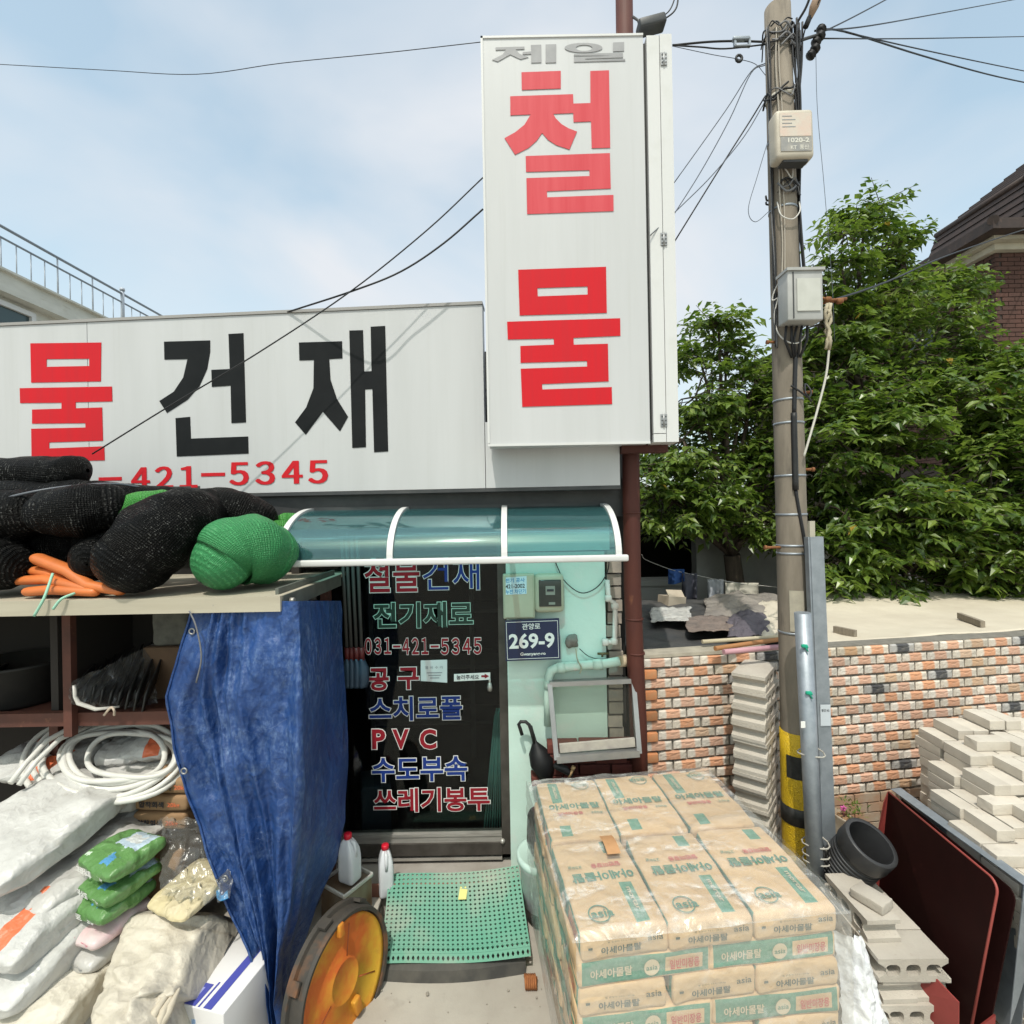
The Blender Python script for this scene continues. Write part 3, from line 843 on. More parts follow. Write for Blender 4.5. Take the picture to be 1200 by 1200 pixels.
# leaning aluminium window
wf = thing('old_window', 'old aluminium framed window propped against the mint wall', 'window', wq(*z4(590, 1070), 0.10))
cn = [((360,690),0.09),((778,672),0.09),((808,1038),0.19),((395,1070),0.19)]
C4 = [wq(*z4(*xy), l) for xy, l in cn]
def fbar(mb, a, b, w, d, mi=0):
    a, b = Vector(a), Vector(b); t = (b-a).normalized(); nrm = Vector((0,-1,0)); nrm = (nrm - t*t.dot(nrm)).normalized(); s_ = t.cross(nrm)
    vs = [a+s_*w/2+nrm*d/2, a-s_*w/2+nrm*d/2, a-s_*w/2-nrm*d/2, a+s_*w/2-nrm*d/2]
    mb.add(vs + [v+(b-a) for v in vs], [(3,2,1,0),(4,5,6,7),(0,1,5,4),(1,2,6,5),(2,3,7,6),(3,0,4,7)], mi)
m = MB()
fbar(m, C4[0], C4[1], 0.028, 0.05); fbar(m, C4[3], C4[0], 0.028, 0.048); fbar(m, C4[1], C4[2], 0.028, 0.048); fbar(m, C4[3]+EZ*0.005, C4[2]+EZ*0.005, 0.04, 0.052)
m.build('frame', alu, wf)
m = MB(); fbar(m, C4[3]+Vector((0.02,0.012,0.06)), C4[2]+Vector((-0.02,0.012,0.06)), 0.05, 0.02); m.build('sill', pm('dusty_sill', (0.42,0.39,0.34), (0.33,0.3,0.27), 20, rough=0.9), wf)
m = MB(); m.prism([C4[3], C4[2], C4[1], C4[0]], (0,0.004,0)); m.build('pane', clear_mat('dusty_glass', (0.96,0.97,0.95), 0.04, 0.08, -0.02, shade=(0.3,0.29,0.26), fres=0.35), wf)
# red bricks stacked under the window
rb = thing('red_brick_pile', 'small pile of dark red perforated bricks behind the leaning window', 'brick pile', wq(*z4(560, 1130), 0.06))
bm_ = MB(); bm_.rbox((0.19, 0.09, 0.057), 0.004, 1)
redb = pm('dark_red_brick', (0.12,0.032,0.024), (0.08,0.022,0.018), 14, rough=0.9, bump=0.3, rnd=0.2)
me_ = None
for k, (X, Y) in enumerate(((425,1004),(585,1000),(745,996),(345,1058),(505,1056),(665,1054),(425,1112),(585,1110),(745,1106),(345,1166),(505,1164),(665,1162),(425,1220),(585,1218),(745,1214))):
    if me_ is None: o = bm_.build('brick', redb, rb, world=False); me_ = o.data
    else: o = link('brick', me_, rb)
    p = wq(*z4(X, Y), 0.06); p.y = WY - 0.05 + 0.006*random.uniform(-1,1)
    o.location = p - rb.location; o.rotation_euler = (0,0,random.uniform(-.05,.05))
# black umbrella hanging with a crook handle
um = thing('umbrella', 'folded black umbrella with a crook handle leaning on the mint wall', 'umbrella', wq(*z4(330, 1170), 0.1))
m = MB(); m.tube([wq(*z4(x, y), 0.07) for x, y in ((222,948),(212,915),(205,895),(215,882),(240,882),(258,898),(270,935),(285,990))], 0.011, 8); m.build('handle', black_rubber, um)
m = MB()
pts = [wq(*z4(x, y), l) for x, y, l in ((262,905,0.05),(285,985,0.06),(300,1030,0.07),(320,1080,0.08),(335,1130,0.08),(345,1190,0.08))]
m.tube(pts, [0.012,0.02,0.055,0.075,0.06,0.03], 14, bump=lambda p: 0.012*nz(p, 40, 2))
m.build('canopy', pm('black_cloth', (0.006,0.006,0.007), rough=0.6), um)
o = MB(); o.tube([wq(*z4(x, y), 0.16) for x, y in ((395,1105),(440,1122),(470,1150))], [0.02,0.025,0.012], 10, round_ends=3); 
tag(o.build('rubber_hose', black_rubber), 'short black rubber hose end poking out under the leaning window', 'hose')
o = MB(); o.tube([wq(*z4(458, 1165), 0.17), wq(*z4(482, 1108), 0.17)], 0.008, 8); o.tube([wq(*z4(475, 1122), 0.17), wq(*z4(483, 1106), 0.17)], 0.013, 8)
tag(o.build('wooden_stick', pm('pale_stick', (0.45,0.3,0.15), rough=0.8)), 'pale wooden stick end between the umbrella and the pallet', 'stick')

# ================================================================ brick garden wall
GWA = R(7.86)
wu = Vector((math.cos(GWA), math.sin(GWA), 0)); wn = Vector((math.sin(GWA), -math.cos(GWA), 0))
w0 = Vector((1.73, 3.45, 0))
def wallp(d, z, out=0.0): return w0 + wu*d + wn*out + EZ*z
gw = thing('brick_wall', 'garden wall of cream bricks with orange and charcoal centres', 'wall', tuple(w0))
gw['kind'] = 'thing'
mortar = pm('wall_mortar', (0.20,0.185,0.16), (0.15,0.14,0.12), 20, rough=0.95, bump=0.3)
Ls, Rs, RE = -0.93, 2.9, 4.5
TOP = 1.435
m = MB(); m.prism([wallp(Ls, 0, -0.004), wallp(RE, 0, -0.004), wallp(RE, TOP, -0.004), wallp(Ls, TOP, -0.004)], -wn*0.12); m.build('mortar', mortar, gw)
def brick_face(name, ends, mid, dark=False):
    t = NT(name)
    sx = t.n('ShaderNodeSeparateXYZ'); t.l(t.tc.outputs['Object'], sx.inputs[0])
    oi = t.n('ShaderNodeObjectInfo')
    nn = t.noise(40, 4, 0.6)
    ax = t.math('ABSOLUTE', t.math('ADD', sx.outputs[0], t.math('MULTIPLY', t.math('SUBTRACT', nn, 0.5), 0.02)))
    f = t.ramp(ax, 0.053, 0.041)
    c = t.mix(f, ends, mid)
    hs = t.n('ShaderNodeHueSaturation'); t.l(c, hs.inputs['Color'])
    v = t.n('ShaderNodeMapRange'); v.inputs['To Min'].default_value = 0.8; v.inputs['To Max'].default_value = 1.15
    t.l(oi.outputs['Random'], v.inputs['Value']); t.l(v.outputs[0], hs.inputs['Value'])
    s_ = t.n('ShaderNodeMapRange'); s_.inputs['To Min'].default_value = 0.8; s_.inputs['To Max'].default_value = 1.1
    t.l(t.math('FRACT', t.math('MULTIPLY', oi.outputs['Random'], 7.31)), s_.inputs['Value']); t.l(s_.outputs[0], hs.inputs['Saturation'])
    c = t.mix(t.math('MULTIPLY', t.ramp(t.noise(22, 5, 0.65), 0.5, 0.75), 0.4), hs.outputs[0], (0.30,0.27,0.22))
    t.bsdf(c, 0.85, 0, t.bump(t.noise(90, 5, 0.65), 0.3, 0.004), 0.3)
    return t.m
b_or = brick_face('cream_brick_orange_middle', (0.58,0.52,0.45), (0.54,0.29,0.185))
b_dk = brick_face('cream_brick_charcoal_middle', (0.36,0.345,0.33), (0.06,0.06,0.065))
b_tn = brick_face('cream_brick_tan_middle', (0.52,0.46,0.38), (0.50,0.32,0.20))
BL, BH = 0.190, 0.0575
def wall_brick(seed):
    mb = MB(); rn = random.Random(seed)
    # face on -Y: rough ends, pillow middle with a chiselled hollow in its upper edge
    def fn(a, b):
        x = (a-0.5)*BL; z = (b-0.5)*BH
        e = min(1, (0.5-abs(a-0.5))*BL/0.006) * min(1, (0.5-abs(b-0.5))*BH/0.006)
        y = -0.009*e**0.6
        if abs(x) < 0.044:
            y -= 0.004 * min(1, (0.044-abs(x))/0.005) * min(1, (0.5-abs(b-0.5))/0.12)
            bow = 0.011*math.cos(x/0.044*math.pi/2)
            y += 0.0035*math.exp(-((z - 0.017 + bow)/0.0045)**2)
        y += 0.0025*nz((x*1, seed*3.1, z), 70)
        return Vector((x, y, z))
    mb.grid(fn, 14, 7, 0, False)
    n = 15
    rim = [j for j in range(15)] + [14 + 15*j for j in range(1,8)] + [7*15 + 14 - j for j in range(1,15)] + [15*(7-j) for j in range(1,7)]
    base = len(mb.v)
    for i in rim:
        p = mb.v[i]; mb.v.append((p[0], 0.03, p[2]))
    for k in range(len(rim)):
        k2 = (k+1) % len(rim)
        mb.f.append([rim[k], rim[k2], base+k2, base+k]); mb.m.append(0); mb.sm.append(False); mb.uv.append(None)
    return mb
protos = []
for s_ in range(4):
    for mt in (b_or, b_dk, b_tn):
        o = wall_brick(s_).build('brick', mt, gw, world=False)
        protos.append((o, mt)); 
half = MB(); half.rbox((0.085, 0.036, BH), 0.005, 1)
half_o = half.build('brick', pm('orange_half_brick', (0.46,0.17,0.07), (0.38,0.2,0.1), 20, rough=0.9, rnd=0.25), gw, world=False)
used_p = set(); used_h = False
dark_at = {(1,3),(0,4),(9,3),(11,4),(6,16),(8,17),(1,17),(4,8),(0,9),(2,15),(0,14),(3,10),(4,16),(5,15),(9,11),(9,13),(10,11),(10,12),(11,13),(12,9),(13,11),(7,13),(7,18),(3,4),(6,4),(2,3),(8,4),(1,4),(14,12)}
rng = random.Random(5)
low = MB()
nrow = int(TOP/0.0675)
for r_ in range(nrow):
    z = TOP - 0.006 - BH/2 - r_*0.0675
    sh = 0 if r_ % 2 == 0 else 0.1
    k = 0
    d = Ls + 0.02 + sh + BL/2
    if sh:
        if r_ < 15:
            if not used_h: oh = half_o; used_h = True
            else: oh = link('brick', half_o.data, gw)
            oh.location = wallp(Ls + 0.02 + 0.043, z, 0.014) - w0; oh.rotation_euler = (0,0,GWA)
    while d < RE - 0.08:
        dz = 0.004*nz((d*2, r_*0.7, 1))
        if r_ < 15 and d < Rs - 0.05:
            kind = 1 if (r_, k) in dark_at else (2 if rng.random() < 0.14 else 0)
            pr = protos[(rng.randrange(4))*3 + kind][0]
            if pr.name not in used_p: used_p.add(pr.name); o = pr
            else: o = link('brick', pr.data, gw)
            o.location = wallp(d + rng.uniform(-.003,.003), z + dz, 0.004 + rng.uniform(0,.006)) - w0
            o.rotation_euler = (rng.uniform(-.03,.03), rng.uniform(-.012,.012), GWA + rng.uniform(-.02,.02))
        else:
            low.box(wallp(d, z, -0.01), (BL, 0.06, BH), GWA)
        d += 0.2; k += 1
for o, _ in protos:
    if o.name not in used_p:
        bpy.data.objects.remove(o)
stuff(low.build('lower_bricks', pm('cream_brick_plain', (0.40,0.34,0.27), (0.40,0.22,0.13), 8, rough=0.9, bump=0.3), gw))
m = MB(); m.prism([wallp(Ls, TOP, 0.01), wallp(0.0, TOP, 0.01), wallp(0.0, TOP+0.025, 0.008), wallp(Ls, TOP+0.018, 0.008)], -wn*0.14); m.build('coping', pm('cement_cap', (0.40,0.36,0.29), (0.3,0.27,0.22), 12, rough=0.95, bump=0.4), gw)

# ================================================================ utility pole
POY = 3.08
pole_conc = pm('weathered_pole_concrete', (0.24,0.205,0.165), (0.17,0.145,0.115), 5, rough=0.9, stretch=(3,3,0.6), bump=0.25, bscale=80, c3=(0.11,0.095,0.08), s3=6, lo3=0.6, hi3=0.8)
up = thing('utility_pole', 'tall concrete utility pole wrapped in black cables beside the brick wall', 'utility pole', (V(934, 1000, POY).x, POY, 0))
ax_top = V(911, 10, POY); ax_bot = V(938, 1005, POY)
def pole_at(py, dx=0.0, dy=0.0):
    t = (py - 10) / 995
    c = ax_top.lerp(ax_bot, t); return Vector((c.x + dx, POY + dy, V(600 + 315, py, POY).z))
def pole_r(py): return 0.072 + 0.020*(py-10)/995
m = MB()
ys_ = [10, 200, 400, 600, 800, 1000, 1190]
m.tube([pole_at(y) for y in ys_], [pole_r(y) for y in ys_], 28)
m.build('shaft', pole_conc, up)
for py in (168, 248, 470, 497, 558, 603, 639, 648, 740):
    m = MB(); q = pole_at(py); m.tube([q - EZ*0.006, q + EZ*0.006], pole_r(py)+0.003, 24); m.build('band', galv, up)
m = MB(); q = pole_at(118); m.tube([q - EZ*0.01, q + EZ*0.01], 0.078, 20); m.build('tape_wrap', pm('white_tape', (0.6,0.57,0.5), rough=0.6), up)
bolt = pm('rusty_bolt', (0.26,0.11,0.04), (0.18,0.07,0.03), 30, rough=0.8)
for py, sd in ((641,-1),(729,1),(551,1),(461,1),(402,-1)):
    m = MB(); q = pole_at(py); r0 = pole_r(py); l_ = 0.085 if sd < 0 and py > 600 else 0.045
    m.tube([q + EX*sd*(r0-0.01) - EY*0.02, q + EX*sd*(r0+l_) - EY*0.02], 0.008, 8); m.tube([q + EX*sd*(r0+l_-0.008) - EY*0.02, q + EX*sd*(r0+l_+0.006) - EY*0.02], 0.013, 8)
    m.build('step_bolt', bolt, up)
# yellow and black guard sheet
gd = NT('ribbed_yellow_guard')
sx = gd.n('ShaderNodeSeparateXYZ'); gd.l(gd.tc.outputs['Object'], sx.inputs[0])
ch = gd.n('ShaderNodeTexChecker'); ch.inputs['Scale'].default_value = 120
gd.bsdf(gd.mix(gd.ramp(gd.noise(14), 0.55, 0.75), (0.62,0.40,0.012), (0.42,0.27,0.02)), 0.45, 0, gd.bump(gd.noise(150, 1, 0.3), 0.8, 0.01), 0.5)
m = MB(); m.tube([pole_at(y) for y in (855, 885, 910, 940, 965, 1010, 1100, 1190)], [pole_r(y)+0.006 for y in (855,885,910,940,965,1010,1100,1190)], 28); m.build('guard', gd.m, up)
blk = pm('black_guard_band', (0.014,0.014,0.014), (0.03,0.03,0.028), 30, rough=0.5)
for a, b in ((940, 960), (1030, 1055)):
    m = MB(); m.tube([pole_at(a), pole_at(b)], [pole_r(a)+0.009, pole_r(b)+0.009], 28); m.build('black_band', blk, up)
m = MB()
for a, b in ((880, 906),):     # half width patches with a diagonal break
    r_ = pole_r(a) + 0.009
    vs = []; n_ = 9
    for k in range(n_):
        th = R(-92 + 46*k/(n_-1)) if a > 900 else R(-66 + 140*k/(n_-1))
        for py in (a, b if a < 900 else b - 18*k/(n_-1)):
            c = pole_at(py); vs.append(c + Vector((math.sin(th)*r_, -math.cos(th)*r_, 0)))
    m.add(vs, [(2*k, 2*k+1, 2*k+3, 2*k+2) for k in range(n_-1)], 0, True)
m.build('black_band', blk, up)
# paper notice on the pole
m = MB(); vs = []; n_ = 8
for k in range(n_):
    th = R(-42 + 52*k/(n_-1)); r_ = pole_r(720) + 0.004
    for py in (737, 690):
        c = pole_at(py); vs.append(c + Vector((math.sin(th)*r_ - 0.0, -math.cos(th)*r_, 0)))
m.add(vs, [(2*k, 2*k+2, 2*k+3, 2*k+1) for k in range(n_-1)], 0, True)
m.build('notice', pm('old_paper', (0.42,0.38,0.3), (0.34,0.31,0.25), 20, rough=0.9), up)
# cables running down the pole
def pole_line(pts, r, mat, name='pole_cable'):
    mb = cable(None, [pole_at(py, dx, dy) for py, dx, dy in pts], r)
    return mb.build(name, mat, up)
for k in range(7):
    o_ = 0.058 + 0.012*math.sin(k*2.1); ph = k*0.5
    pole_line([(py, (0.07 + 0.014*k/7*1.6 - 0.01*math.sin(py*0.02+ph)) if py > 100 else 0.03+0.016*k, -0.02 - 0.03*math.sin(py*0.013 + ph) - 0.02*(k%3)) for py in (38, 80, 120, 170, 230, 300, 350)], 0.0055, cable_black)
for k in range(4):
    pole_line([(py, -0.075 - 0.004*k + 0.008*math.sin(py*0.03+k*1.7), -0.02-0.012*k) for py in (40, 90, 150, 210, 260, 320, 380, 410)], 0.004, cable_black if k % 2 else cable_grey)
for k in range(2):
    pole_line([(py, -0.052 + 0.018*k + 0.006*math.sin(py*0.05+k), -0.072) for py in (45, 90, 140, 190, 240, 290, 335)], 0.0045, pm('grey_beige_cable', (0.36,0.32,0.27), rough=0.6))
pole_line([(330,-0.045,-0.08),(342,-0.085,-0.06),(355,-0.098,-0.04),(352,-0.06,-0.09),(346,-0.02,-0.085)], 0.0045, cable_white)
pole_line([(350,-0.075,-0.08),(372,-0.093,-0.05),(392,-0.085,-0.06),(405,-0.055,-0.09),(409,0.0,-0.10),(403,0.05,-0.09),(390,0.09,-0.06),(380,0.11,-0.03)], 0.0045, cable_white)
pole_line([(205,-0.04,-0.085),(212,-0.02,-0.09),(220,0.01,-0.09),(205,0.02,-0.085)], 0.004, cable_white)
pole_line([(245,-0.07,-0.07),(262,-0.06,-0.09),(268,0.0,-0.10),(258,0.05,-0.09),(245,0.06,-0.07)], 0.004, cable_white)
pole_line([(420,0.005,-0.085),(455,-0.005,-0.085),(487,-0.012,-0.085)], 0.0125, cable_black)
pole_line([(487,-0.014,-0.083),(520,-0.016,-0.085),(575,-0.018,-0.088)], 0.017, black_rubber, 'splice_sleeve')
pole_line([(575,-0.018,-0.088),(600,0.0,-0.088),(640,0.03,-0.088),(690,0.05,-0.085),(725,0.052,-0.085)], 0.0095, cable_black)
pole_line([(456,-0.03,-0.09),(464,0.02,-0.10),(470,0.07,-0.09),(462,0.105,-0.06),(452,0.09,-0.03),(466,0.05,-0.10),(474,0.10,-0.07)], 0.0055, cable_black)
for k, (py, n_) in enumerate(((228,7),(60,7),(45,6),(117,5))):
    for j in range(n_):
        a0 = random.uniform(-2.2, 2.2); 
        pts = []
        for i in range(6):
            th = a0 + i*0.45
            pts.append((py + random.uniform(-9, 9), math.sin(th)*(0.084 + random.uniform(0,.012)), -math.cos(th)*(0.084 + random.uniform(0,.012))))
        pole_line(pts, random.uniform(0.003, 0.006), cable_black if j % 3 else cable_grey, 'pole_cable')
# telecom boxes
b1 = thing('telecom_box', 'cream plastic junction box with worn stickers high on the utility pole', 'junction box', tuple(pole_at(196, 0, -0.08)))
cream = pm('yellowed_plastic', (0.52,0.47,0.39), (0.44,0.39,0.32), 6, rough=0.5)
c = (V(905, 136, POY-0.14) + V(948, 190, POY-0.14))/2
m = MB(); m.rbox((0.215, 0.10, 0.275), 0.022, 3, Vector((c.x+0.0, POY-0.14, c.z)), Matrix.Rotation(R(-1),3,'Y')); m.build('case', cream, b1)
m = MB(); f_ = POY-0.1925
m.bx(c.x-0.088, c.x+0.088, f_, f_+0.002, c.z-0.02, c.z+0.11); m.build('label_sheet', pm('sun_bleached_label', (0.56,0.52,0.45), (0.6,0.45,0.38), 9, rough=0.6), b1)
m = MB(); m.bx(c.x-0.085, c.x+0.09, f_-0.001, f_+0.001, c.z-0.105, c.z-0.024)
put_text(m, '1020-2', Vector((c.x-0.045, f_-0.002, c.z-0.058)), EX, EZ, 0.12, 0.027, 0.03, 1)
put_text(m, 'KT  통신', Vector((c.x-0.03, f_-0.002, c.z-0.098)), EX, EZ, 0.10, 0.027, 0.02, 1)
for k in range(4): m.bx(c.x-0.075, c.x-0.02+0.02*(k%2), f_-0.001, f_, c.z+0.09-0.02*k, c.z+0.094-0.02*k, 2)
m.build('print', [pm('grey_label', (0.25,0.25,0.25), (0.35,0.33,0.3), 20, rough=0.6), pm('label_print', (0.6,0.58,0.52), rough=0.6), ink_grey], b1)
m = MB(); m.bx(c.x-0.06, c.x+0.08, POY-0.17, POY-0.11, c.z-0.15, c.z-0.1365); m.build('gland', dark_metal, b1)
b2 = thing('grey_meter_box', 'pale grey metal box with a frosted window strapped to the utility pole', 'meter box', tuple(pole_at(350, 0.05, -0.08)))
a = V(915.5, 381, POY-0.12); b = V(955, 323, POY-0.12)
gp = pm('pale_grey_box_paint', (0.40,0.40,0.39), (0.33,0.33,0.32), 7, rough=0.5)
m = MB(); m.rbox((b.x-a.x, 0.11, b.z-a.z), 0.008, 2, ((a.x+b.x)/2, POY-0.14, (a.z+b.z)/2)); m.build('case', gp, b2)
m = MB(); m.bx(a.x-0.006, b.x+0.008, POY-0.205, POY-0.08, b.z-0.004, b.z+0.012); m.build('lid', gp, b2)
m = MB(); m.bx(a.x+0.05, b.x-0.018, POY-0.202, POY-0.1955, a.z+0.05, b.z-0.05); m.build('window', pm('frosted_window', (0.52,0.52,0.48), (0.45,0.45,0.41), 9, rough=0.3), b2)
m = MB(); m.bx(a.x+0.028, a.x+0.034, POY-0.199, POY-0.1955, a.z+0.01, b.z-0.01); m.build('door_edge', dark_metal, b2)
m = MB()
for k in range(5):
    x = a.x + 0.03 + 0.03*k
    m.tube([(x, POY-0.12, a.z-0.005), (x+0.01*math.sin(k*2), POY-0.10, a.z-0.08), (pole_at(425).x + 0.012*k - 0.02, POY-0.09, a.z-0.18)], 0.007, 6)
m.build('lead', cable_black, b2)
# rope knot and bracket to the right
rk = thing('rope_bracket', 'rusty bracket with a knotted pale rope reaching right from the pole', 'bracket', tuple(V(965, 358, POY)))
m = MB(); m.tube([V(950, 345, POY), V(972, 352, POY-0.03), V(992, 350, POY-0.03)], 0.009, 7); m.tube([V(955, 357, POY), V(985, 352, POY-0.02)], 0.007, 7)
for q in ((970,351),(984,353)): m.rbox((0.04,0.035,0.03), 0.012, 2, V(*q, POY-0.03))
m.build('bracket', bolt, rk)
ropec = pm('old_rope', (0.45,0.40,0.30), (0.34,0.29,0.2), 40, rough=0.95, bump=0.4)
m = MB()
for k in range(4):
    m.tube([V(970+random.uniform(-4,4), 358+10*i+random.uniform(-3,3), POY-0.05+random.uniform(-.02,.02)) for i in range(6)], 0.009, 6)
m.build('knot', ropec, rk)
m = cable(None, [V(972, 405, POY-0.05), V(968, 440, POY-0.06), V(958, 480, POY-0.08), V(948, 515, POY-0.1), V(942, 535, POY-0.1)], 0.0065); m.build('rope', pm('pale_rope', (0.5,0.48,0.43), rough=0.9), rk)
# galvanized profiles standing by the pole
o = MB(); 
a = V(953.5, 629, 2.93); b = V(973, 1100, 2.93)
fbar(o, b, a, 0.088, 0.04); fbar(o, b + Vector((-0.028,-0.022,0)), a + Vector((-0.028,-0.022,0)), 0.012, 0.006)
gpp = thing('steel_profile', 'tall flat grey steel profile leaning on the pole, the longer of two', 'steel profile', (b.x, 2.93, 0))
o.build('profile', galv, gpp)
m = MB(); q = V(967, 838, 2.905); m.bx(q.x-0.028, q.x+0.03, q.y-0.002, q.y, q.z-0.06, q.z+0.06); put_text(m, '형강 KS', (q.x-0.022, q.y-0.004, q.z+0.02), EX, EZ, 0.044, 0.016, 0.01, 1); m.build('sticker', [pm('pale_sticker', (0.5,0.54,0.58), rough=0.5), ink], gpp)
m = MB(); q = V(951, 627, 2.93); m.box((q.x, q.y, q.z), (0.03,0.02,0.16)); m.build('end_piece', pm('cement_rod', (0.4,0.37,0.3), rough=0.9), gpp)
gp2 = thing('steel_pipe', 'shorter round galvanized pipe tied to the taller grey profile', 'pipe', tuple(V(950, 1060, 2.83)))
a = V(940.5, 718, 2.84); b = V(959, 1090, 2.84)
m = MB(); m.tube([b, a], 0.042, 18); m.build('pipe', galv, gp2)
for py in (884, 990, 1002, 1010):
    t = (py-718)/372; q = a.lerp(b, t) + Vector((0.02,0.02,0))
    m = MB(); m.tube([q + Vector((0.07*math.cos(k*0.5236), 0.06*math.sin(k*0.5236), 0.006*math.sin(k))) for k in range(13)], 0.0045, 5, caps=False)
    m.build('tie_wire', pm('pale_wire', (0.4,0.38,0.34), rough=0.7), gp2)
for px, py in ((943, 757), (948, 812)):
    m = MB(); q = V(px, py, 2.795); m.rbox((0.035,0.012,0.02), 0.005, 2, q, None, 0, lambda p: p*(1+0.4*nz(p,60))); m.tube([q, q+Vector((0.015,-0.005,-0.03))], 0.004, 5)
    m.build('tape', pm('green_tape', (0.01,0.32,0.2), rough=0.5), gp2)
m = MB(); q = V(941, 849, 2.79); m.bx(q.x-0.012,q.x+0.012,q.y-0.002,q.y,q.z-0.018,q.z+0.018); m.build('tag', white_v, gp2)

# ================================================================ overhead wires
def wires(lst, group):
    for lab, pts, r in lst:
        cable(lab, [V(*p) for p in pts], r, wire_dark if r < 0.0035 else cable_black, 5, 'overhead_wire', 'wire', group)
OW = 'overhead wires'
wires([
 ('thin overhead wire crossing the open sky above the wide signboard', [(-60,72,9),(120,82,8.6),(230,87,8.2),(330,74,7.8),(450,62,7.4),(566,49,7)], 0.0055),
 ('black wire dropping across the signboard from the upright sign', [(566,208,2.98),(500,270,2.97),(410,342,2.96),(300,415,2.93),(200,475,2.9),(108,532,2.86)], 0.0042),
 ('sagging black cable meeting the wire above the signboard', [(566,245,2.98),(520,285,2.98),(470,318,2.98),(413,341,2.97),(336,366,3.2)], 0.0055),
 ('thick black cable from the upright sign to the pole top, the upper of two', [(788,53,3.1),(830,49,3.1),(865,48,3.1),(897,49,3.08)], 0.0062),
 ('black cable just below the thickest one from sign to pole top', [(788,53,3.1),(820,55,3.1),(850,57,3.1),(897,52,3.08)], 0.0045),
 ('fine wire with a small black ring near the pole top', [(788,54,3.1),(835,64,3.1),(864,69,3.1),(885,75,3.1),(897,88,3.08)], 0.002),
 ('steep black wire from the pole to behind the sign, upper left of the four', [(897,74,3.08),(880,84,3.1),(850,130,3.15),(788,217,3.2)], 0.003),
 ('second steep black wire from the pole to behind the sign', [(897,76,3.08),(880,86,3.1),(855,140,3.15),(822,200,3.2),(788,254,3.22)], 0.003),
 ('thickest steep black wire reaching down left from the pole', [(897,112,3.08),(880,140,3.12),(845,195,3.15),(788,287,3.2)], 0.0045),
 ('long grey wire from the pole down to the side strip of the sign', [(897,118,3.08),(872,160,3.05),(835,205,3.0),(800,240,2.95),(762,276,2.88)], 0.003),
 ('black wire rising right from the pole top to the upper frame edge', [(955,42,3.3),(1000,20,3.8),(1060,-12,4.5)], 0.005),
 ('thin wire running right from the pole top, rising slightly', [(958,36,3.3),(1020,30,4),(1110,14,5.5),(1240,-10,8)], 0.005),
 ('level thin wire running right from the pole top', [(960,45,3.3),(1080,45,4.5),(1240,42,7)], 0.0045),
 ('long black wire falling right from the pole top', [(955,36,3.3),(990,37,3.6),(1080,65,4.5),(1170,90,5.5),(1260,108,7)], 0.0065),
 ('grey wire falling right just above the long black one', [(992,38,3.6),(1080,58,4.5),(1170,77,5.5),(1260,95,7)], 0.005),
 ('pale cord crossing the tree towards the brick house', [(958,358,3.1),(1040,330,4),(1120,296,5.5),(1240,256,8)], 0.008),
 ('hairline wire hanging straight down right of the pole', [(956,60,3.2),(958,130,3.2),(966,220,3.2),(975,330,3.15),(978,400,3.1)], 0.0016),
 ('slack white wire looping left below the telecom box', [(900,165,3.08),(888,205,3.08),(877,245,3.08),(885,260,3.08),(903,246,3.05)], 0.002),
 ('thick black cable rising from the pole to the top frame edge', [(930,48,3.05),(934,28,3.0),(945,8,2.95),(955,-20,2.9)], 0.0075),
 ('thin black cable rising beside the brown sleeve', [(938,60,3.05),(945,30,3.0),(958,5,2.95),(970,-20,2.9)], 0.004),
], OW)
sl = thing('cable_sleeve', 'brown cable sleeve at the top edge right of the pole', 'cable sleeve', tuple(V(955, 10, 3.0)))
m = MB(); m.tube([V(949, 22, 2.98), V(954, 8, 2.97), V(962, -12, 2.95)], [0.012,0.025,0.022], 10); m.build('sleeve', pm('brown_sleeve', (0.28,0.19,0.13), rough=0.7), sl)
m = MB(); m.tube([V(944, 32, 2.99), V(949, 20, 2.98)], 0.015, 10); m.build('clamp', cable_black, sl)
ins = thing('insulator_cluster', 'black insulators and wound cable right of the pole top', 'insulator', tuple(V(955, 45, 3.2)))
m = MB()
for k in range(5):
    px, py = 962 - 3.0*k + 2*(k%2), 35 + 7.5*k
    m.lathe([(0.0,-0.014),(0.018,-0.012),(0.03,-0.004),(0.018,0.004),(0.03,0.01),(0.012,0.014),(0,0.014)], V(px, py, 3.2), Matrix.Rotation(R(35),3,'Y'), 12)
m.build('insulator', black_rubber, ins)
m = MB(); m.tube([V(925, 52, 3.1), V(945, 45, 3.17), V(962, 40, 3.2)], 0.01, 6); m.build('arm', dark_metal, ins)
o = MB(); q = V(853/1 + 9, 69, 3.1); q = V(866, 68.5, 3.1); o.tube([q + Vector((0.018*math.cos(k*0.6283), 0, 0.02*math.sin(k*0.6283))) for k in range(11)], 0.008, 6, caps=False)
tag(o.build('ring_clamp', black_rubber), 'small black ring clamp on the fine wire left of the pole top', 'clamp')
o = MB(); a = V(858, 45, 3.09); b = V(880, 54, 3.09); o.rbox((0.1, 0.03, 0.02), 0.005, 1, V(868, 46, 3.09)); o.rbox((0.09, 0.02, 0.012), 0.004, 1, V(869, 54, 3.09))
for px in (861, 878): o.box(V(px, 50, 3.09), (0.012, 0.02, 0.05))
tag(o.build('wire_spacer', galv), 'pale metal spacer clamping the two thick cables near the pole', 'spacer')
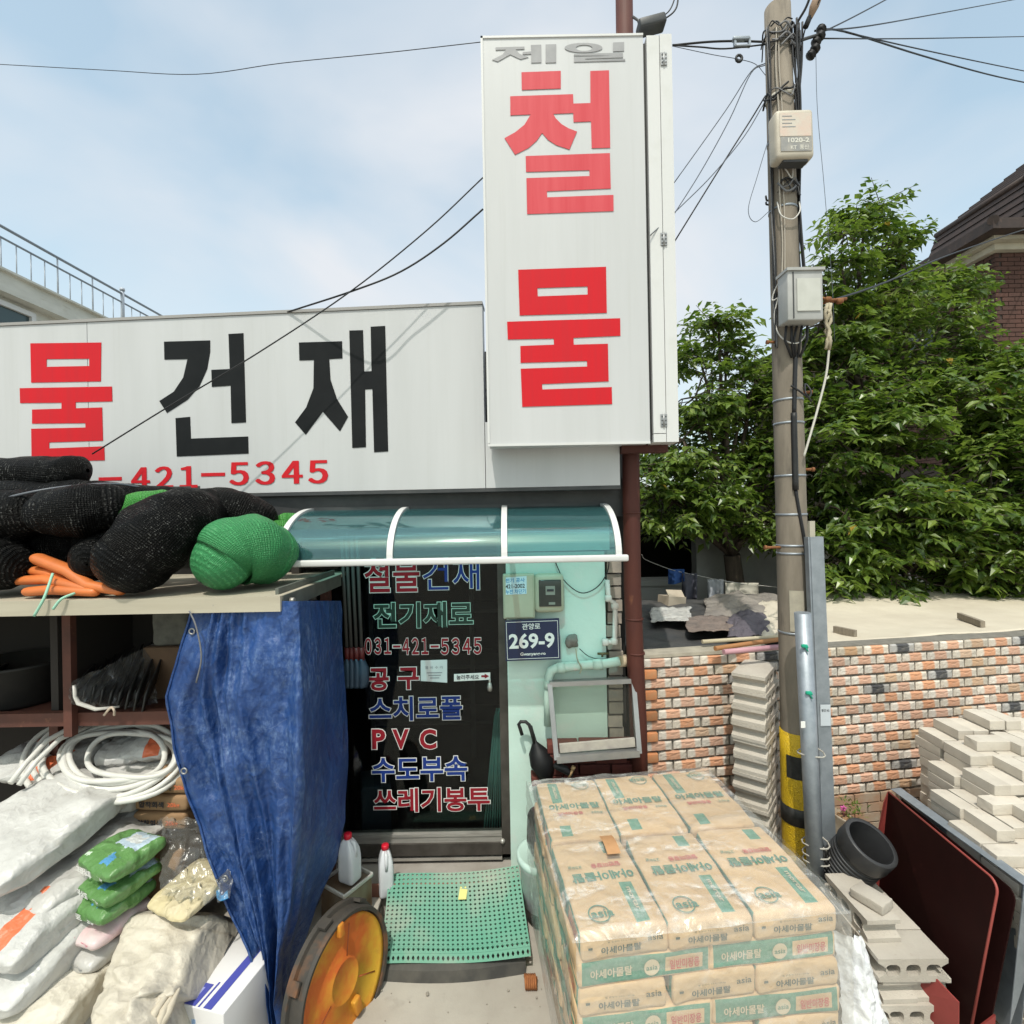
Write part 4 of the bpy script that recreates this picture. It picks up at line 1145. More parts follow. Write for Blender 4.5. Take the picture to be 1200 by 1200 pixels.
# ================================================================ behind the wall: low roofs, laundry, houses, trees
# pale tarpaulin roof on the right
m = MB()
def roof_pt(a, b):
    X0 = 1.92 + 1.15*b; X1 = 5.6
    x = X0 + (X1-X0)*a
    yf = 3.45 + 0.138*(x-1.73) + 0.13
    yb = 5.7 + 0.25*a
    y = yf + (yb-yf)*b
    z = 1.43 + 0.05*b + 0.035*math.sin(a*7+0.6)*b*b + 0.02*nz((x, y, 0), 2.2) + 0.006*nz((x, y, 3), 9) - 0.05*math.sin(b*math.pi)
    if b > 0.98: z -= 0.06
    return Vector((x + (0.25*(1-b) if a < 0.01 else 0), y, z))
m.grid(roof_pt, 70, 40)
canvas = pm('weathered_cream_tarpaulin', (0.58,0.52,0.42), (0.50,0.44,0.35), 1.6, rough=0.8, bump=0.2, bscale=14, bdist=0.02, c3=(0.42,0.35,0.26), s3=3, lo3=0.62, hi3=0.85)
shed = thing('tarpaulin_shed', 'low shed roof covered by a pale cream tarpaulin behind the brick wall', 'shed roof', (3.0, 4.5, 0))
m.build('tarpaulin', canvas, shed, solid=0.008)
m = MB(); m.prism([(2.0,3.75,0),(5.4,4.2,0),(5.5,5.6,0),(2.0,5.5,0)], (0,0,1.28)); m.build('wall', pm('shed_block_wall', (0.3,0.28,0.25), rough=0.9), shed)
for a, b, lab in (((978,744,3.95),(1003,755,3.8),'short weathered board lying on the tarpaulin roof close to the pole'), ((1124,725,4.35),(1152,741,4.02),'longer grey board lying on the tarpaulin roof far from the pole')):
    o = MB(); p, q = V(*a), V(*b); p.z = q.z = 1.452; fbar(o, p, q, 0.05, 0.03)
    tag(o.build('board', pm('grey_timber', (0.2,0.17,0.13), (0.28,0.24,0.19), 14, rough=0.9, stretch=(1,8,1))), lab, 'board')
# dark rag covered roof on the left
m = MB()
def rag_pt(a, b):
    x = 0.80 + (1.25 + 0.95*b)*a; y0 = 3.36 + 0.138*(x-0.83) + 0.14
    y = y0 + (5.3-y0)*b
    z = 1.40 + 0.05*b + 0.045*nz((x, y, 2), 2.5)*b + 0.018*nz((x, y, 7), 7)
    return Vector((x, y, z))
m.grid(rag_pt, 50, 50)
rag = pm('sooty_plastic_sheet', (0.055,0.057,0.062), (0.095,0.09,0.085), 4, rough=0.45, bump=0.4, bscale=12, bdist=0.02, c3=(0.24,0.23,0.22), s3=7, lo3=0.66, hi3=0.8)
lr = thing('low_roof', 'low flat roof under sooty plastic sheets left of the pole', 'shed roof', (1.5, 4.5, 0))
m.build('sheet', rag, lr, solid=0.006)
m = MB(); m.prism([(0.95,3.6,0),(2.0,3.7,0),(2.0,5.4,0),(0.95,5.4,0)], (0,0,1.34)); m.build('wall', MC['shed_block_wall'], lr)
def cloth(name, lab, cat, mat, px0, px1, py0, py1, Y0, Y1, amp=0.05, seed=0, top=0.0):
    mb = MB()
    def fn(a, b):
        px = px0 + (px1-px0)*a + 6*nz((a*2, b*2, seed), 1.3); py = py1 + (py0-py1)*b
        Y = Y0 + (Y1-Y0)*b
        Y = min(Y, 0.915/max(0.05, -uv(px, py)[1]))
        p = V(px, py, Y); p.z += 0.45*amp*nz((a*3, b*3, seed+4), 1.7) + 0.25*amp*nz((a*3, b*3, seed+9), 4) + top*math.sin(a*math.pi)*b
        return p
    mb.grid(fn, 24, 16)
    return tag(mb.build(name, mat, solid=0.006), lab, cat)
cloth('rag', 'brownish pink rag spread on the sooty roof', 'rag', pm('pinkish_rag', (0.22,0.17,0.145), (0.15,0.125,0.11), 9, rough=0.95, crush=6, cdist=0.05, bscale=40), 806, 862, 722, 740, 4.9, 5.35, 0.03, 1)
cloth('rag', 'dark mauve rag lying near the pole on the sooty roof', 'rag', pm('mauve_rag', (0.12,0.105,0.125), (0.09,0.08,0.095), 9, rough=0.95, crush=6, cdist=0.05, bscale=40), 852, 900, 724, 746, 4.8, 5.2, 0.05, 2, 0.06)
cloth('rag', 'crumpled white rag at the far left of the sooty roof', 'rag', pm('white_rag', (0.5,0.49,0.46), (0.36,0.35,0.33), 9, rough=0.95, crush=6, cdist=0.05, bscale=40), 762, 810, 712, 728, 5.0, 5.4, 0.04, 3)
cloth('tarpaulin', 'taupe folded tarpaulin heaped behind the pole', 'tarpaulin', pm('taupe_canvas', (0.26,0.23,0.2), (0.18,0.16,0.145), 5, rough=0.9, crush=6, cdist=0.05, bscale=40), 826, 915, 700, 722, 5.2, 5.7, 0.07, 4, 0.05)
cloth('tarpaulin', 'pale curled flap of tarpaulin rising left of the pole', 'tarpaulin', canvas, 886, 930, 706, 748, 4.6, 5.2, 0.05, 5, 0.03)
bx_ = thing('cardboard_box', 'open cardboard box sitting on the sooty roof', 'box', tuple(V(786, 716, 5.1)))
crd = pm('sun_bleached_cardboard', (0.47,0.40,0.31), (0.40,0.33,0.25), 8, rough=0.9)
m = MB(); q = V(787, 707, 5.15); RB = Matrix.Rotation(R(24), 3, 'Z') @ Matrix.Rotation(R(6), 3, 'Y'); m.box(q, (0.22, 0.16, 0.15), RB); m.build('carton', crd, bx_)
m = MB(); m.box(q + Vector((0.03,-0.03,0.10)), (0.2, 0.09, 0.006), RB @ Matrix.Rotation(R(50),3,'X')); m.build('flap', crd, bx_)
for k, (a, b, cm, lab, r_) in enumerate((((823,752,4.6),(915,746,4.5),pm('pale_timber',(0.48,0.42,0.3),rough=0.8),'pale yellow stick, uppermost of the three poles on the sooty roof',0.017),
      ((838,760,4.25),(915,749,4.2),pm('orange_timber',(0.36,0.17,0.07),rough=0.8),'orange brown pole, middle of the three on the sooty roof',0.02),
      ((848,764,4.05),(915,758,4.0),pm('pink_pipe',(0.48,0.26,0.3),rough=0.5),'pink plastic pipe, lowest of the three on the sooty roof',0.022))):
    o = MB(); p, q = [V(w[0], w[1], 0.905/-uv(w[0], w[1])[1]) for w in (a, b)]; o.tube([p, q], r_*0.8, 10)
    tag(o.build('pole', cm), lab, 'pole')
# grey house wall with the dark doorway
nh = thing('grey_house', 'grey rendered house with a dark open doorway under the tree', 'house', (2.4, 7.2, 0))
rend = pm('grey_render', (0.40,0.40,0.37), (0.32,0.32,0.3), 3, rough=0.95, bump=0.2)
m = MB()
xq = lambda px, Y: V(px, 640, Y).x
m.bx(xq(816,7), xq(885,7), 7.0, 7.2, 0, 2.55); m.bx(xq(885,7), 9.0, 7.9, 8.1, 0, 2.6); m.bx(xq(885,7)-0.1, xq(885,7), 7.2, 8.0, 0, 2.55)
m.bx(xq(740,7), xq(816,7), 7.0, 7.2, 2.35, 2.55); m.bx(1.2, xq(740,7), 7.0, 7.2, 0, 2.55)
m.build('wall', rend, nh)
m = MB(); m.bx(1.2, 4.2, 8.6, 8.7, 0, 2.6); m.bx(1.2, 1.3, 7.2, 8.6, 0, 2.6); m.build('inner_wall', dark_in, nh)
m = MB(); m.bx(1.0, 9.2, 6.85, 9.4, 2.56, 2.68); m.build('roof', pm('dark_roof', (0.1,0.1,0.1), rough=0.8), nh)
m = MB(); m.bx(xq(742,6.6), xq(803,6.6), 6.5, 6.75, 0, V(770,686,6.5).z); m.bx(xq(742,6.6)-0.03, xq(806,6.6), 6.46, 6.78, V(770,686,6.5).z, V(770,684,6.5).z+0.05); m.build('ledge', pm('pale_ledge', (0.33,0.33,0.31), rough=0.9), nh)
# clothes line
ln = [V(757, 656, 6.0), V(785, 667, 6.0), V(806, 672, 6.0), V(850, 681, 6.0), V(890, 686, 6.0), V(920, 689, 6.0)]
cable('thin clothes line strung from the rusty post towards the pole', [V(752,650,5.9)] + ln, 0.004, cable_white, 5, 'clothes_line', 'clothes line')
for lab, mt, a, b, c_, d_, sd in (
   ('small blue cloth hanging first on the clothes line', pm('blue_cloth', (0.05,0.12,0.35), (0.03,0.08,0.25), 9, rough=0.9), 783, 802, 667, 682, 1),
   ('dark grey shirt hanging on the clothes line beside the blue cloth', pm('slate_cloth', (0.10,0.10,0.13), (0.07,0.07,0.09), 9, rough=0.9), 799, 817, 672, 705, 2),
   ('pale grey towel hanging on the clothes line', pm('pale_grey_cloth', (0.36,0.37,0.4), (0.3,0.31,0.34), 9, rough=0.9), 829, 848, 679, 706, 3),
   ('cream cloth with folds hanging nearest the pole', pm('cream_cloth', (0.5,0.47,0.4), (0.42,0.39,0.33), 9, rough=0.9), 850, 889, 683, 707, 4)):
    mb = MB()
    def fn(s, t, a=a, b=b, c_=c_, d_=d_, sd=sd):
        px = a + (b-a)*s; py = c_ + (d_-c_)*t + 3*math.sin(s*2.5+sd)*t + (686-683)*0
        return V(px, py, 6.0 + 0.05*math.sin(s*9+sd)*t + 0.02*nz((s*3,t*3,sd),2))
    mb.grid(fn, 12, 12)
    tag(mb.build('laundry', mt, solid=0.004), lab, 'laundry', 'laundry on the line')

# ---- brick house at the right edge
bh = thing('brick_house', 'dark red brick house with brown tiled roof at the right edge', 'house', (9.5, 10, 0))
hb = pm('brown_red_brick', (0.10,0.048,0.037), (0.068,0.036,0.029), 3, rough=0.9, c3=(0.2,0.09,0.06), s3=9, lo3=0.6, hi3=0.8)
hx = 7.62; hy = 8.0
zt_h = V(1171, 296, hy).z
m = MB(); m.bx(hx+0.012, 12, hy+0.012, 16, 0, zt_h); m.build('wall', pm('dark_joint', (0.06,0.045,0.04), rough=0.95), bh)
m = MB(); rr = random.Random(3)
z = zt_h - 0.04; k = 0
while z > 3.1:
    x = hx + (0 if k % 2 else 0.1)
    while x < 8.9:
        w_ = 0.19 if x > hx + 0.001 else 0.19
        m.box((x + w_/2, hy + 0.03 - rr.uniform(0,0.004), z), (w_, 0.06, 0.057)); x += 0.2
    y = hy + (0.1 if k % 2 else 0.0)
    while y < 11.5:
        m.box((hx + 0.03 - rr.uniform(0,0.004), y + 0.095, z), (0.06, 0.19, 0.057)); y += 0.2
    z -= 0.069; k += 1
stuff(m.build('bricks', hb, bh))
cream_t = pm('cream_cornice', (0.50,0.46,0.37), (0.42,0.38,0.3), 4, rough=0.7)
m = MB()
for k, (o_, z0_, z1_) in enumerate(((0.10, 0.0, 0.10), (0.22, 0.102, 0.22), (0.30, 0.222, 0.27))):
    m.bx(hx-o_, 12, hy-o_, 16, zt_h+z0_, zt_h+z1_)
m.build('cornice', cream_t, bh)
m = MB(); m.bx(hx-0.012, hx+0.03, 9.2, 9.75, 4.3, 5.6); m.build('window', pm('dark_window', (0.02,0.022,0.025), rough=0.15), bh)
# hip roof with tile courses and a raised gable
tile_b = pm('brown_roof_tile', (0.055,0.035,0.029), (0.037,0.026,0.023), 6, rough=0.6, c3=(0.09,0.058,0.045), s3=14)
m = MB()
ez = zt_h + 0.28
ex0, ey0 = hx - 0.42, hy - 0.42
apex = Vector((10.6, 11.2, ez + 1.45))
def courses(mb, a, b, ap, n=14, lift=0.035):
    for k in range(n):
        t0, t1 = k/n, (k+1)/n
        p0, p1 = a.lerp(ap, t0), b.lerp(ap, t0); q0, q1 = a.lerp(ap, t1), b.lerp(ap, t1)
        mb.add([p0+EZ*lift, p1+EZ*lift, q1, q0, p0, p1], [(0,1,2,3),(0,4,5,1)])
A_, B_, C_ = Vector((ex0, ey0, ez)), Vector((13.5, ey0, ez)), Vector((ex0, 16.5, ez))
courses(m, A_, B_, apex); courses(m, C_, A_, apex)
m.bx(ex0, 13.4, ey0, 16.4, ez-0.12, ez-0.001)
roof = m.build('roof', tile_b, bh)
m = MB(); m.tube([A_, apex], 0.07, 10); m.build('ridge', tile_b, roof)
# dormer like corner tower roof
m = MB()
ta = V(1172, 222, 9.2); 
tb = Vector((8.75, 8.55, ez+0.15)); tw = 1.25; th = 1.3
P_ = [tb, tb+Vector((tw*2,0,0)), tb+Vector((tw*2,tw*2,0)), tb+Vector((0,tw*2,0))]
U_ = [p + Vector(((0.28 if p.x < tb.x+0.1 else -0.28), (0.28 if p.y < tb.y+0.1 else -0.28), th)) for p in P_]
for i in range(4):
    j = (i+1) % 4
    n_ = 9
    for k in range(n_):
        t0, t1 = k/n_, (k+1)/n_
        p0, p1 = P_[i].lerp(U_[i], t0), P_[j].lerp(U_[j], t0); q0, q1 = P_[i].lerp(U_[i], t1), P_[j].lerp(U_[j], t1)
        o_ = ((p0+p1)/2 - (tb + Vector((tw,tw,0)))); o_.z = 0; o_ = o_.normalized()*0.02
        m.add([p0+o_, p1+o_, q1, q0], [(0,1,2,3)])
ap2 = tb + Vector((tw,tw,th+0.9))
for i in range(4): courses(m, U_[i], U_[(i+1)%4], ap2, 8, 0.03)
m.tube([U_[0]-Vector((0.03,0.03,0)), U_[1]-Vector((-0.03,0.03,0))], 0.06, 8); m.tube([P_[0], U_[0]], 0.06, 8); m.tube([U_[3], U_[0]], 0.06, 8)
for k in range(4): m.lathe([(0.09,0),(0.06,0.09),(0,0.12)], U_[0].lerp(U_[1], k/3.0), None, 8)
m.build('tower_roof', tile_b, roof)
m = MB(); q = tb + Vector((0.55, -0.05, 0.35)); m.lathe([(0.22,-0.1),(0.22,0.0),(0.17,0.14),(0.0,0.22)], q, Matrix.Rotation(R(90),3,'X'), 14); m.build('dormer', pm('black_vent', (0.03,0.03,0.03), rough=0.6), roof)

# ---- white block behind the signboard, left
wb = thing('white_building', 'white flat roofed building with a roof railing beyond the signboard', 'building', (-12, 12, 0))
wp = pm('off_white_stucco', (0.60,0.60,0.55), (0.5,0.5,0.45), 2, rough=0.8, c3=(0.35,0.33,0.25), s3=2.2, lo3=0.62, hi3=0.85, stretch=(1,1,3))
bx0 = -10.0
zs = V(0, 318, 10.0).z
m = MB(); m.bx(-16, bx0-0.05, 6.5, 24, 0, zs-0.02); m.build('wall', wp, wb)
m = MB(); m.bx(-16, bx0+0.22, 6.3, 24.2, zs-0.42, zs-0.04); m.bx(-16, bx0+0.32, 6.2, 24.3, zs-0.04, zs); m.build('cornice', wp, wb)
for y0_ in (8.4, 11.6, 14.8):
    m = MB(); m.bx(bx0-0.04, bx0-0.02, y0_, y0_+2.3, zs-2.2, zs-0.62); o = m.build('window', pm('grey_green_pane', (0.05,0.075,0.08), rough=0.12), wb)
    m = MB(); m.bx(bx0-0.04, bx0+0.04, y0_-0.1, y0_, zs-2.3, zs-0.52); m.bx(bx0-0.04, bx0+0.04, y0_+2.3, y0_+2.4, zs-2.3, zs-0.52); m.bx(bx0-0.04, bx0+0.04, y0_, y0_+2.3, zs-0.62, zs-0.52); m.bx(bx0-0.02, bx0+0.02, y0_+1.12, y0_+1.18, zs-2.2, zs-0.62); m.build('frame', white_paint, o)
rail = pm('grey_blue_rail', (0.20,0.23,0.27), rough=0.5, metal=0.3)
rp = pm('pale_rail', (0.42,0.45,0.5), rough=0.5, metal=0.2)
m = MB(); rx = bx0 + 0.2
m.tube([(rx, 6.4, zs+0.84), (rx, 24, zs+0.84)], 0.03, 8); m.tube([(rx, 6.4, zs+0.62), (rx, 24, zs+0.62)], 0.022, 8)
rl = m.build('railing', rail, wb)
y = 6.5; k = 0
bal = MB(); bal.tube([(0,0,0),(0,0,0.61)], 0.011, 6); balm = None
while y < 22:
    if k % 12 == 9:
        m = MB(); m.tube([(rx, y, zs), (rx, y, zs+0.92)], 0.045, 10); m.tube([(rx, y, zs+0.92), (rx, y, zs+0.98)], 0.06, 10); m.build('post', rp, rl)
    else:
        if balm is None: o = bal.build('baluster', rp, rl, world=False); balm = o.data
        else: o = link('baluster', balm, rl)
        o.location = Vector((rx, y, zs)) - wloc(rl)
        if k % 12 in (3, 6): o.scale = (1.5, 1.5, 1.36)
    y += 0.31; k += 1

# ---- trees
def leaf_mat(name, c, tr):
    t = NT(name)
    n_ = t.noise(3.0, 3, 0.6)
    col = t.mix(t.ramp(n_, 0.35, 0.7), c, tuple(a*0.72 for a in c))
    b = t.bsdf(col, 0.33, 0, None, 0.6)
    tl = t.n('ShaderNodeBsdfTranslucent'); tl.inputs[0].default_value = tr + (1,)
    mx = t.n('ShaderNodeMixShader'); mx.inputs[0].default_value = 0.34
    t.l(b.outputs[0], mx.inputs[1]); t.l(tl.outputs[0], mx.inputs[2]); t.l(mx.outputs[0], t.out.inputs[0])
    return t.m
LM = [leaf_mat('leaf_green', (0.14,0.21,0.036), (0.22,0.34,0.035)), leaf_mat('leaf_dark', (0.07,0.125,0.025), (0.10,0.19,0.02)), leaf_mat('leaf_light', (0.22,0.29,0.065), (0.28,0.40,0.06)), leaf_mat('leaf_yellow', (0.38,0.25,0.03), (0.4,0.3,0.05))]
bark = pm('brown_bark', (0.10,0.075,0.055), (0.06,0.045,0.035), 9, rough=0.95, bump=0.5, stretch=(3,3,0.6))
def add_leaf(v, f, m, p, d, n, L, W, mi):
    """a folded, drooping pointed leaf of six points"""
    s_ = d.cross(n).normalized(); n2 = s_.cross(d)
    o = len(v)
    droop = n2 * (-0.16*L)
    v += [p, p + d*L*0.42 + s_*W*0.5 + n2*W*0.18, p + d*L + droop, p + d*L*0.42 - s_*W*0.5 + n2*W*0.18, p + d*L*0.45]
    f += [(o, o+1, o+2, o+4), (o, o+4, o+2, o+3)]
    m += [mi, mi]
def make_tree(name, label, base, lobes, seed, L0, sprigs, single=0):
    rn = random.Random(seed)
    tr = thing(name, label, 'tree', tuple(base))
    top = sum((l[0] for l in lobes), Vector((0,0,0))) / len(lobes)
    mb = MB()
    fork = Vector((base.x*0.4 + top.x*0.6, base.y*0.5+top.y*0.5, max(1.6, top.z*0.55)))
    mb.tube([base, base.lerp(fork, 0.5) + Vector((0.08,0.05,0)), fork], [0.16, 0.12, 0.10], 12)
    trunk = mb.build('trunk', bark, tr)
    mb = MB()
    v = []; f = []; mt = []; near = []
    for c, r in lobes:
        mid = fork.lerp(c, 0.5) + Vector((rn.uniform(-.2,.2), rn.uniform(-.2,.2), rn.uniform(0,.3)))
        mb.tube([fork, mid, c], [0.05, 0.03, 0.012], 7)
        ns = int(sprigs * (r/0.5)**2)
        cl = []
        for k in range(max(4, int(8*(r/0.45)))):        # leafy sprays, flat and overlapping, with gaps between
            th = rn.uniform(0, 2*math.pi); ph = math.acos(rn.uniform(-0.8, 1))
            dv = Vector((math.sin(ph)*math.cos(th), math.sin(ph)*math.sin(th), math.cos(ph)))
            cl.append((c + dv*r*rn.uniform(0.45, 1.05), dv, rn.uniform(0.30, 0.52)*r, rn.random()))
            mb.tube([c, c + dv*r*0.5 + Vector((0,0,0.04)), cl[-1][0]], [0.012, 0.009, 0.005], 5, caps=False)
        for k in range(ns):
            q0, dirv, sr, tone0 = rn.choice(cl)
            th = rn.uniform(0, 2*math.pi); rad = sr*rn.random()**0.6
            p = q0 + Vector((math.cos(th)*rad, math.sin(th)*rad, rn.gauss(0, 0.30)*sr - 0.30*rad*rad/sr))
            tw = (Vector((math.cos(th), math.sin(th), -0.1)) + dirv*0.5 + Vector((rn.uniform(-.5,.5), rn.uniform(-.5,.5), rn.uniform(-.35,.35)))).normalized()
            nl = rn.randint(6, 10); ln_ = L0*rn.uniform(1.6, 2.8)
            q = p
            if rn.random() < 0.35: mb.tube([p - tw*0.12, p + tw*ln_], [0.006, 0.003], 4, caps=False)
            tone = 0.6*tone0 + 0.4*rn.random()
            for i in range(nl):
                q = p + tw*(ln_*i/nl)
                sgn = 1 if i % 2 else -1
                side = tw.cross(Vector((rn.uniform(-.4,.4), rn.uniform(-.4,.4), 1))).normalized()
                d = (tw*0.55 + side*sgn*0.8 + Vector((0,0,rn.uniform(-.55,.1)))).normalized()
                n = (Vector((0,0,1)) + Vector((rn.uniform(-.7,.7), rn.uniform(-.7,.7), 0))).normalized()
                if abs(d.dot(n)) > 0.95: n = Vector((1,0,0))
                L = L0*rn.uniform(0.5, 1.3)
                x = rn.random()*0.6 + tone*0.4
                mi = 1 if x < 0.38 else (2 if x > 0.74 else 0)
                if rn.random() < 0.0012: mi = 3
                add_leaf(v, f, mt, q, d, n, L, L*rn.uniform(0.40, 0.52), mi)
    mb.build('limbs', bark, tr)
    cr = MB(); cr.v = v; cr.f = [list(a) for a in f]; cr.m = mt; cr.sm = [False]*len(f); cr.uv = [None]*len(f)
    stuff(cr.build('crown', LM, tr))
    return tr, len(f)
def lob(lst): return [(V(px, py, Y), r/600*Y) for px, py, Y, r in lst]
t1, n1 = make_tree('broadleaf_tree', 'loose green tree left of the utility pole with a tall leafy shoot', Vector((2.9, 6.6, 0)),
  lob([(842,385,6.3,26),(820,420,6.3,26),(850,425,6.5,30),(815,465,6.2,34),(885,445,6.6,34),(868,490,6.5,46),(800,515,6.1,42),(838,545,6.2,52),(888,555,6.5,46),(768,560,6.0,34),(790,588,6.0,38),(840,590,6.1,40),(880,605,6.3,34),(760,590,5.9,26),(905,480,6.6,44),(918,545,6.5,48),(912,610,6.3,38),(938,400,6.6,34)]), 11, 0.125, 165)
t2, n2 = make_tree('broadleaf_tree', 'tall dense green tree right of the utility pole in front of the brick house', Vector((4.6, 6.9, 0)),
  lob([(1014,250,6.6,26),(1000,272,6.5,28),(985,305,6.4,34),(1030,300,6.7,36),(1062,315,6.8,32),(1090,322,6.9,22),(958,320,6.4,26),(960,380,6.4,40),(1010,360,6.5,50),(1065,372,6.8,40),(1100,350,6.9,26),(1040,420,6.5,60),(975,440,6.3,50),(1090,430,6.7,36),(1105,395,6.9,30),(1120,330,7.0,20)]), 21, 0.12, 145)
t3, n3 = make_tree('broadleaf_tree', 'broad bushy green tree spreading low over the cream tarpaulin roof', Vector((5.2, 6.3, 0)),
  lob([(985,520,5.9,55),(1050,500,6.0,60),(1115,480,6.1,46),(1165,455,6.2,34),(1200,440,6.3,40),(1165,430,6.4,26),(1180,520,6.0,60),(1225,490,6.0,50),(960,590,5.8,50),(1020,590,5.8,62),(1090,570,5.8,70),(1160,585,5.7,66),(1220,580,5.7,60),(975,650,5.75,44),(1040,650,5.7,46),(1110,645,5.6,52),(1175,640,5.6,52),(1230,640,5.6,50),(985,668,5.8,24),(1060,674,5.75,24),(1140,672,5.7,24)]), 33, 0.132, 165)
print('leaves', n1, n2, n3)
# ================================================================ the shelf left of the door
sh = thing('storage_shelf', 'rusty steel shelf with a beige top board left of the blue tarp', 'shelf', (-1.9, 2.8, 0))
brown = pm('brown_primer', (0.11,0.04,0.028), (0.075,0.03,0.022), 7, rough=0.7, c3=(0.2,0.09,0.05), s3=16, lo3=0.66, hi3=0.78)
beige_p = pm('beige_painted_board', (0.46,0.42,0.33), (0.40,0.36,0.28), 3, rough=0.6, c3=(0.28,0.23,0.17), s3=7, lo3=0.66, hi3=0.8, stretch=(0.5,2,6))
sx1 = -1.085; STOP = V(200, 701, 2.38).z; SBOT = V(200, 719, 2.38).z
m = MB(); m.bx(-4.4, sx1, 2.38, 2.40, SBOT, STOP); m.bx(-4.4, sx1, 2.401, 3.38, STOP-0.02, STOP); m.build('top_board', beige_p, sh)
m = MB(); m.bx(sx1-0.02, sx1+0.004, 2.404, 3.22, SBOT, STOP-0.002)
m.bx(sx1-0.045, sx1-0.03, 2.43, 3.2, STOP, STOP+0.03); m.build('end_rail', pm('mouldy_rail', (0.13,0.14,0.12), (0.08,0.085,0.075), 8, rough=0.7), sh)
m = MB(); q = Vector((sx1+0.008, 2.47, (STOP+SBOT)/2)); m.tube([q, q+EX*0.02], 0.014, 8); m.build('bolt', steel, sh)
MZ = V(100, 838, 2.74).z
m = MB(); m.bx(-4.4, sx1-0.03, 2.72, 2.76, MZ-0.05, MZ+0.02); m.bx(-4.4, sx1-0.03, 2.761, 3.3, MZ-0.02, MZ); m.build('middle_shelf', brown, sh)
px_ = V(82, 780, 2.70).x
m = MB(); m.bx(px_-0.022, px_+0.022, 2.68, 2.718, MZ-0.09, STOP-0.022); m.build('post', brown, sh)
for x in (-3.1, -2.62, sx1-0.06):
    m = MB(); m.bx(x-0.025, x+0.025, 2.90 if x < -2 else 3.1, 2.95 if x < -2 else 3.15, 0, MZ-0.052 if x < -2 else STOP-0.022); m.build('post', brown, sh)
m = MB(); m.bx(-3.2, sx1-0.03, 2.9, 3.3, 0.42, 0.45); m.build('lower_shelf', brown, sh)
m = MB(); m.bx(-4.4, sx1-0.03, 3.33, 3.39, 0, STOP-0.022); m.bx(-4.45, -4.40, 2.4, 3.39, 0, STOP-0.022); m.bx(-2.52, -2.48, 2.78, 3.329, MZ+0.001, STOP-0.022); m.build('back_board', pm('dark_board', (0.035,0.03,0.027), rough=0.9), sh)
# ---- knitted net rolls on the top
def net(name, c1, c2, shine, lo_=0.45, hi_=1.15):
    t = NT(name)
    u = t.n('ShaderNodeUVMap'); mp = t.n('ShaderNodeMapping'); t.l(u.outputs[0], mp.inputs['Vector'])
    w1 = t.n('ShaderNodeTexWave', wave_type='BANDS', bands_direction='X', i_Scale=1.0, i_Distortion=3.0); w1.inputs['Detail'].default_value = 1.5; w1.inputs['Detail Scale'].default_value = 2.5
    w2 = t.n('ShaderNodeTexWave', wave_type='BANDS', bands_direction='Y', i_Scale=1.0, i_Distortion=2.5); w2.inputs['Detail'].default_value = 1.5; w2.inputs['Detail Scale'].default_value = 2.0
    m1 = t.n('ShaderNodeMapping'); m1.inputs['Scale'].default_value = (8.0, 8.0, 1); t.l(u.outputs[0], m1.inputs['Vector']); t.l(m1.outputs[0], w1.inputs['Vector'])
    t.l(m1.outputs[0], w2.inputs['Vector'])
    h = t.math('ADD', t.math('MULTIPLY', w1.outputs[1], 0.6), w2.outputs[1])
    nn = t.math('MULTIPLY', t.ramp(t.noise(70, 3, 0.7), 0.42, 0.62), t.ramp(t.noise(9, 3, 0.6), 0.3, 0.6))
    hh = t.math('MULTIPLY', h, t.math('ADD', t.math('MULTIPLY', nn, 0.9), 0.35))
    f = t.ramp(hh, lo_, hi_)
    col = t.mix(f, c1, c2)  # sparkle glints of the knit mixed into the colour as lighter flecks
    t.bsdf(col, 0.42, 0, t.bump(hh, 0.9, 0.006), shine)
    return t.m
net_b = net('black_shade_net', (0.0018,0.0018,0.0018), (0.12,0.12,0.115), 0.10, 0.85, 1.5)
net_g = net('green_shade_net', (0.03,0.19,0.065), (0.09,0.38,0.15), 0.25)
net_l = net('light_green_shade_net', (0.03,0.19,0.025), (0.10,0.42,0.08), 0.4)
def roll(label, pts, mat, name='net_roll', lump=0.02, fl=(1,1), uvs=None, seed=0, seg=44):
    P = [V(a, b, c) for a, b, c, r in pts]; rs = [r/600*c for a, b, c, r in pts]
    Q = []; S = []
    for i in range(len(P)-1):
        for k in range(12):
            t = k/12; t2 = t*t*(3-2*t)
            p0 = P[max(i-1,0)]; p3 = P[min(i+2,len(P)-1)]; a, b = P[i], P[i+1]
            Q.append(0.5*((2*a)+(b-p0)*t+(2*p0-5*a+4*b-p3)*t*t+(3*a-p0-3*b+p3)*t**3)); S.append(rs[i]+(rs[i+1]-rs[i])*t2)
    Q.append(P[-1]); S.append(rs[-1])
    L = sum((Q[i+1]-Q[i]).length for i in range(len(Q)-1)) + 2*rs[0]; C = 2*math.pi*sum(S)/len(S)
    mb = MB()
    mb.tube(Q, S, seg, caps=False, round_ends=7, uvs=(C*4, L*4), bump=lambda p: lump*(nz(p, 5, seed) + 0.5*nz(p, 13, seed+3) + 0.12*nz(p, 60, seed) + 0.8*(0.4-abs(nz(p, 6.5, seed+6)))), flat=fl)
    return tag(mb.build(name, mat), label, 'net roll', 'rolled nets on the shelf')
roll('black net roll lying highest at the back left of the shelf', [(-60,556,2.85,22),(30,557,2.85,21),(84,553,2.85,19)], net_b, seed=1)
roll('flattened black net roll under the strap, ending at the red phone number', [(-50,592,2.75,24),(60,588,2.75,24),(140,583,2.8,18),(205,588,2.85,15)], net_b, seed=2)
roll('fat black net roll cut by the left edge under the strap', [(-60,608,2.55,32),(0,606,2.55,33),(22,604,2.55,30)], net_b, seed=3)
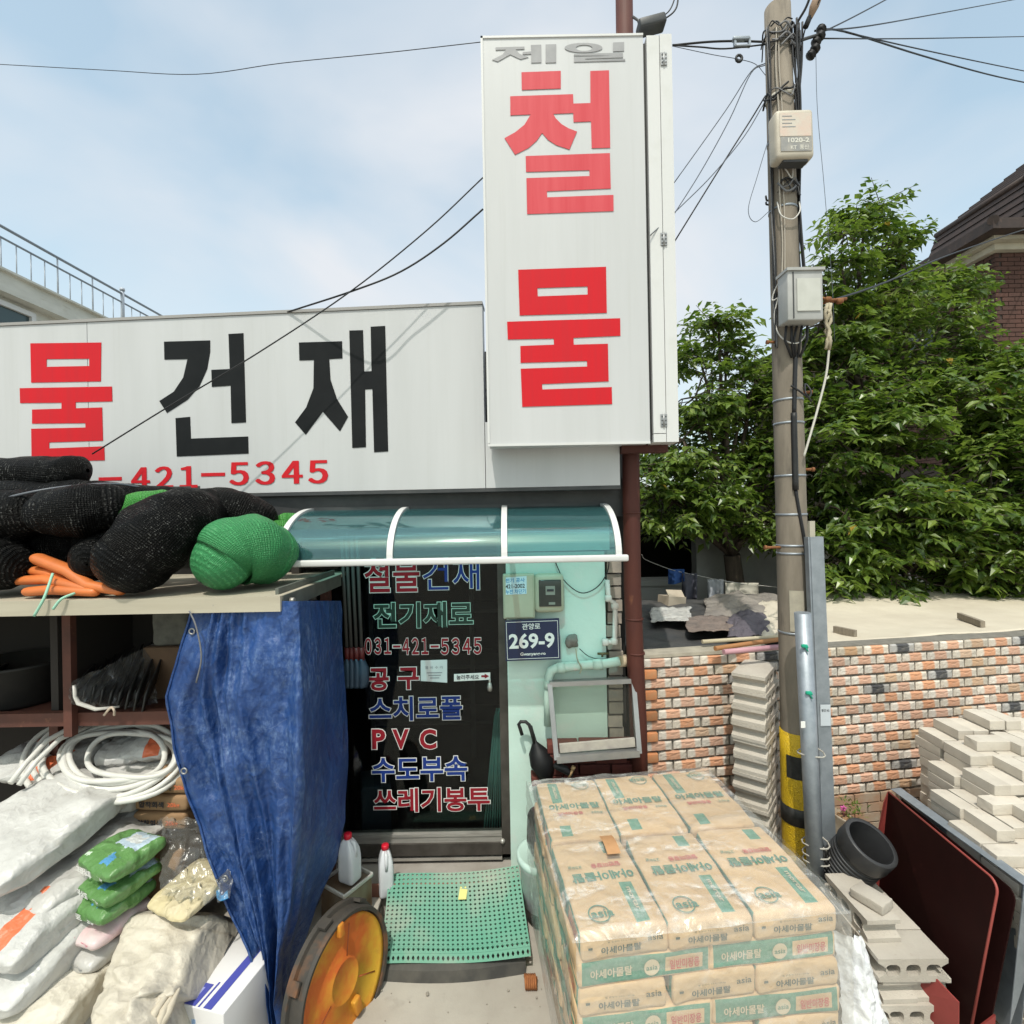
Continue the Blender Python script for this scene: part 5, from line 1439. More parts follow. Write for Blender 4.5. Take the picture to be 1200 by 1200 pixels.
roll('short fat black net roll between the left edge and the light green net', [(62,600,2.52,28),(95,598,2.55,31),(122,596,2.6,27)], net_b, seed=4)
roll('black net roll low at the left edge beside the orange hose', [(-60,655,2.5,32),(-5,660,2.5,30),(5,662,2.5,28)], net_b, seed=5)
roll('dark net roll in the shade behind the orange hose', [(20,645,2.75,30),(70,645,2.75,34),(110,640,2.75,30)], net_b, seed=6)
roll('small black net roll squeezed right of the orange hose', [(112,655,2.52,24),(120,650,2.6,28)], net_b, seed=7)
roll('biggest black net roll standing out at the front middle of the shelf', [(160,655,2.46,40),(182,632,2.5,44),(212,608,2.6,36),(240,598,2.8,26)], net_b, lump=0.018, seed=8)
roll('black net roll arching behind the big green roll', [(228,604,2.9,26),(262,600,2.9,28),(300,610,2.95,24)], net_b, seed=9)
roll('light green net roll peeping out between black rolls', [(143,606,2.62,16),(160,594,2.66,17),(190,587,2.7,13)], net_l, seed=10, lump=0.008)
roll('large green net roll at the front right of the shelf', [(262,656,2.5,34),(272,647,2.53,40),(292,643,2.6,41),(312,648,2.7,34)], net_g, lump=0.014, seed=11)
roll('light green net roll behind the awning corner, lower of two', [(318,622,2.95,14),(338,626,3.0,15)], net_l, seed=12, lump=0.005)
roll('light green net roll behind the awning corner, upper of two', [(335,612,3.05,11),(352,612,3.08,10)], net_l, seed=13, lump=0.005)
for k, (lab, pts, r_) in enumerate((
   ('orange hose lying uppermost across the shelf edge', [(46,655,2.5),(80,668,2.47),(105,686,2.44),(140,693,2.42)], 0.036),
   ('orange hose end under the uppermost one', [(30,667,2.55),(60,672,2.5),(90,690,2.45)], 0.03),
   ('orange hose bundle end tied with green string', [(22,680,2.5),(55,679,2.46),(100,690,2.43)], 0.03),
   ('pale orange hose lying flat on the beige board', [(34,693,2.45),(60,691,2.43),(110,694,2.42)], 0.03))):
    P = [V(*p) for p in pts]
    for p in P: p.z = max(p.z, STOP + r_*0.75)
    mb = MB(); mb.tube(P, [r_, r_, r_*0.9] + ([r_*0.8] if len(P) > 3 else []), 12, round_ends=4, flat=(0.75,1), bump=lambda p: 0.006*nz(p, 20))
    tag(mb.build('orange_hose', pm('orange_plastic', (0.62,0.17,0.04), (0.50,0.14,0.04), 8, rough=0.45)), lab, 'hose', 'orange hoses on the shelf')
for lab, pts, mt in (('pale green string hanging over the board edge on the left', [(62,672,2.42),(52,700,2.36),(40,722,2.35)], pm('pale_green_string', (0.30,0.55,0.42), rough=0.7)),
                 ('pale green string hanging over the board edge on the right', [(88,695,2.40),(72,702,2.36),(62,714,2.35)], pm('pale_green_string', (0.3,0.55,0.42), rough=0.7)),
                 ('grey strap laid over the net rolls at the left', [(-20,590,2.45),(40,576,2.5),(90,569,2.6),(135,567,2.7),(170,572,2.8)], pm('grey_strap', (0.10,0.11,0.13), rough=0.4))):
    cable(lab, [V(*p) for p in pts], 0.006, mt, 6, 'string' if 'string' in lab else 'strap', 'string' if 'string' in lab else 'strap')
# ---- things on the middle shelf
def tub(label, px, Y, r_, z0, h, seed):
    t = thing('rubber_tub', label, 'tub', (V(px, 800, Y).x, Y, z0))
    mb = MB(); mb.lathe([(0, 0.0), (r_*0.78, 0.0), (r_*0.84, 0.02), (r_*0.98, h*0.92), (r_*1.04, h*0.94), (r_*1.04, h), (r_*0.97, h), (r_*0.8, 0.03), (0, 0.02)], (0,0,0), None, 40)
    mb.build('bowl', pm('matt_black_rubber', (0.012,0.012,0.012), (0.018,0.018,0.017), 10, rough=0.6), t, world=False)
    mb = MB(); c = Vector((0.02*seed, -r_*1.02, h*0.93))
    mb.tube([c + Vector((-0.085,0,0.07)), c + Vector((0.085,0.02,0.07))], 0.016, 10, round_ends=3); mb.build('grip', pm('blue_grip', (0.03,0.12,0.26), rough=0.4), t, world=False)
    mb = MB()
    for sg in (-1, 1): mb.tube([c + Vector((sg*0.085,0.01,0.07)), c + Vector((sg*0.11,0,0.03)), c + Vector((sg*0.10,-0.02,-0.04)), c + Vector((sg*0.075,-0.01,-0.055))], 0.0055, 6)
    mb.build('bail', pm('galvanized_wire', (0.5,0.52,0.55), rough=0.35, metal=0.7), t, world=False)
    return t
tub('black rubber tub with a blue grip on the middle shelf', 22, 2.98, 0.26, MZ+0.002, 0.24, 1)
tub('second black rubber tub showing only its wire bail at the left edge', -60, 2.97, 0.24, MZ+0.002, 0.18, 4)
sb_ = thing('sheet_bundle', 'clear bag of black rubber sheets sticking out of the middle shelf', 'bundle', tuple(V(130, 826, 2.72)))
mb = MB()
for k in range(9):
    a0, b0 = V(88 + 10*k, 815 + 1.6*k, 2.64 + 0.01*k), V(112 + 10.5*k, 786 - 3.6*k, 3.1)
    s_ = Vector((0.012, 0.0, 0.05)); n_ = 8
    vs = []
    for i in range(n_+1):
        t = i/n_; p = a0.lerp(b0, t); w = s_*(1+0.3*t)
        vs += [p - w*0.6 - EZ*0.02*math.sin(t*3), p + w + EZ*0.01*math.sin(t*4 + k)]
    mb.add(vs, [(2*i, 2*i+1, 2*i+3, 2*i+2) for i in range(n_)], 0, True)
mb.build('sheet', pm('black_sheet', (0.018,0.018,0.018), (0.03,0.03,0.03), 8, rough=0.45), sb_, solid=0.008)
mb = MB()
def bag_pt(a, b):
    px = 86 + 100*a + 4*nz((a*4,b*3,1),2); py = (826 + 4*a) * (1-b) + (798 - 46*a) * b
    Y = 2.60 + 0.3*a + 0.12*b*a
    p = V(px, py, Y); p.y -= 0.03*math.sin(b*math.pi); p.z += 0.008*nz((a*5,b*5,2),3); return p
mb.grid(bag_pt, 24, 12); mb.build('plastic_bag', clear_mat('milky_bag', (0.75,0.76,0.76), 0.10, 0.15, 0.03, 0.6, 25, shade=(0.5,0.5,0.5)), sb_)
mb = MB(); mb.tube([V(87,803,2.60), V(88,816,2.60), V(92,824,2.6), V(112,831,2.62), V(140,828,2.68)], [0.008,0.010,0.012,0.011,0.006], 8, flat=(1.2,0.7)); mb.build('bag_edge', pm('white_film', (0.6,0.58,0.54), rough=0.4), sb_)
cable('cream string bow tied under the bag of black sheets', [V(122,838,2.66), V(127,832,2.64), V(131,829,2.64), V(134,833,2.64), V(134,838,2.66)], 0.006, pm('cream_string', (0.55,0.45,0.36), rough=0.9), 6, 'string_bow', 'string')
o = MB(); o.rbox((0.28,0.2,0.3), 0.01, 2, Vector((V(205,790,3.02).x, 3.05, MZ+0.152))); tag(o.build('carton', pm('brown_carton', (0.16,0.10,0.06), (0.12,0.075,0.05), 6, rough=0.9)), 'brown carton at the right end of the middle shelf', 'carton')
o = MB(); o.rbox((0.2,0.16,0.22), 0.03, 3, Vector((V(203,735,3.02).x, 3.05, MZ+0.30+0.113)), 0.2, 0, lambda q: q*(1+0.05*nz(q,12))); 
tag(o.build('paper_sack', pm('grey_paper_sack', (0.16,0.16,0.14), (0.10,0.10,0.09), 16, rough=0.9)), 'grey printed paper sack on top of the brown carton', 'sack')

# ---- sacks
def sack(mb, size, c, rot, seed, mi=0, amp=0.02, r=None, n=20, corner=0.35):
    w, l, h = size
    def warp(q):
        a, b = abs(q.x)/(w/2), abs(q.y)/(l/2)
        e = (1 - 0.55*max(0, a-0.35)**2) * (1 - (1-corner)*max(0, (b-0.3)/0.7)**2.2)
        q = Vector((q.x*(1-0.05*b*b), q.y*(1-0.05*a*a), q.z*max(0.12, e)))
        qq = q + 0.05*Vector((nz(q, 5, 1), nz(q, 5, 2), 0))
        rid = 0.45 - abs(nz(qq, 4.5, seed+2)) - 0.8*abs(nz(qq, 10, seed+7))
        k = amp*(0.9*nz(q, 5, seed) + 0.8*rid + 0.35*nz(q, 26, seed+9))
        return q + Vector((k*0.5, k*0.35, k))
    mb.rbox(size, r or min(0.03, h*0.3), n, c, rot, mi, warp)
white_sack = pm('white_plastic_sack', (0.55,0.545,0.525), (0.48,0.475,0.455), 4, rough=0.38, crush=8, cdist=0.016, bscale=60, c3=(0.45,0.42,0.36), s3=6, lo3=0.66, hi3=0.85)
grey_sack = pm('greyish_plastic_sack', (0.50,0.49,0.47), (0.41,0.40,0.38), 4, rough=0.38, crush=8, cdist=0.016, bscale=60)
org = pm('orange_print', (0.66,0.16,0.07), rough=0.5)
def SK(label, px, py, Y, size, yaw, pitch, roll_, seed, mat, grp='white sacks heaped at the left', amp=0.034, extra=None, name='white_sack', cat='sack'):
    rot = Matrix.Rotation(R(yaw),3,'Z') @ Matrix.Rotation(R(pitch),3,'X') @ Matrix.Rotation(R(roll_),3,'Y')
    p = V(px, py, Y)
    t = thing(name, label, cat, tuple(p), 0, grp)
    mb = MB(); sack(mb, size, (0,0,0), None, seed, amp=amp); o = mb.build('sack', extra or mat, t, world=False); o.rotation_euler = rot.to_euler()
    return t
def printed(name, base1, base2, boxes, rough=0.38, extra_noise=0):
    """sack film with flat print: coloured rectangles on its upper side, in the sack's own coordinates"""
    t = NT(name)
    sxyz = t.n('ShaderNodeSeparateXYZ'); t.l(t.tc.outputs['Object'], sxyz.inputs[0]); X, Y, Z = sxyz.outputs
    c = t.mix(t.ramp(t.noise(4, 5, 0.6), 0.35, 0.68), base1, base2)
    wob = t.math('MULTIPLY', t.math('SUBTRACT', t.noise(14, 4, 0.6), 0.5), extra_noise)
    for (x0, x1, y0, y1, zlo, colr) in boxes:
        xx = t.math('ADD', X, wob); yy = t.math('ADD', Y, wob)
        f = t.math('MULTIPLY', t.math('MULTIPLY', t.math('GREATER_THAN', xx, x0), t.math('LESS_THAN', xx, x1)), t.math('MULTIPLY', t.math('GREATER_THAN', yy, y0), t.math('LESS_THAN', yy, y1)))
        f = t.math('MULTIPLY', f, t.math('GREATER_THAN', Z, zlo))
        c = t.mix(f, c, colr)
    c = t.mix(t.math('MULTIPLY', t.ramp(t.noise(9, 5, 0.7), 0.6, 0.85), 0.35), c, (0.45,0.42,0.36))
    t.bsdf(c, rough, 0, t.bump(t.math('ADD', t.crumple(6, 0.3), t.math('MULTIPLY', t.noise(55, 3, 0.6), 0.3)), 0.5, 0.03), 0.45)
    return t.m
stripe = printed('white_sack_orange_stripe', (0.55,0.545,0.525), (0.48,0.475,0.455), [(0.08, 0.16, -0.26, -0.02, 0.0, (0.66,0.16,0.07)), (-0.2, -0.02, 0.05, 0.12, 0.0, (0.62,0.22,0.13))])
SK('white sack on top of the left heap, just under the hose coil', 45, 968, 2.52, (0.50,0.62,0.17), -20, 14, 6, 1, white_sack)
SK('greyish sack sagging below the topmost white sack', 95, 1000, 2.60, (0.52,0.6,0.15), -24, 10, 4, 2, grey_sack)
SK('white sack with an orange printed stripe in the left heap', 48, 1052, 2.42, (0.52,0.6,0.16), -14, 10, 5, 3, white_sack, extra=stripe)
SK('plain white sack under the orange striped one', 40, 1098, 2.36, (0.50,0.58,0.17), -10, 8, 6, 4, white_sack)
SK('dull sack low in the left heap', 62, 1135, 2.42, (0.55,0.6,0.17), -18, 6, 2, 5, grey_sack)
SK('cream sack lowest at the bottom left corner', 20, 1185, 2.2, (0.56,0.5,0.2), -8, 12, 4, 6, pm('cream_sack', (0.60,0.56,0.48), (0.5,0.46,0.38), 4, rough=0.5, crush=7, bscale=60))
SK('dull sack buried at the bottom of the left heap', 60, 1120, 2.75, (0.9,0.5,0.5), 0, 0, 0, 7, grey_sack)
# sacks under the coil
SK('white sack with red print lying behind the hose coil on the left', 66, 886, 3.0, (0.5,0.44,0.13), -8, 6, 0, 8, white_sack, 'white sacks behind the hose coil', extra=stripe)
SK('white sack behind the hose coil at the right, uppermost', 172, 868, 3.05, (0.40,0.4,0.11), 8, 6, -4, 9, white_sack, 'white sacks behind the hose coil', extra=stripe)
SK('white sack behind the hose coil at the right, second one down', 176, 888, 3.02, (0.42,0.4,0.11), 4, 6, -2, 10, grey_sack, 'white sacks behind the hose coil')
SK('dull sack seen through the hose coil', 130, 915, 2.95, (0.6,0.5,0.14), 0, 6, 0, 11, grey_sack, 'white sacks behind the hose coil')
SK('dull wide sack carrying the hose coil', 100, 960, 2.92, (0.9,0.55,0.2), 0, 3, 0, 12, grey_sack, 'white sacks behind the hose coil')
# brown bags with black print
kraft_d = pm('brown_kraft', (0.34,0.21,0.11), (0.28,0.17,0.09), 8, rough=0.85)
for k, (px, py, lab) in enumerate(((202,917,'brown printed bag uppermost of three beside the blue tarp'),(194,937,'brown printed bag in the middle of three beside the blue tarp'),(192,958,'brown printed bag lowest of three beside the blue tarp'))):
    t = thing('printed_bag', lab, 'bag', tuple(V(px, py, 2.78)), R(-4), 'brown printed bags beside the tarp')
    mb = MB(); mb.rbox((0.3,0.34,0.085), 0.02, 3, (0,0.13,0), None, 0, lambda q: q + Vector((0,0.004*nz(q,20),0.006*nz(q,9,k)))); mb.build('bag', kraft_d, t, world=False)
    mb = MB(); put_text(mb, '압착회색', (-0.115,-0.047,-0.02), EX, EZ, 0.14, 0.034, 0.03, 0); put_text(mb, '20kg', (0.045,-0.047,-0.02), EX, EZ, 0.07, 0.03, 0.02, 1); mb.build('print', [ink, org], t, world=False)
SK('brown bag standing under the printed bags', 195, 1010, 2.92, (0.34,0.34,0.4), 0, 0, 0, 14, kraft_d, None, name='brown_bag', cat='bag')
# white hose coil
hose_w = pm('white_hose', (0.66,0.65,0.61), (0.58,0.57,0.53), 9, rough=0.4)
co = thing('hose_coil', 'loose coil of thick white hose resting on the sacks', 'hose', tuple(V(135, 900, 2.85)))
top = V(140, 838, 3.12); bot = V(125, 944, 2.62); ctr = (top+bot)/2; W_ = (top-bot)/2
for k in range(8):
    mb = MB(); P = []
    f = 1 - 0.065*k; ph = 0.4*k
    a_ = 0.455*f
    cx = -0.03 + (0.455 - a_)*(0.8 if k % 3 else 0.35)
    n_ = 44
    for i in range(n_+1):
        th = 2*math.pi*i/n_ + ph
        p = ctr + EX*(cx - 0.02 + a_*math.cos(th)) + W_*(math.sin(th)*(1-0.07*k) - 0.03*k + 0.05*math.sin(k*1.7)) + EZ*(0.01*k + 0.012*math.sin(3*th + k))
        P.append(p)
    mb.tube(P, 0.0145, 10, caps=False)
    mb.build('loop', hose_w, co)
mb = MB(); mb.tube([V(12,918,2.62), V(30,895,2.7), V(55,868,2.82), V(95,846,2.95), V(140,838,3.05)], 0.0135, 10); mb.build('hose_end', hose_w, co)
mb = MB(); mb.tube([V(22,920,2.6), V(42,893,2.68), V(70,866,2.8), V(110,848,2.95)], 0.0125, 10); mb.build('hose_end', hose_w, co)
# green bags
gb_m = pm('green_printed_plastic', (0.075,0.29,0.035), (0.055,0.24,0.03), 5, rough=0.35, bump=0.3, bscale=24, bdist=0.01, c3=(0.14,0.40,0.09), s3=9)
sky_p = pm('pale_blue_print', (0.45,0.62,0.75), (0.7,0.75,0.75), 12, rough=0.4)
blue_p = pm('bright_blue_print', (0.05,0.30,0.62), rough=0.4)
def green_bag(label, px, py, Y, yaw, pitch, h, seed, words_, mat=None, tm=white_v, top_print=True):
    rot = Matrix.Rotation(R(yaw),3,'Z') @ Matrix.Rotation(R(pitch),3,'X')
    t = thing('fertilizer_bag', label, 'bag', tuple(V(px, py, Y)), 0, 'small printed bags stacked beside the cream sheet')
    s_ = (0.285, 0.27, h*0.8)
    mb = MB(); sack(mb, s_, (0,0,0), None, seed, amp=0.024, n=16, corner=0.5, r=0.028); o = mb.build('bag', mat or gb_m, t, world=False); o.rotation_euler = rot.to_euler()
    mb = MB()
    put_text(mb, words_, Vector((-0.11,-0.134,-0.014)), EX, EZ, 0.12, 0.032, 0.035, 0)
    put_text(mb, '20 kg', Vector((0.05,-0.134,-0.012)), EX, EZ, 0.045, 0.02, 0.02, 0)
    o = mb.build('print', tm, t, world=False); o.rotation_euler = rot.to_euler()
    return t
gb_m = printed('green_printed_film', (0.12,0.255,0.085), (0.09,0.215,0.06), [(-0.04, 0.11, 0.0, 0.12, 0.02, (0.42,0.52,0.60)), (-0.02, 0.07, 0.03, 0.10, 0.02, (0.62,0.65,0.64)), (0.03, 0.08, -0.09, -0.04, 0.02, (0.08,0.26,0.46)), (-0.11, -0.06, -0.09, -0.07, 0.02, (0.5,0.6,0.48))], 0.35, 0.11)
green_bag('green printed bag with a pale picture, topmost of its stack', 143, 1001, 2.45, -24, 5, 0.115, 1, '고급상토')
green_bag('green printed bag second from the top of its stack', 140, 1027, 2.45, -26, 3, 0.10, 2, '원예상토', top_print=False)
green_bag('green and white bag third from the top of its stack', 132, 1050, 2.44, -22, 3, 0.10, 3, '상토', top_print=False)
green_bag('white bag with a pink emblem under the green bags', 124, 1075, 2.43, -20, 2, 0.09, 4, '석회', pm('white_pink_bag', (0.62,0.58,0.56), (0.6,0.4,0.42), 9, rough=0.4), pm('pink_print', (0.6,0.12,0.2), rough=0.5), False)
green_bag('grey white bag at the foot of the green bag stack', 116, 1102, 2.42, -18, 2, 0.11, 5, '규사', grey_sack, ink_grey, False)
SK('dull bag lying lowest beneath the green bags', 135, 1150, 2.55, (0.4,0.5,0.34), -16, 0, 0, 15, grey_sack, None, name='dull_bag', cat='bag')
# yellow bag in clear film by the tarp
yb = SK('yellow and blue bag in clear wrapping beside the blue tarp', 226, 1040, 2.46, (0.27,0.30,0.06), -20, 10, -3, 16, pm('yellow_bag', (0.58,0.49,0.28), (0.52,0.45,0.3), 5, rough=0.5, crush=9), None, amp=0.014, name='yellow_bag', cat='bag')
mb = MB(); mb.grid(lambda a, b: V(254 + 14*a - 4*b, 1052 - 34*b, 2.38 + 0.2*b) - EY*(0.02*math.sin(a*3)), 5, 8); mb.build('blue_end', pm('bright_blue_print', (0.05,0.30,0.62), rough=0.4), yb)
mb = MB()
mb.grid(lambda a, b: V(188 + 82*a + 5*nz((a*4,b*4,8),1.5), 1050 - 92*b + 6*a, 2.34 + 0.32*b) + Vector((0, -0.03*nz((a*5,b*5,3),2), 0.05*math.sin(a*3.1)*math.sin(b*3.1) + 0.02*nz((a*5,b*5,5),2.5))), 30, 26)
mb.build('wrapping', clear_mat('crumpled_clear_film', (0.92,0.92,0.91), 0.10, 0.2, 0.0, 0.8, 10, shade=(0.6,0.6,0.57)), yb)
# cream sheet over a heap
mb = MB()
def sheet_pt(a, b):
    lx = 78 + 62*b*1.0; rx = 200 + 66*min(1, b*1.1)
    if b < 0.35: rx = 200 + 36*b
    px = lx + (rx-lx)*a
    py = 1225 - 172*b + (10 if b > 0.8 else 0)*abs(a-0.45)
    Y = 2.0 + 0.50*b**1.1 - 0.12*math.sin(a*math.pi)*(1-b*0.5)
    p = V(px, py, Y)
    p += Vector((0, -1, 0.6)) * (0.035*nz((a*3, b*3, 4), 1.6) + 0.016*nz((a*3+b*4, b*5, 9), 3) + (0.03*abs(math.sin((a*3.2+b*2.4)*3)) if a > 0.5 and b < 0.4 else 0))
    e = min(a, 1-a)
    p.z -= 0.12*max(0, 0.14-e)/0.14 + 0.05*max(0, b-0.9)/0.1
    p.y += 0.10*max(0, 0.14-e)/0.14
    return p
mb.grid(sheet_pt, 44, 44)
tag(mb.build('cream_sheet', pm('cream_plastic_sheet', (0.56,0.51,0.425), (0.48,0.435,0.355), 3, rough=0.5, crush=6, bscale=60, cdist=0.035, c3=(0.42,0.37,0.28), s3=5, lo3=0.62, hi3=0.85)), 'crumpled cream plastic sheet thrown over the heap in front', 'sheet')
SK('cream bundle hidden beneath the crumpled cream sheet', 160, 1180, 2.5, (0.6,0.5,0.35), 0, 0, 0, 17, MC['cream_sack'], None, name='covered_bundle', cat='bundle')
mb = MB()
for k in range(9):
    x0_ = 150 + 5.5*k
    mb.tube([V(x0_-12 + 5*math.sin(k*2), 1212, 2.0), V(x0_ + 3*math.sin(k), 1186, 2.02 + 0.01*(k%3)), V(x0_ + 16, 1160 + 4*(k%2), 2.12)], [0.022, 0.017, 0.008], 8, round_ends=2, bump=lambda p: 0.006*nz(p, 30))
tag(mb.build('rag', pm('cream_rag', (0.56,0.50,0.40), (0.45,0.39,0.3), 12, rough=0.8)), 'bunched cream rag at the lower edge left of the white box', 'rag')
# white carton with blue print
wx = thing('white_carton', 'white carton with violet blue stripe beside the tarp foot', 'carton', (-1.385, 2.165, 0), R(-13))
mb = MB(); mb.rbox((0.30, 0.42, 0.33), 0.004, 1, (0, 0.21, 0.166)); mb.build('box', pm('white_card', (0.70,0.69,0.69), (0.66,0.65,0.65), 4, rough=0.6), wx, world=False)
vio = pm('violet_blue_print', (0.07,0.08,0.36), rough=0.5)
mb = MB(); zt_c = 0.3325
mb.bx(0.045, 0.085, 0.004, 0.414, zt_c, zt_c+0.0008); mb.bx(-0.146, 0.005, 0.004, 0.105, zt_c, zt_c+0.0008)
mb.bx(0.018, 0.026, 0.004, 0.12, zt_c, zt_c+0.0008, 0)
put_text(mb, 'Clean', (-0.11, 0.22, zt_c+0.001), EY, -EX, 0.13, 0.05, 0.0, 1)
mb.bx(-0.075, -0.02, 0.03, 0.085, zt_c+0.001, zt_c+0.0016, 2)
put_text(mb, '300', (-0.066, 0.045, zt_c+0.0022), EX, EY, 0.038, 0.022, 0.03, 0)
mb.bx(-0.138, -0.128, 0.02, 0.095, zt_c+0.001, zt_c+0.0016, 3); mb.bx(-0.144, -0.122, 0.088, 0.1, zt_c+0.001, zt_c+0.0016, 3)
mb.bx(-0.11, 0.11, -0.0012, -0.0004, 0.245, 0.249, 4); mb.bx(-0.1,-0.08,-0.0012,-0.0004,0.26,0.275,1); mb.bx(-0.01,0.01,-0.0012,-0.0004,0.258,0.28,1); mb.bx(0.08,0.095,-0.0012,-0.0004,0.26,0.275,1)
mb.build('print', [vio, pm('light_blue_print', (0.30,0.45,0.70), rough=0.5), pm('pale_violet_print', (0.3,0.32,0.6), rough=0.5), white_v, ink_grey], wx, world=False)

# ================================================================ blue tarp hung from the shelf end
def lerp_tab(tab, y):
    for (a, va), (b, vb) in zip(tab, tab[1:]):
        if y <= b: return va + (vb-va)*max(0, (y-a)/(b-a))
    return tab[-1][1]
TL = [(690,228),(716,224),(760,211),(815,197),(870,206),(930,222),(1000,246),(1060,272),(1110,299),(1160,312),(1215,322)]
TC = [(690,352),(716,350),(800,352),(900,352),(1000,345),(1060,340),(1110,330),(1160,326),(1215,332)]
TR = [(690,396),(716,401),(800,404),(900,407),(960,403),(1010,390),(1060,368),(1110,350),(1160,339),(1215,345)]
mb = MB()
NU, NV = 130, 150
def tarp_pt(s, t):
    py = 1212 - (1212-704)*t
    xl, xc, xr_ = lerp_tab(TL, py), lerp_tab(TC, py), lerp_tab(TR, py)
    g_ = max(0, min(1, (py-860)/300))
    YL, YC, YR = 2.44, 2.40 - 0.06*math.sin(min(1,max(0,(py-720)/300))*math.pi), 3.12*(1-g_) + 2.52*g_
    if s < 0.68: k = s/0.68; px = xl + (xc-xl)*k; Y = YL + (YC-YL)*k
    else: k = (s-0.68)/0.32; px = xc + (xr_-xc)*k; Y = YC + (YR-YC)*(k**1.1)
    p = V(px, py, Y)
    # gathers: tight pleats fanning from the left hem, broad billows to the right
    fold = 0.0
    env = min(1, (1-t)*3.0)
    c0 = 0.16 + 0.12*(1-t)
    for i, (w_, a_) in enumerate(((0.0,0.035),(0.055,0.03),(0.115,0.028),(0.185,0.022))):
        d = s - (c0 + w_*(1+0.5*(1-t)))
        fold += a_*math.exp(-(d/0.018)**2)
    fold += 0.014*(0.55 + nz((s*2, t*2, 31), 2))*math.sin(s*52 + 5*math.sin(t*3.1) + 3*nz((s*2, t*3, 21), 1.5)) * min(1, (1-t)*7)
    fold += 0.026*math.sin(s*19 + 2.2*math.sin(t*4)) * min(1, (1-t)*5) + 0.035*g_*math.sin(s*30 + t*9)
    fold += 0.022*nz((s*3, t*4, 1), 2.2) + 0.012*nz((s*8+t*3, t*6, 5), 2.0) + 0.010*(0.5-abs(nz((s*9+t*3, t*7-s*3, 8), 2.0))) + 0.006*(0.5-abs(nz((s*18-t*8, t*15, 18), 2.0)))
    if s > 0.68: return p + Vector((0.75, -0.55, 0)) * fold * 0.6
    return p + Vector((0.15, -1, 0)) * fold
mb.grid(tarp_pt, NU, NV, uvs=(1,1))
tt = NT('blue_tarp_weave')
nse = tt.noise(2.2, 4, 0.6)
vor = tt.n('ShaderNodeTexVoronoi', feature='DISTANCE_TO_EDGE', i_Scale=5.0); 
mpv = tt.n('ShaderNodeMapping'); mpv.inputs['Scale'].default_value = (0.6,0.6,1.5)
nv = tt.n('ShaderNodeTexNoise', i_Scale=6.0, i_Detail=4.0); tt.l(tt.tc.outputs['Object'], nv.inputs['Vector'])
va = tt.n('ShaderNodeVectorMath', operation='ADD'); vs_ = tt.n('ShaderNodeVectorMath', operation='SCALE'); vs_.inputs['Scale'].default_value = 0.35
tt.l(nv.outputs['Color'], vs_.inputs[0]); tt.l(tt.tc.outputs['Object'], va.inputs[0]); tt.l(vs_.outputs[0], va.inputs[1]); tt.l(va.outputs[0], mpv.inputs['Vector']); tt.l(mpv.outputs[0], vor.inputs['Vector'])
cr_ = tt.math('MULTIPLY', tt.ramp(vor.outputs['Distance'], 0.012, 0.0), tt.ramp(tt.noise(5, 4), 0.48, 0.66))
scuff_highlight = tt.math('MULTIPLY', tt.ramp(tt.noise(45, 7, 0.8, (1,1,0.6)), 0.47, 0.70), tt.ramp(tt.noise(3.3, 4), 0.38, 0.7))
col = tt.mix(tt.ramp(nse, 0.35, 0.7), (0.009,0.040,0.155), (0.017,0.062,0.22))
col = tt.mix(tt.math('MULTIPLY', scuff_highlight, 0.9), col, (0.17,0.26,0.44))  # pale scuffs, strengthened to paint brighter highlights on the tarp
col = tt.mix(tt.math('MULTIPLY', cr_, 0.35), col, (0.30,0.38,0.55))
wv = tt.math('ADD', tt.math('MULTIPLY', tt.noise(60, 5, 0.7), 0.25), tt.crumple(5.5, 0.3, (1,1,0.75)))
tt.bsdf(col, 0.40, 0, tt.bump(wv, 0.6, 0.035), 0.5)
tag(mb.build('blue_tarp', tt.m), 'faded blue tarp hanging in folds from the shelf end to the ground', 'tarp')
tarp_o = [o for o in COL.objects if o.name.startswith('blue_tarp')][-1]
hem = MB()
hem.tube([tarp_pt(0.004, k/60) + Vector((0,-0.004,0)) for k in range(61)], 0.006, 6)
hem.build('hem', tt.m, tarp_o)
for t_ in (0.93, 0.62, 0.36):
    q = tarp_pt(0.045, t_) - EY*0.008
    hem = MB(); hem.tube([q + Vector((0.013*math.cos(k*0.5236), -0.002, 0.013*math.sin(k*0.5236))) for k in range(13)], 0.004, 6, caps=False); hem.build('eyelet', alu, tarp_o)
cable('grey cord tying the blue tarp to the shelf corner', [V(222,716,2.37), V(230,735,2.36), V(236,770,2.36), V(230,800,2.37)], 0.004, cable_grey, 5, 'cord', 'cord')

# ================================================================ doorstep things
tin = thing('metal_can', 'square brown tin can with a pale rim at the foot of the tarp', 'can', tuple(V(418, 1085, 2.88)))
tz = V(418, 1026, 2.9).z; txa, txb = V(391, 1026, 2.85).x, V(446, 1020, 2.95).x
tinm = pm('rusting_tin', (0.19,0.12,0.07), (0.30,0.27,0.22), 5, rough=0.4, metal=0.5, c3=(0.4,0.38,0.34), s3=9, stretch=(1,1,0.3))
RT = Matrix.Rotation(R(-32), 3, 'Z'); tc_ = Vector(((txa+txb)/2 - 0.06, 2.89, 0))
mb = MB(); mb.rbox((0.2, 0.2, tz-0.02), 0.012, 2, tc_ + EZ*(tz/2-0.01), RT); mb.build('body', tinm, tin)
mb = MB(); 
for a, b, c, d in ((0,-0.1,0.205,0.012),(0,0.1,0.205,0.012),(-0.1,0,0.012,0.205),(0.1,0,0.012,0.205)): mb.rbox((c, d, 0.022), 0.005, 1, tc_ + RT @ Vector((a, b, tz-0.01)), RT)
mb.build('rim', pm('pale_rim', (0.55,0.54,0.5), rough=0.4, metal=0.3), tin)
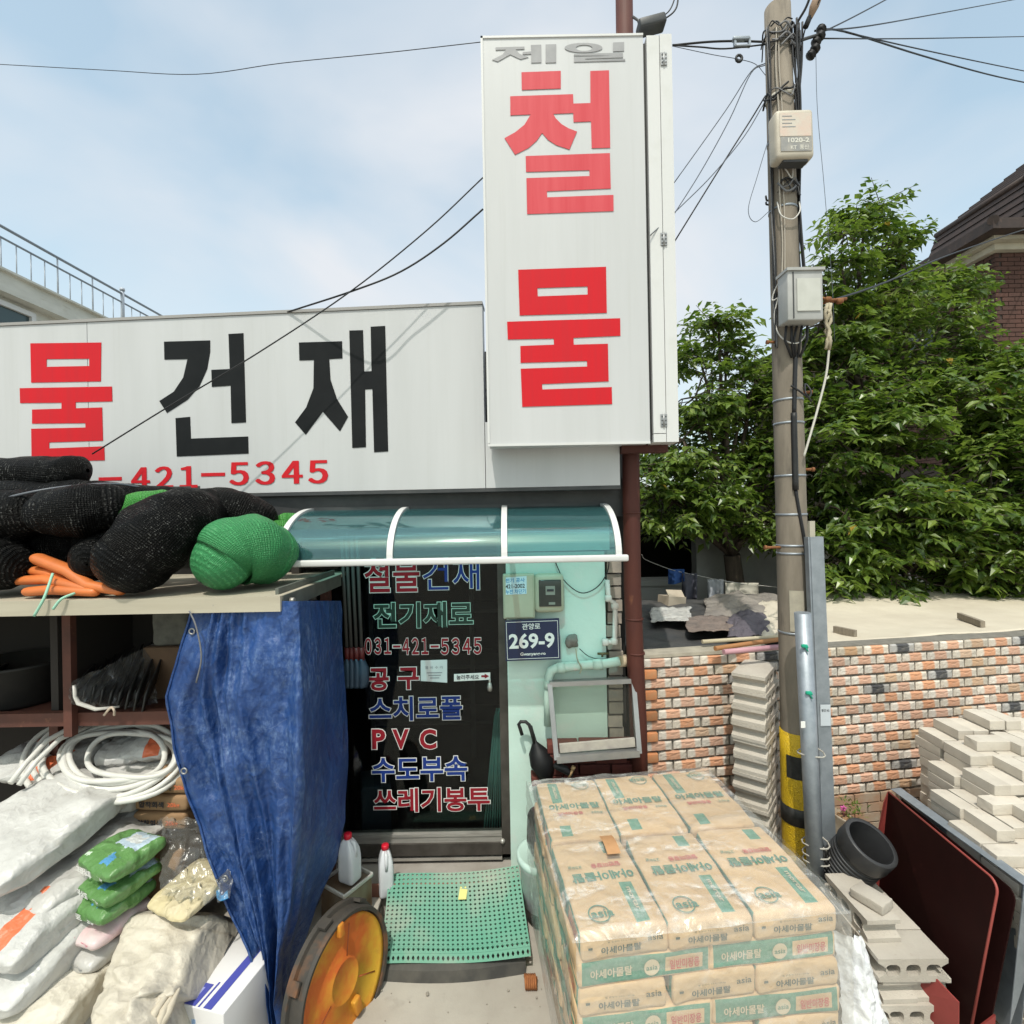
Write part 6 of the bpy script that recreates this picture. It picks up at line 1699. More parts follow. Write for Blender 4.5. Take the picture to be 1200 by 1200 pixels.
jug_m = pm('translucent_white_plastic', (0.62,0.64,0.66), (0.55,0.57,0.6), 7, rough=0.35)
cap_m = pm('red_cap', (0.55,0.012,0.03), rough=0.35)
def jug(label, p, w, d, h, yaw):
    t = thing('plastic_jug', label, 'jug', tuple(p), R(yaw), 'white jugs with red caps')
    mb = MB()
    def wp_(q):
        k = max(0, (q.z/h + 0.5 - 0.62)/0.38)
        return Vector((q.x*(1-0.62*k*k) - w*0.10*k, q.y*(1-0.55*k*k), q.z))
    mb.rbox((w, d, h), 0.02, 5, (0,0,h/2), None, 0, wp_)
    mb.build('body', jug_m, t, world=False)
    mb = MB(); mb.tube([(w*0.05,0,h*0.97),(w*0.32,0,h*0.93),(w*0.42,0,h*0.78),(w*0.42,0,h*0.62)], 0.011, 8); mb.build('handle', jug_m, t, world=False)
    mb = MB(); mb.lathe([(0.017,h-0.004),(0.022,h),(0.022,h+0.022),(0.018,h+0.026),(0,h+0.026)], (-w*0.10,0,0), None, 14); mb.build('cap', cap_m, t, world=False)
    return t
p = V(410, 1019, 2.86); p.z = tz + 0.002; jug('white jug with red cap standing on the square tin can', p, 0.105, 0.09, 0.235, -25)
p = V(440, 1072, 2.98); p.z = V(440, 1072, 2.98).z; jug('white jug with red cap standing behind the square tin can', Vector((-0.785, 3.03, 0.156)), 0.10, 0.085, 0.26, -70)
# step plate and mat
stp = thing('step_plate', 'pale stone slab step left of the green mat', 'slab', tuple(V(445, 1100, 2.8)))
mb = MB(); a = V(424, 1095, 2.75); b = V(470, 1030, 3.0); mb.rbox((0.36, 0.34, 0.035), 0.008, 2, Vector((-0.985, 2.87, 0.135))); mb.rbox((0.36, 0.30, 0.05), 0.006, 2, Vector((-0.985, 2.87, 0.07))); mb.rbox((0.36, 0.30, 0.044), 0.006, 2, Vector((-0.985, 2.88, 0.0225))); mb.build('slab', pm('pale_stone', (0.46,0.42,0.36), (0.38,0.35,0.3), 9, rough=0.8), stp)
mtl = on_plane
MTc = [V(456, 1027, 3.06), V(608, 1015, 3.06), V(622, 1113, 2.66), V(446, 1124, 2.66)]    # back left, back right, front right, front left
mat_ = thing('door_mat', 'green perforated rubber mat sloping down from the doorstep', 'mat', tuple((MTc[2]+MTc[3])/2))
green_mat = pm('dusty_green_rubber', (0.10,0.30,0.21), (0.16,0.32,0.24), 3, rough=0.75, c3=(0.30,0.35,0.28), s3=2.4, lo3=0.52, hi3=0.72)
nu, nv_ = 30, 19
mb = MB()
def mpt(u, v):
    p = (MTc[3]*(1-u) + MTc[2]*u)*(1-v) + (MTc[0]*(1-u) + MTc[1]*u)*v
    p = p.copy(); p.z += -0.03*math.sin(v*math.pi)*0.5 + 0.012*math.cos(u*5)
    if v < 0.07: p.z -= (0.07-v)*0.5
    return p
for j in range(nv_):
    for i in range(nu):
        off = 0.5 if j % 2 else 0
        u0, u1 = (i)/nu, (i+1)/nu; v0, v1 = j/nv_, (j+1)/nv_
        h_ = 0.26
        O = [(u0,v0),(u1,v0),(u1,v1),(u0,v1)]
        cu, cv = (u0+u1)/2, (v0+v1)/2
        du, dv = (u1-u0)*h_, (v1-v0)*h_
        I = [(cu-du,cv-dv*0.2),(cu-du*0.2,cv-dv),(cu+du*0.2,cv-dv),(cu+du,cv-dv*0.2),(cu+du,cv+dv*0.2),(cu+du*0.2,cv+dv),(cu-du*0.2,cv+dv),(cu-du,cv+dv*0.2)]
        vs = [mpt(*q) for q in O] + [mpt(*q) for q in I]
        mb.add(vs, [(0,1,6,5),(1,7,6),(1,2,8,7),(2,9,8),(2,3,10,9),(3,11,10),(3,0,4,11),(0,5,4)], 0, False)
mb.build('mat', green_mat, mat_, solid=0.009)
mb = MB(); q = mpt(0.56, 0.74) + EZ*0.008; mb.add([q+Vector((-0.02,-0.045,-0.006)), q+Vector((0.025,-0.043,-0.006)), q+Vector((0.028,0.045,0.010)), q+Vector((-0.017,0.043,0.010))], [(0,1,2,3)]); mb.build('tag', pm('yellow_tag', (0.72,0.66,0.25), rough=0.6), mat_, solid=0.002)
rampt = thing('rubber_ramp', 'black rubber kerb ramp under the front edge of the green mat', 'ramp', (MTc[3].x, 2.7, 0))
mb = MB()
xL, xR = V(449, 1130, 2.67).x, V(616, 1125, 2.7).x
fr_ = [(2.645,0.0),(2.665,0.045),(2.72,0.085),(3.0,0.13),(3.0,0.0)]
vs = []; 
for k in range(13):
    x = xL + (xR-xL)*k/12; bow = -0.03*math.sin(k/12*math.pi)
    vs += [Vector((x, y+bow+0.06*(k/12-0.5)*0.5, z)) for y, z in fr_]
mb.add(vs, [(k*5+j, k*5+(j+1)%5, (k+1)*5+(j+1)%5, (k+1)*5+j) for k in range(12) for j in range(5)] + [(0,1,2,3,4), (60,64,63,62,61)], 0, False)
mb.build('ramp', pm('dusty_black_rubber', (0.035,0.034,0.032), (0.075,0.07,0.06), 8, rough=0.75, bump=0.2), rampt)
# manhole frame and lid leaning on the tarp
mh = thing('manhole_cover', 'round manhole frame holding an orange yellow lid, stood on edge against the tarp', 'manhole cover', tuple(V(398, 1215, 2.35)))
n_ = Vector((0.90, -0.40, 0.10)).normalized()
zc = n_; xc_ = EZ.cross(zc).normalized(); yc_ = zc.cross(xc_)
MH = Matrix((xc_, yc_, zc)).transposed()
cM = V(406, 1150, 2.40)
rm = 0.272
ringm = pm('rusty_black_iron', (0.035,0.033,0.03), (0.06,0.05,0.04), 7, rough=0.7, c3=(0.16,0.07,0.03), s3=5, lo3=0.55, hi3=0.7, bump=0.3)
mb = MB(); mb.lathe([(rm*0.99,-0.02),(rm*0.99,0.012),(rm*1.05,0.016),(rm*1.07,0.0),(rm*1.06,-0.05),(rm*1.13,-0.054),(rm*1.13,-0.078),(rm*0.99,-0.078),(rm*0.99,-0.02)], cM, MH, 64, 0, False)
ring = mb.build('frame', ringm, mh)
for k in range(8):
    th = 2*math.pi*k/8 + 0.2
    mb = MB(); q = cM + MH @ Vector((math.cos(th)*rm*1.115, math.sin(th)*rm*1.115, -0.035)); mb.box(q, (0.014, 0.05, 0.045), MH @ Matrix.Rotation(th, 3, 'Z')); mb.build('lug', ringm, ring)
lt = NT('orange_yellow_enamel')
sxz = lt.noise(4.5, 4, 0.6)
c_ = lt.mix(lt.ramp(sxz, 0.38, 0.62), (0.50,0.115,0.022), (0.52,0.30,0.03))
c_ = lt.mix(lt.math('MULTIPLY', lt.ramp(lt.noise(12, 5, 0.65), 0.58, 0.8), 0.6), c_, (0.28,0.12,0.03))
lt.bsdf(c_, 0.62, 0, lt.bump(lt.noise(60, 5, 0.7), 0.25, 0.004), 0.25)
mb = MB(); mb.lathe([(0,-0.008),(0.080,-0.008),(0.084,-0.0045),(0.09,-0.0045),(0.094,-0.009),(rm*0.86,-0.010),(rm*0.90,-0.002),(rm*0.965,0.004),(rm*0.97,-0.03)], cM, MH, 64); lid = mb.build('lid', lt.m, mh)
for th in (R(75), R(200), R(330)):
    mb = MB(); d = Vector((math.cos(th), math.sin(th), 0)); mb.tube([cM + MH @ (d*0.1 + EZ*-0.010), cM + MH @ (d*rm*0.84 + EZ*-0.011)], 0.0035, 6)
    mb.build('groove_rib', pm('dark_orange_enamel', (0.30,0.07,0.02), rough=0.5), lid)
mb = MB(); q = cM + MH @ Vector((0.05, -0.15, 0.0)); mb.rbox((0.045, 0.075, 0.03), 0.008, 2, q, MH @ Matrix.Rotation(0.2,3,'Z')); q = cM + MH @ Vector((-0.02, rm*0.93, 0.012)); mb.rbox((0.035, 0.06, 0.03), 0.008, 2, q, MH); mb.build('lug', lt.m, lid)
# bucket with black bag
bk = thing('paint_bucket', 'white bucket with a pale mint lid between the mat and the pallet', 'bucket', tuple(V(640, 1098, 2.92)))
bc = Vector((V(640, 1050, 2.95).x, 2.97, 0.14)); bt = V(620, 1010, 2.9).z - bc.z
mb = MB(); mb.lathe([(0,0),(0.125,0),(0.135,0.01),(0.148,bt*0.8),(0.155,bt*0.82),(0.155,bt*0.88),(0.15,bt)], bc, None, 36); mb.build('pail', pm('white_pail_plastic', (0.60,0.63,0.62), (0.54,0.57,0.56), 5, rough=0.4), bk)
mb = MB(); mb.lathe([(0.158,bt-0.03),(0.165,bt-0.025),(0.165,bt+0.008),(0.15,bt+0.012),(0.14,bt+0.002),(0,bt+0.002)], bc, None, 36); mb.build('lid', pm('mint_lid', (0.50,0.66,0.60), rough=0.4), bk)
mb = MB()
put_text(mb, '수성페인트', bc + Vector((-0.09,-0.151,bt*0.5)), (0.86,-0.0,0), EZ, 0.11, 0.03, 0.0, 0); put_text(mb, '외부용', bc + Vector((-0.09,-0.146,bt*0.25)), EX, EZ, 0.09, 0.024, 0.0, 0); mb.build('print', ink_grey, bk)
mb = MB(); sack(mb, (0.17,0.2,0.26), bc + Vector((0.0,-0.01,bt+0.135)), Matrix.Rotation(0.4,3,'Z'), 5, amp=0.03, n=8, corner=0.3); tag(mb.build('black_bag', pm('glossy_black_plastic', (0.006,0.006,0.006), rough=0.25, bump=0.5, bscale=30, bdist=0.02)), 'crumpled black plastic bag resting on the white bucket', 'bag')
o = thing('rusty_spring', 'small rusty coil spring lying on the ground beside the pallet', 'spring', tuple(V(622, 1160, 2.5)))
mb = MB(); c = V(622, 1155, 2.58); c.z = 0.032
mb.tube([c + Vector((-0.03 + 0.06*k/48, 0.028*math.cos(k*0.785), 0.028*math.sin(k*0.785))) for k in range(49)], 0.0055, 6); mb.build('coil', pm('orange_rust', (0.32,0.12,0.04), (0.22,0.08,0.03), 30, rough=0.9), o)
# shovels behind the glass, left; green poles inside, right
shm = pm('blue_shovel_steel', (0.045,0.08,0.12), (0.03,0.05,0.08), 9, rough=0.4, metal=0.4)
hdl = pm('dull_shovel_handle', (0.06,0.06,0.055), (0.04,0.04,0.04), 9, rough=0.6)
rdc = pm('red_collar', (0.10,0.012,0.012), rough=0.5)
for k, (px, pt) in enumerate(((404,650),(409,652),(415,655),(421,656))):
    t = thing('shovel', ('blue shovel standing head up beside the tarp, leftmost of four','blue shovel second from the tarp','blue shovel third from the tarp','blue shovel farthest from the tarp')[k], 'shovel', tuple(V(px, 800, 3.26)), 0, 'shovels by the door glass')
    a = V(px - 4 + k*0.4, pt - 30, 3.27); b = V(px + 3, 768, 3.24)
    mb = MB(); mb.tube([a, b], 0.011, 8); mb.build('handle', hdl, t)
    mb = MB(); mb.tube([b + EZ*0.05, b - EZ*0.03], 0.018, 8); mb.build('collar', rdc, t)
    mb = MB(); w = 0.042
    mb.grid(lambda u, v: b + Vector(((u-0.5)*2*w*(0.35 + 0.65*min(1, v*3)) * (1 if v < 0.85 else 1-(v-0.85)*2.0), -0.02 + 0.03*(2*u-1)**2 - 0.01*v, -0.02 - 0.18*v)), 8, 12); mb.build('blade', shm, t, solid=0.003)
gpm = pm('teal_coated_pole', (0.28,0.62,0.55), (0.2,0.52,0.47), 9, rough=0.4)
for k in range(7):
    a = V(580 + 1.0*k, 838 - 4*(k%3), 3.40 + 0.01*(k%2)); b = V(566 + 3.3*k, 984, 3.36 + 0.008*(k%3)); b.z = 0.235
    mb = MB(); mb.tube([b, a], 0.0065, 6)
    tag(mb.build('garden_pole', gpm), 'thin teal garden pole in the bundle inside the glass door', 'pole', 'teal poles behind the door glass')
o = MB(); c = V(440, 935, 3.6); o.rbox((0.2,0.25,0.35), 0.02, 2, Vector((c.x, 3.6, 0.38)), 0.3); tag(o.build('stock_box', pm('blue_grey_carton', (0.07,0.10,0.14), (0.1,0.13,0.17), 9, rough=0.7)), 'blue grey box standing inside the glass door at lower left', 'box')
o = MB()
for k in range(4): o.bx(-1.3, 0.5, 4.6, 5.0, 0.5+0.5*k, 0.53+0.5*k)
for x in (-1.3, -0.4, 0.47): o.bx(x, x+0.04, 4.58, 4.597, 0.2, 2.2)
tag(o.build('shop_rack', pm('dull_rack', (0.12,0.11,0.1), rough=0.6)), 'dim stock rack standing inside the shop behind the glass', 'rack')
# ================================================================ pallet of mortar bags
PYAW = R(6.6)
pu = Vector((math.cos(PYAW), math.sin(PYAW), 0)); pv = Vector((-math.sin(PYAW), math.cos(PYAW), 0))
P0 = Vector((0.215, 1.862, 0)); PWD, PDP = 1.03, 1.06
def pal(a, b, z): return P0 + pu*a + pv*b + EZ*z
plt = thing('wooden_pallet', 'low wooden pallet under the stack of mortar bags', 'pallet', tuple(pal(PWD/2, PDP/2, 0)))
wood = pm('raw_pallet_wood', (0.36,0.26,0.16), (0.28,0.2,0.12), 6, rough=0.85, stretch=(1,6,1))
for k in range(3):
    m = MB(); q = pal(0.06 + (PWD-0.12)*k/2, PDP/2, 0.055); m.box(q, (0.08, PDP-0.02, 0.105), PYAW); m.build('runner', wood, plt)
for k in range(6):
    m = MB(); q = pal(PWD/2, 0.06 + (PDP-0.12)*k/5, 0.119); m.box(q, (PWD-0.02, 0.11, 0.02), PYAW); m.build('deck_board', wood, plt)
# the bag: kraft paper, flat print by its own coordinates
BW, BLn, BHt = 0.338, 0.522, 0.1035
kb = NT('kraft_mortar_bag')
s = kb.n('ShaderNodeSeparateXYZ'); kb.l(kb.tc.outputs['Object'], s.inputs[0])
X, Y_, Z = s.outputs
def rng_(v, a, b): return kb.math('MULTIPLY', kb.math('GREATER_THAN', v, a), kb.math('LESS_THAN', v, b))
nz1 = kb.noise(5, 4); 
base = kb.mix(kb.ramp(nz1, 0.35, 0.7), (0.66,0.465,0.27), (0.60,0.41,0.23))
base = kb.mix(kb.math('MULTIPLY', kb.ramp(kb.noise(28, 5, 0.7), 0.55, 0.8), 0.5), base, (0.68,0.55,0.39))
gr = kb.mix(kb.ramp(kb.noise(60, 4, 0.7), 0.42, 0.72), (0.075,0.25,0.17), (0.17,0.32,0.23))
topm = kb.math('GREATER_THAN', Z, 0.034)
st1 = kb.math('MULTIPLY', rng_(X, 0.055, 0.108), rng_(Y_, -0.235, -0.035))
st2 = kb.math('MULTIPLY', rng_(X, 0.055, 0.108), rng_(Y_, 0.155, 0.235))
top_g = kb.math('MULTIPLY', topm, kb.math('MAXIMUM', st1, st2))
sidem = kb.math('MULTIPLY', kb.math('GREATER_THAN', kb.math('ABSOLUTE', X), 0.150), kb.math('LESS_THAN', kb.math('ABSOLUTE', Z), 0.043))
boxm = kb.math('MULTIPLY', rng_(kb.math('ABSOLUTE', Y_), 0.075, 0.222), kb.math('LESS_THAN', kb.math('ABSOLUTE', Z), 0.028))
boxm = kb.math('MULTIPLY', boxm, kb.math('GREATER_THAN', kb.math('MULTIPLY', X, Y_), 0.0))
gside = kb.math('MULTIPLY', sidem, kb.math('SUBTRACT', 1.0, boxm))
gside = kb.math('MULTIPLY', gside, kb.math('LESS_THAN', kb.math('ABSOLUTE', Y_), 0.245))
gm_ = kb.math('MAXIMUM', top_g, gside)
col = kb.mix(gm_, base, gr)
oi = kb.n('ShaderNodeObjectInfo'); hv = kb.n('ShaderNodeHueSaturation'); vr = kb.n('ShaderNodeMapRange'); vr.inputs['To Min'].default_value = 0.9; vr.inputs['To Max'].default_value = 1.08
kb.l(oi.outputs['Random'], vr.inputs['Value']); kb.l(vr.outputs[0], hv.inputs['Value']); kb.l(col, hv.inputs['Color'])
kb.bsdf(hv.outputs[0], 0.75, 0, kb.bump(kb.math('ADD', kb.math('MULTIPLY', kb.crumple(7, 0.3), 0.8), kb.math('MULTIPLY', kb.noise(40, 3), 0.25)), 0.45, 0.02), 0.3)
g_print = pm('green_bag_print', (0.07,0.22,0.15), rough=0.6)
r_print = pm('red_bag_print', (0.52,0.09,0.07), rough=0.6)
k_print = pm('dark_bag_print', (0.07,0.10,0.075), rough=0.6)
c_print = pm('cream_bag_print', (0.62,0.52,0.36), rough=0.6)
bag_me = []
for sd in range(4):
    def warp(q, sd=sd):
        a, b = abs(q.x)/(BW/2), abs(q.y)/(BLn/2)
        puff = 0.004*(1-a*a)*(1-b*b)
        return q + Vector((0.006*nz(q, 12, sd), 0.007*nz(q, 11, sd+3), (puff if q.z > 0 else -puff*0.3) + 0.005*nz(q, 8, sd*3) - 0.006*(a**6)*(b**6)))
    m = MB(); m.rbox((BW-0.003, BLn-0.003, BHt-0.0005), 0.016, 7, (0,0,0), None, 0, warp)
    o = m.build('mortar_bag', kb.m); bag_me.append(o.data); bpy.data.objects.remove(o)
def circle_ring(mb, c, ex, ey, r, w, mi, n=28):
    vs = []
    for k in range(n):
        a = 2*math.pi*k/n; d = ex*math.cos(a) + ey*math.sin(a); vs += [c + d*r, c + d*(r-w)]
    mb.add(vs, [(2*k, (2*k+2) % (2*n), (2*k+3) % (2*n), 2*k+1) for k in range(n)], mi)
def disc(mb, c, ex, ey, r, mi, n=24):
    mb.add([c + ex*math.cos(2*math.pi*k/n)*r + ey*math.sin(2*math.pi*k/n)*r for k in range(n)], [list(range(n))], mi)
m = MB(); zt_b = BHt/2 + 0.0095
ex, ey = -EX, -EY         # top print reads from the far end
put_text(m, '아세아몰탈', Vector((0.135, 0.035, zt_b)), ex, ey, 0.265, 0.052, 0.03, 0)
put_text(m, '일반미장용', Vector((0.10, 0.085, zt_b)), ex, ey, 0.13, 0.028, 0.03, 1)
put_text(m, '25kg', Vector((-0.07, 0.085, zt_b)), ex, ey, 0.06, 0.02, 0.01, 0)
c = Vector((-0.075, -0.185, zt_b)); circle_ring(m, c, EX, EY, 0.043, 0.005, 0)
put_text(m, 'asia', c + Vector((-0.032, -0.018, 0.0006)), EX, EY, 0.088, 0.036, 0.015, 0)
put_text(m, 'mortar', Vector((0.073, -0.07, zt_b)), -EY, EX, 0.12, 0.018, 0.01, 3)
bag_top = m
def build_print(with_top):
    m = MB()
    if with_top: m.add(bag_top.v, bag_top.f, 0); m.m = list(bag_top.m)
    for sg in (-1, 1):
        yy = sg*(BLn/2 + 0.0045); ex = EX*(-sg); o_ = Vector((0, yy, 0))
        put_text(m, '아세아몰탈', o_ + ex*-0.095 + EZ*-0.026, ex, EZ, 0.155, 0.027, 0.03, 2)
        put_text(m, 'asia', o_ + ex*0.085 + EZ*0.002, ex, EZ, 0.06, 0.022, 0.01, 2)
        put_text(m, '물 혼합비 3.5 L / 25 kg', o_ + ex*-0.07 + EZ*0.012, ex, EZ, 0.11, 0.008, 0.0, 2)
        m.box(o_ + ex*-0.135 + EZ*0.0, (0.016, 0.0008, 0.008), None, 2)
        xx = sg*(BW/2 + 0.0045); ey = EY*sg; q = Vector((xx, 0, 0))
        put_text(m, '아세아몰탈', q + ey*-0.215 + EZ*-0.016, ey, EZ, 0.16, 0.034, 0.02, 3)
        disc(m, q + ey*0.02 + EX*sg*0.0002, ey, EZ, 0.03, 3); put_text(m, 'asia', q + ey*-0.002 + EX*sg*0.0012 - EZ*0.009, ey, EZ, 0.044, 0.018, 0.01, 0)
        put_text(m, '일반미장용', q + ey*0.09 + EZ*-0.018, ey, EZ, 0.118, 0.036, 0.025, 1)
    o = m.build('print', [g_print, r_print, k_print, c_print]); me = o.data; bpy.data.objects.remove(o); return me
pr_top, pr_low = build_print(True), build_print(False)
GRP = 'mortar bags on the pallet'
colw = ('left', 'middle', 'right'); roww = ('front', 'back')
ords = ('topmost', 'second', 'third', 'fourth', 'fifth', 'sixth', 'seventh')
for li in range(7):
    lay = 6 - li
    zc = 0.131 + BHt*(lay + 0.5)
    for i in range(6):
        if li % 2 == 0:
            cx, ry = i % 3, i // 3
            a, b = PWD/6 + cx*PWD/3, PDP/4 + ry*PDP/2
            rz = PYAW + (math.pi if ry else 0)
            lab = f'kraft mortar bag in the {ords[li]} layer of the pallet, {colw[cx]} column, {roww[ry]} row'
        else:
            cx, ry = i % 2, i // 2
            a, b = PWD/4 + cx*PWD/2, PDP/6 + ry*PDP/3
            rz = PYAW - math.pi/2
            lab = f'mortar bag with green side in the {ords[li]} layer, {("left","right")[cx]} side, {("front","middle","back")[ry]} row'
        t = thing('mortar_bag', lab, 'mortar bag', tuple(pal(a + random.uniform(-.006,.006), b + random.uniform(-.006,.006), zc)), rz + random.uniform(-.03,.03), GRP)
        link('bag', bag_me[random.randrange(4)], t); link('print', pr_top if li == 0 else pr_low, t)
# clear wrap drawn over the stack
wrp = thing('plastic_wrap', 'clear wrinkled plastic cover drawn over the stack of mortar bags', 'plastic cover', tuple(pal(PWD/2, PDP/2, 0.86)))
zt_p = 0.131 + 7*BHt
film = clear_mat('clear_stretch_film', (0.97,0.97,0.965), 0.12, 0.26, 0.09, 1.0, 7, shade=(0.88,0.88,0.86), fres=0.25, soft=True, glare_haze=0.9)  # milky share and streaks paint sun glare into the film
m = MB()
def wrap_top(a, b):
    x = -0.03 + (PWD+0.06)*a; y = -0.025 + (PDP+0.05)*b
    p = pal(x, y, zt_p + 0.017)
    e = min(a, 1-a, b, 1-b)
    p.z += 0.008*nz((x*3, y*3, 1), 2) + 0.012*(0.4-abs(nz((x*4+y*3, y*5, 4), 1.6))) + 0.005*(0.4-abs(nz((x*9-y*5, y*9, 14), 1.6))) - 0.028*max(0, 0.03-e)/0.03
    p.z += 0.012*math.exp(-((b-0.49+0.05*math.sin(a*5))/0.03)**2) + 0.008*math.exp(-((b-0.62-0.1*a)/0.02)**2)
    return p
m.grid(wrap_top, 130, 130)
SKM = MB()
def skirt(p0, p1, nrm, n=50):
    def f(a, b):
        q = p0.lerp(p1, a) + nrm*(0.016 + 0.007*nz((a*6, b*9, nrm.x*5), 1.6) + 0.004*abs(math.sin(b*34))) ; q = q.copy()
        q.z = zt_p + 0.006 - (zt_p - 0.16)*b
        return q
    SKM.grid(f, n, 40)
skirt(pal(-0.02,-0.02,0), pal(PWD+0.02,-0.02,0), -pv); skirt(pal(-0.02,PDP+0.02,0), pal(-0.02,-0.02,0), -pu); skirt(pal(PWD+0.02,-0.02,0), pal(PWD+0.02,PDP+0.02,0), pu)
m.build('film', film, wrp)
m = SKM
m.build('side_film', clear_mat('clear_side_film', (0.97,0.97,0.965), 0.09, 0.2, 0.02, 0.8, 12, shade=(0.82,0.82,0.8), fres=0.3, soft=True, glare_haze=0.5), wrp)
m = MB(); q = pal(0.25, 0.42, zt_p+0.034)
m.grid(lambda a, b: q + pu*(-0.03+0.06*a) + pv*(0.07-0.13*b) + EZ*(0.006*nz((a*4,b*5,1),2) + 0.012*math.sin(b*3)), 8, 10); m.build('torn_patch', pm('dusty_brown_patch', (0.46,0.25,0.12), (0.38,0.2,0.09), 20, rough=0.8), wrp)

# white plastic sack squeezed between pallet and blocks
sk = thing('white_plastic_sheet', 'bunched white plastic sheet between the pallet and the hollow blocks', 'plastic sheet', tuple(V(1005, 1200, 2.25)))
m = MB()
def ws(a, b):
    py = 1240 - 150*b; xl_ = lerp_tab([(1040,972),(1100,978),(1160,985),(1240,990)], py); xr_ = lerp_tab([(1050,978),(1080,1004),(1120,1018),(1180,1034),(1240,1052)], py)
    px = xl_ + (xr_-xl_)*a
    Y = 2.30 + 0.12*b
    p = V(px, py, Y); return p + Vector((0.1,-1,0.2))*(0.05*math.sin(a*math.pi) + 0.02*nz((a*4,b*6,3),1.8) + 0.012*nz((a*9,b*12,1),2))
m.grid(ws, 26, 44); m.build('sheet', pm('bright_white_plastic', (0.74,0.75,0.76), (0.62,0.64,0.68), 5, rough=0.35, bump=0.5, bscale=22, bdist=0.02, c3=(0.40,0.50,0.66), s3=7, lo3=0.66, hi3=0.8), sk)

# ================================================================ hollow concrete blocks
block_m = pm('concrete_block', (0.47,0.43,0.375), (0.40,0.36,0.31), 5, rough=0.95, bump=0.5, bscale=110, bdist=0.006, rnd=0.07, c3=(0.33,0.29,0.25), s3=30, lo3=0.62, hi3=0.8)
def hollow_mesh(L, W, T):
    """lying on its flat side: length X, width Y (holes run through along Y), thickness Z; grooved ends"""
    def oval(cx, w, h, n=14):
        return [(cx + w*(abs(math.cos(a))**0.6)*(1 if math.cos(a) >= 0 else -1), h*(abs(math.sin(a))**0.8)*(1 if math.sin(a) >= 0 else -1)) for a in [2*math.pi*k/n for k in range(n)]]
    g_ = T*0.42; e = T*0.31
    out = [(-L/2, -T/2), (L/2, -T/2), (L/2, -e), (L/2-g_*0.6, -e*0.55), (L/2-g_, 0), (L/2-g_*0.6, e*0.55), (L/2, e), (L/2, T/2), (-L/2, T/2), (-L/2, e), (-L/2+g_*0.6, e*0.55), (-L/2+g_, 0), (-L/2+g_*0.6, -e*0.55), (-L/2, -e)]
    holes = [oval(cx, L*0.105, T*0.25) for cx in (-L*0.29, 0, L*0.29)]
    m = MB()
    poly_faces(m, [[Vector((x, -W/2, z)) for x, z in out]] + [[Vector((x, -W/2, z)) for x, z in h][::-1] for h in holes], (0, W, 0))
    return m
hbL, hbW, hbT = 0.318, 0.16, 0.106
o = hollow_mesh(hbL, hbW, hbT).build('hollow_block', block_m); hb_me = o.data; bpy.data.objects.remove(o)
o = hollow_mesh(0.36, 0.19, 0.098).build('hollow_block', block_m); hb_big = o.data; bpy.data.objects.remove(o)
def block(me, loc, rot, label, group):
    o = bpy.data.objects.new('hollow_block', me); COL.objects.link(o); o.location = loc; o.rotation_euler = (0, 0, rot)
    return tag(o, label, 'concrete block', group)
px0, py0 = 1.655, 2.345
G1 = 'hollow blocks heaped beside the pallet'
lw = ('lowest', 'middle', 'second highest')
for ly in range(3):
    z = hbT*(ly+0.5) + 0.001*ly
    sh_ = 0.012*math.sin(ly*2.3)
    if ly % 2 == 0:
        block(hb_me, (px0 + hbL/2 + sh_, py0 + hbW/2, z), random.uniform(-.02,.02), f'hollow block with three holes facing the street in the {lw[ly]} layer of the heap', G1)
        for k in range(2):
            block(hb_me, (px0 + hbW*(k+0.5) + sh_ + 0.003*k, py0 + hbW + 0.006 + hbL/2, z), math.pi/2 + random.uniform(-.02,.02), f'hollow block lying lengthwise behind in the {lw[ly]} layer of the heap, {("left","right")[k]} one', G1)
    else:
        for k in range(2):
            block(hb_me, (px0 + hbW*(k+0.5) + sh_ + 0.004*k, py0 + hbL/2 + 0.006*k + 0.01, z), math.pi/2 + random.uniform(-.02,.02), f'hollow block with its grooved end to the street in the {lw[ly]} layer, {("left","right")[k]} one', G1)
        block(hb_me, (px0 + hbL/2 + sh_, py0 + hbL + 0.02 + hbW/2, z), random.uniform(-.02,.02), f'hollow block lying crosswise at the back of the {lw[ly]} layer of the heap', G1)
zt4 = hbT*3 + 0.003
block(hb_me, (px0 + 0.075, py0 + 0.09 + hbL/2, zt4 + hbT/2), math.pi/2 + 0.02, 'topmost hollow block of the heap with a broken piece lying on it', G1)
o = MB(); o.rbox((0.10, 0.15, 0.045), 0.006, 3, Vector((px0+0.095, py0+0.20, zt4+hbT+0.024)), 0.5, 0, lambda q: q + 0.006*Vector((nz(q,20,1),nz(q,20,2),nz(q,20,3)))); tag(o.build('broken_block', block_m), 'broken piece of concrete block on the topmost hollow block', 'concrete block')
# tall pile against the wall
G2 = 'hollow blocks piled tall by the wall'
nth = ('topmost','second','third','fourth','fifth','sixth','seventh','eighth','ninth','tenth','eleventh','twelfth','thirteenth','fourteenth')
zt_t = V(885, 790, 3.1).z; nb = 14
HC = V(897, 800, 3.02); HC.z = 0; HC = HC + Matrix.Rotation(R(52), 3, 'Z') @ Vector((0.18, 0.095, 0))
for k in range(nb):
    z = zt_t - 0.049 - 0.0995*k
    if z < 0.045: break
    block(hb_big, tuple(HC + Vector((0.006*math.sin(k*1.9), 0.005*math.cos(k*2.7), z))), R(52) + random.uniform(-.03,.03), f'hollow block {nth[k]} from the top of the tall pile between wall and pole' if k else 'topmost hollow block of the tall pile between wall and pole', G2)
zbase = zt_t - 0.098 - 0.0995*(k-1)
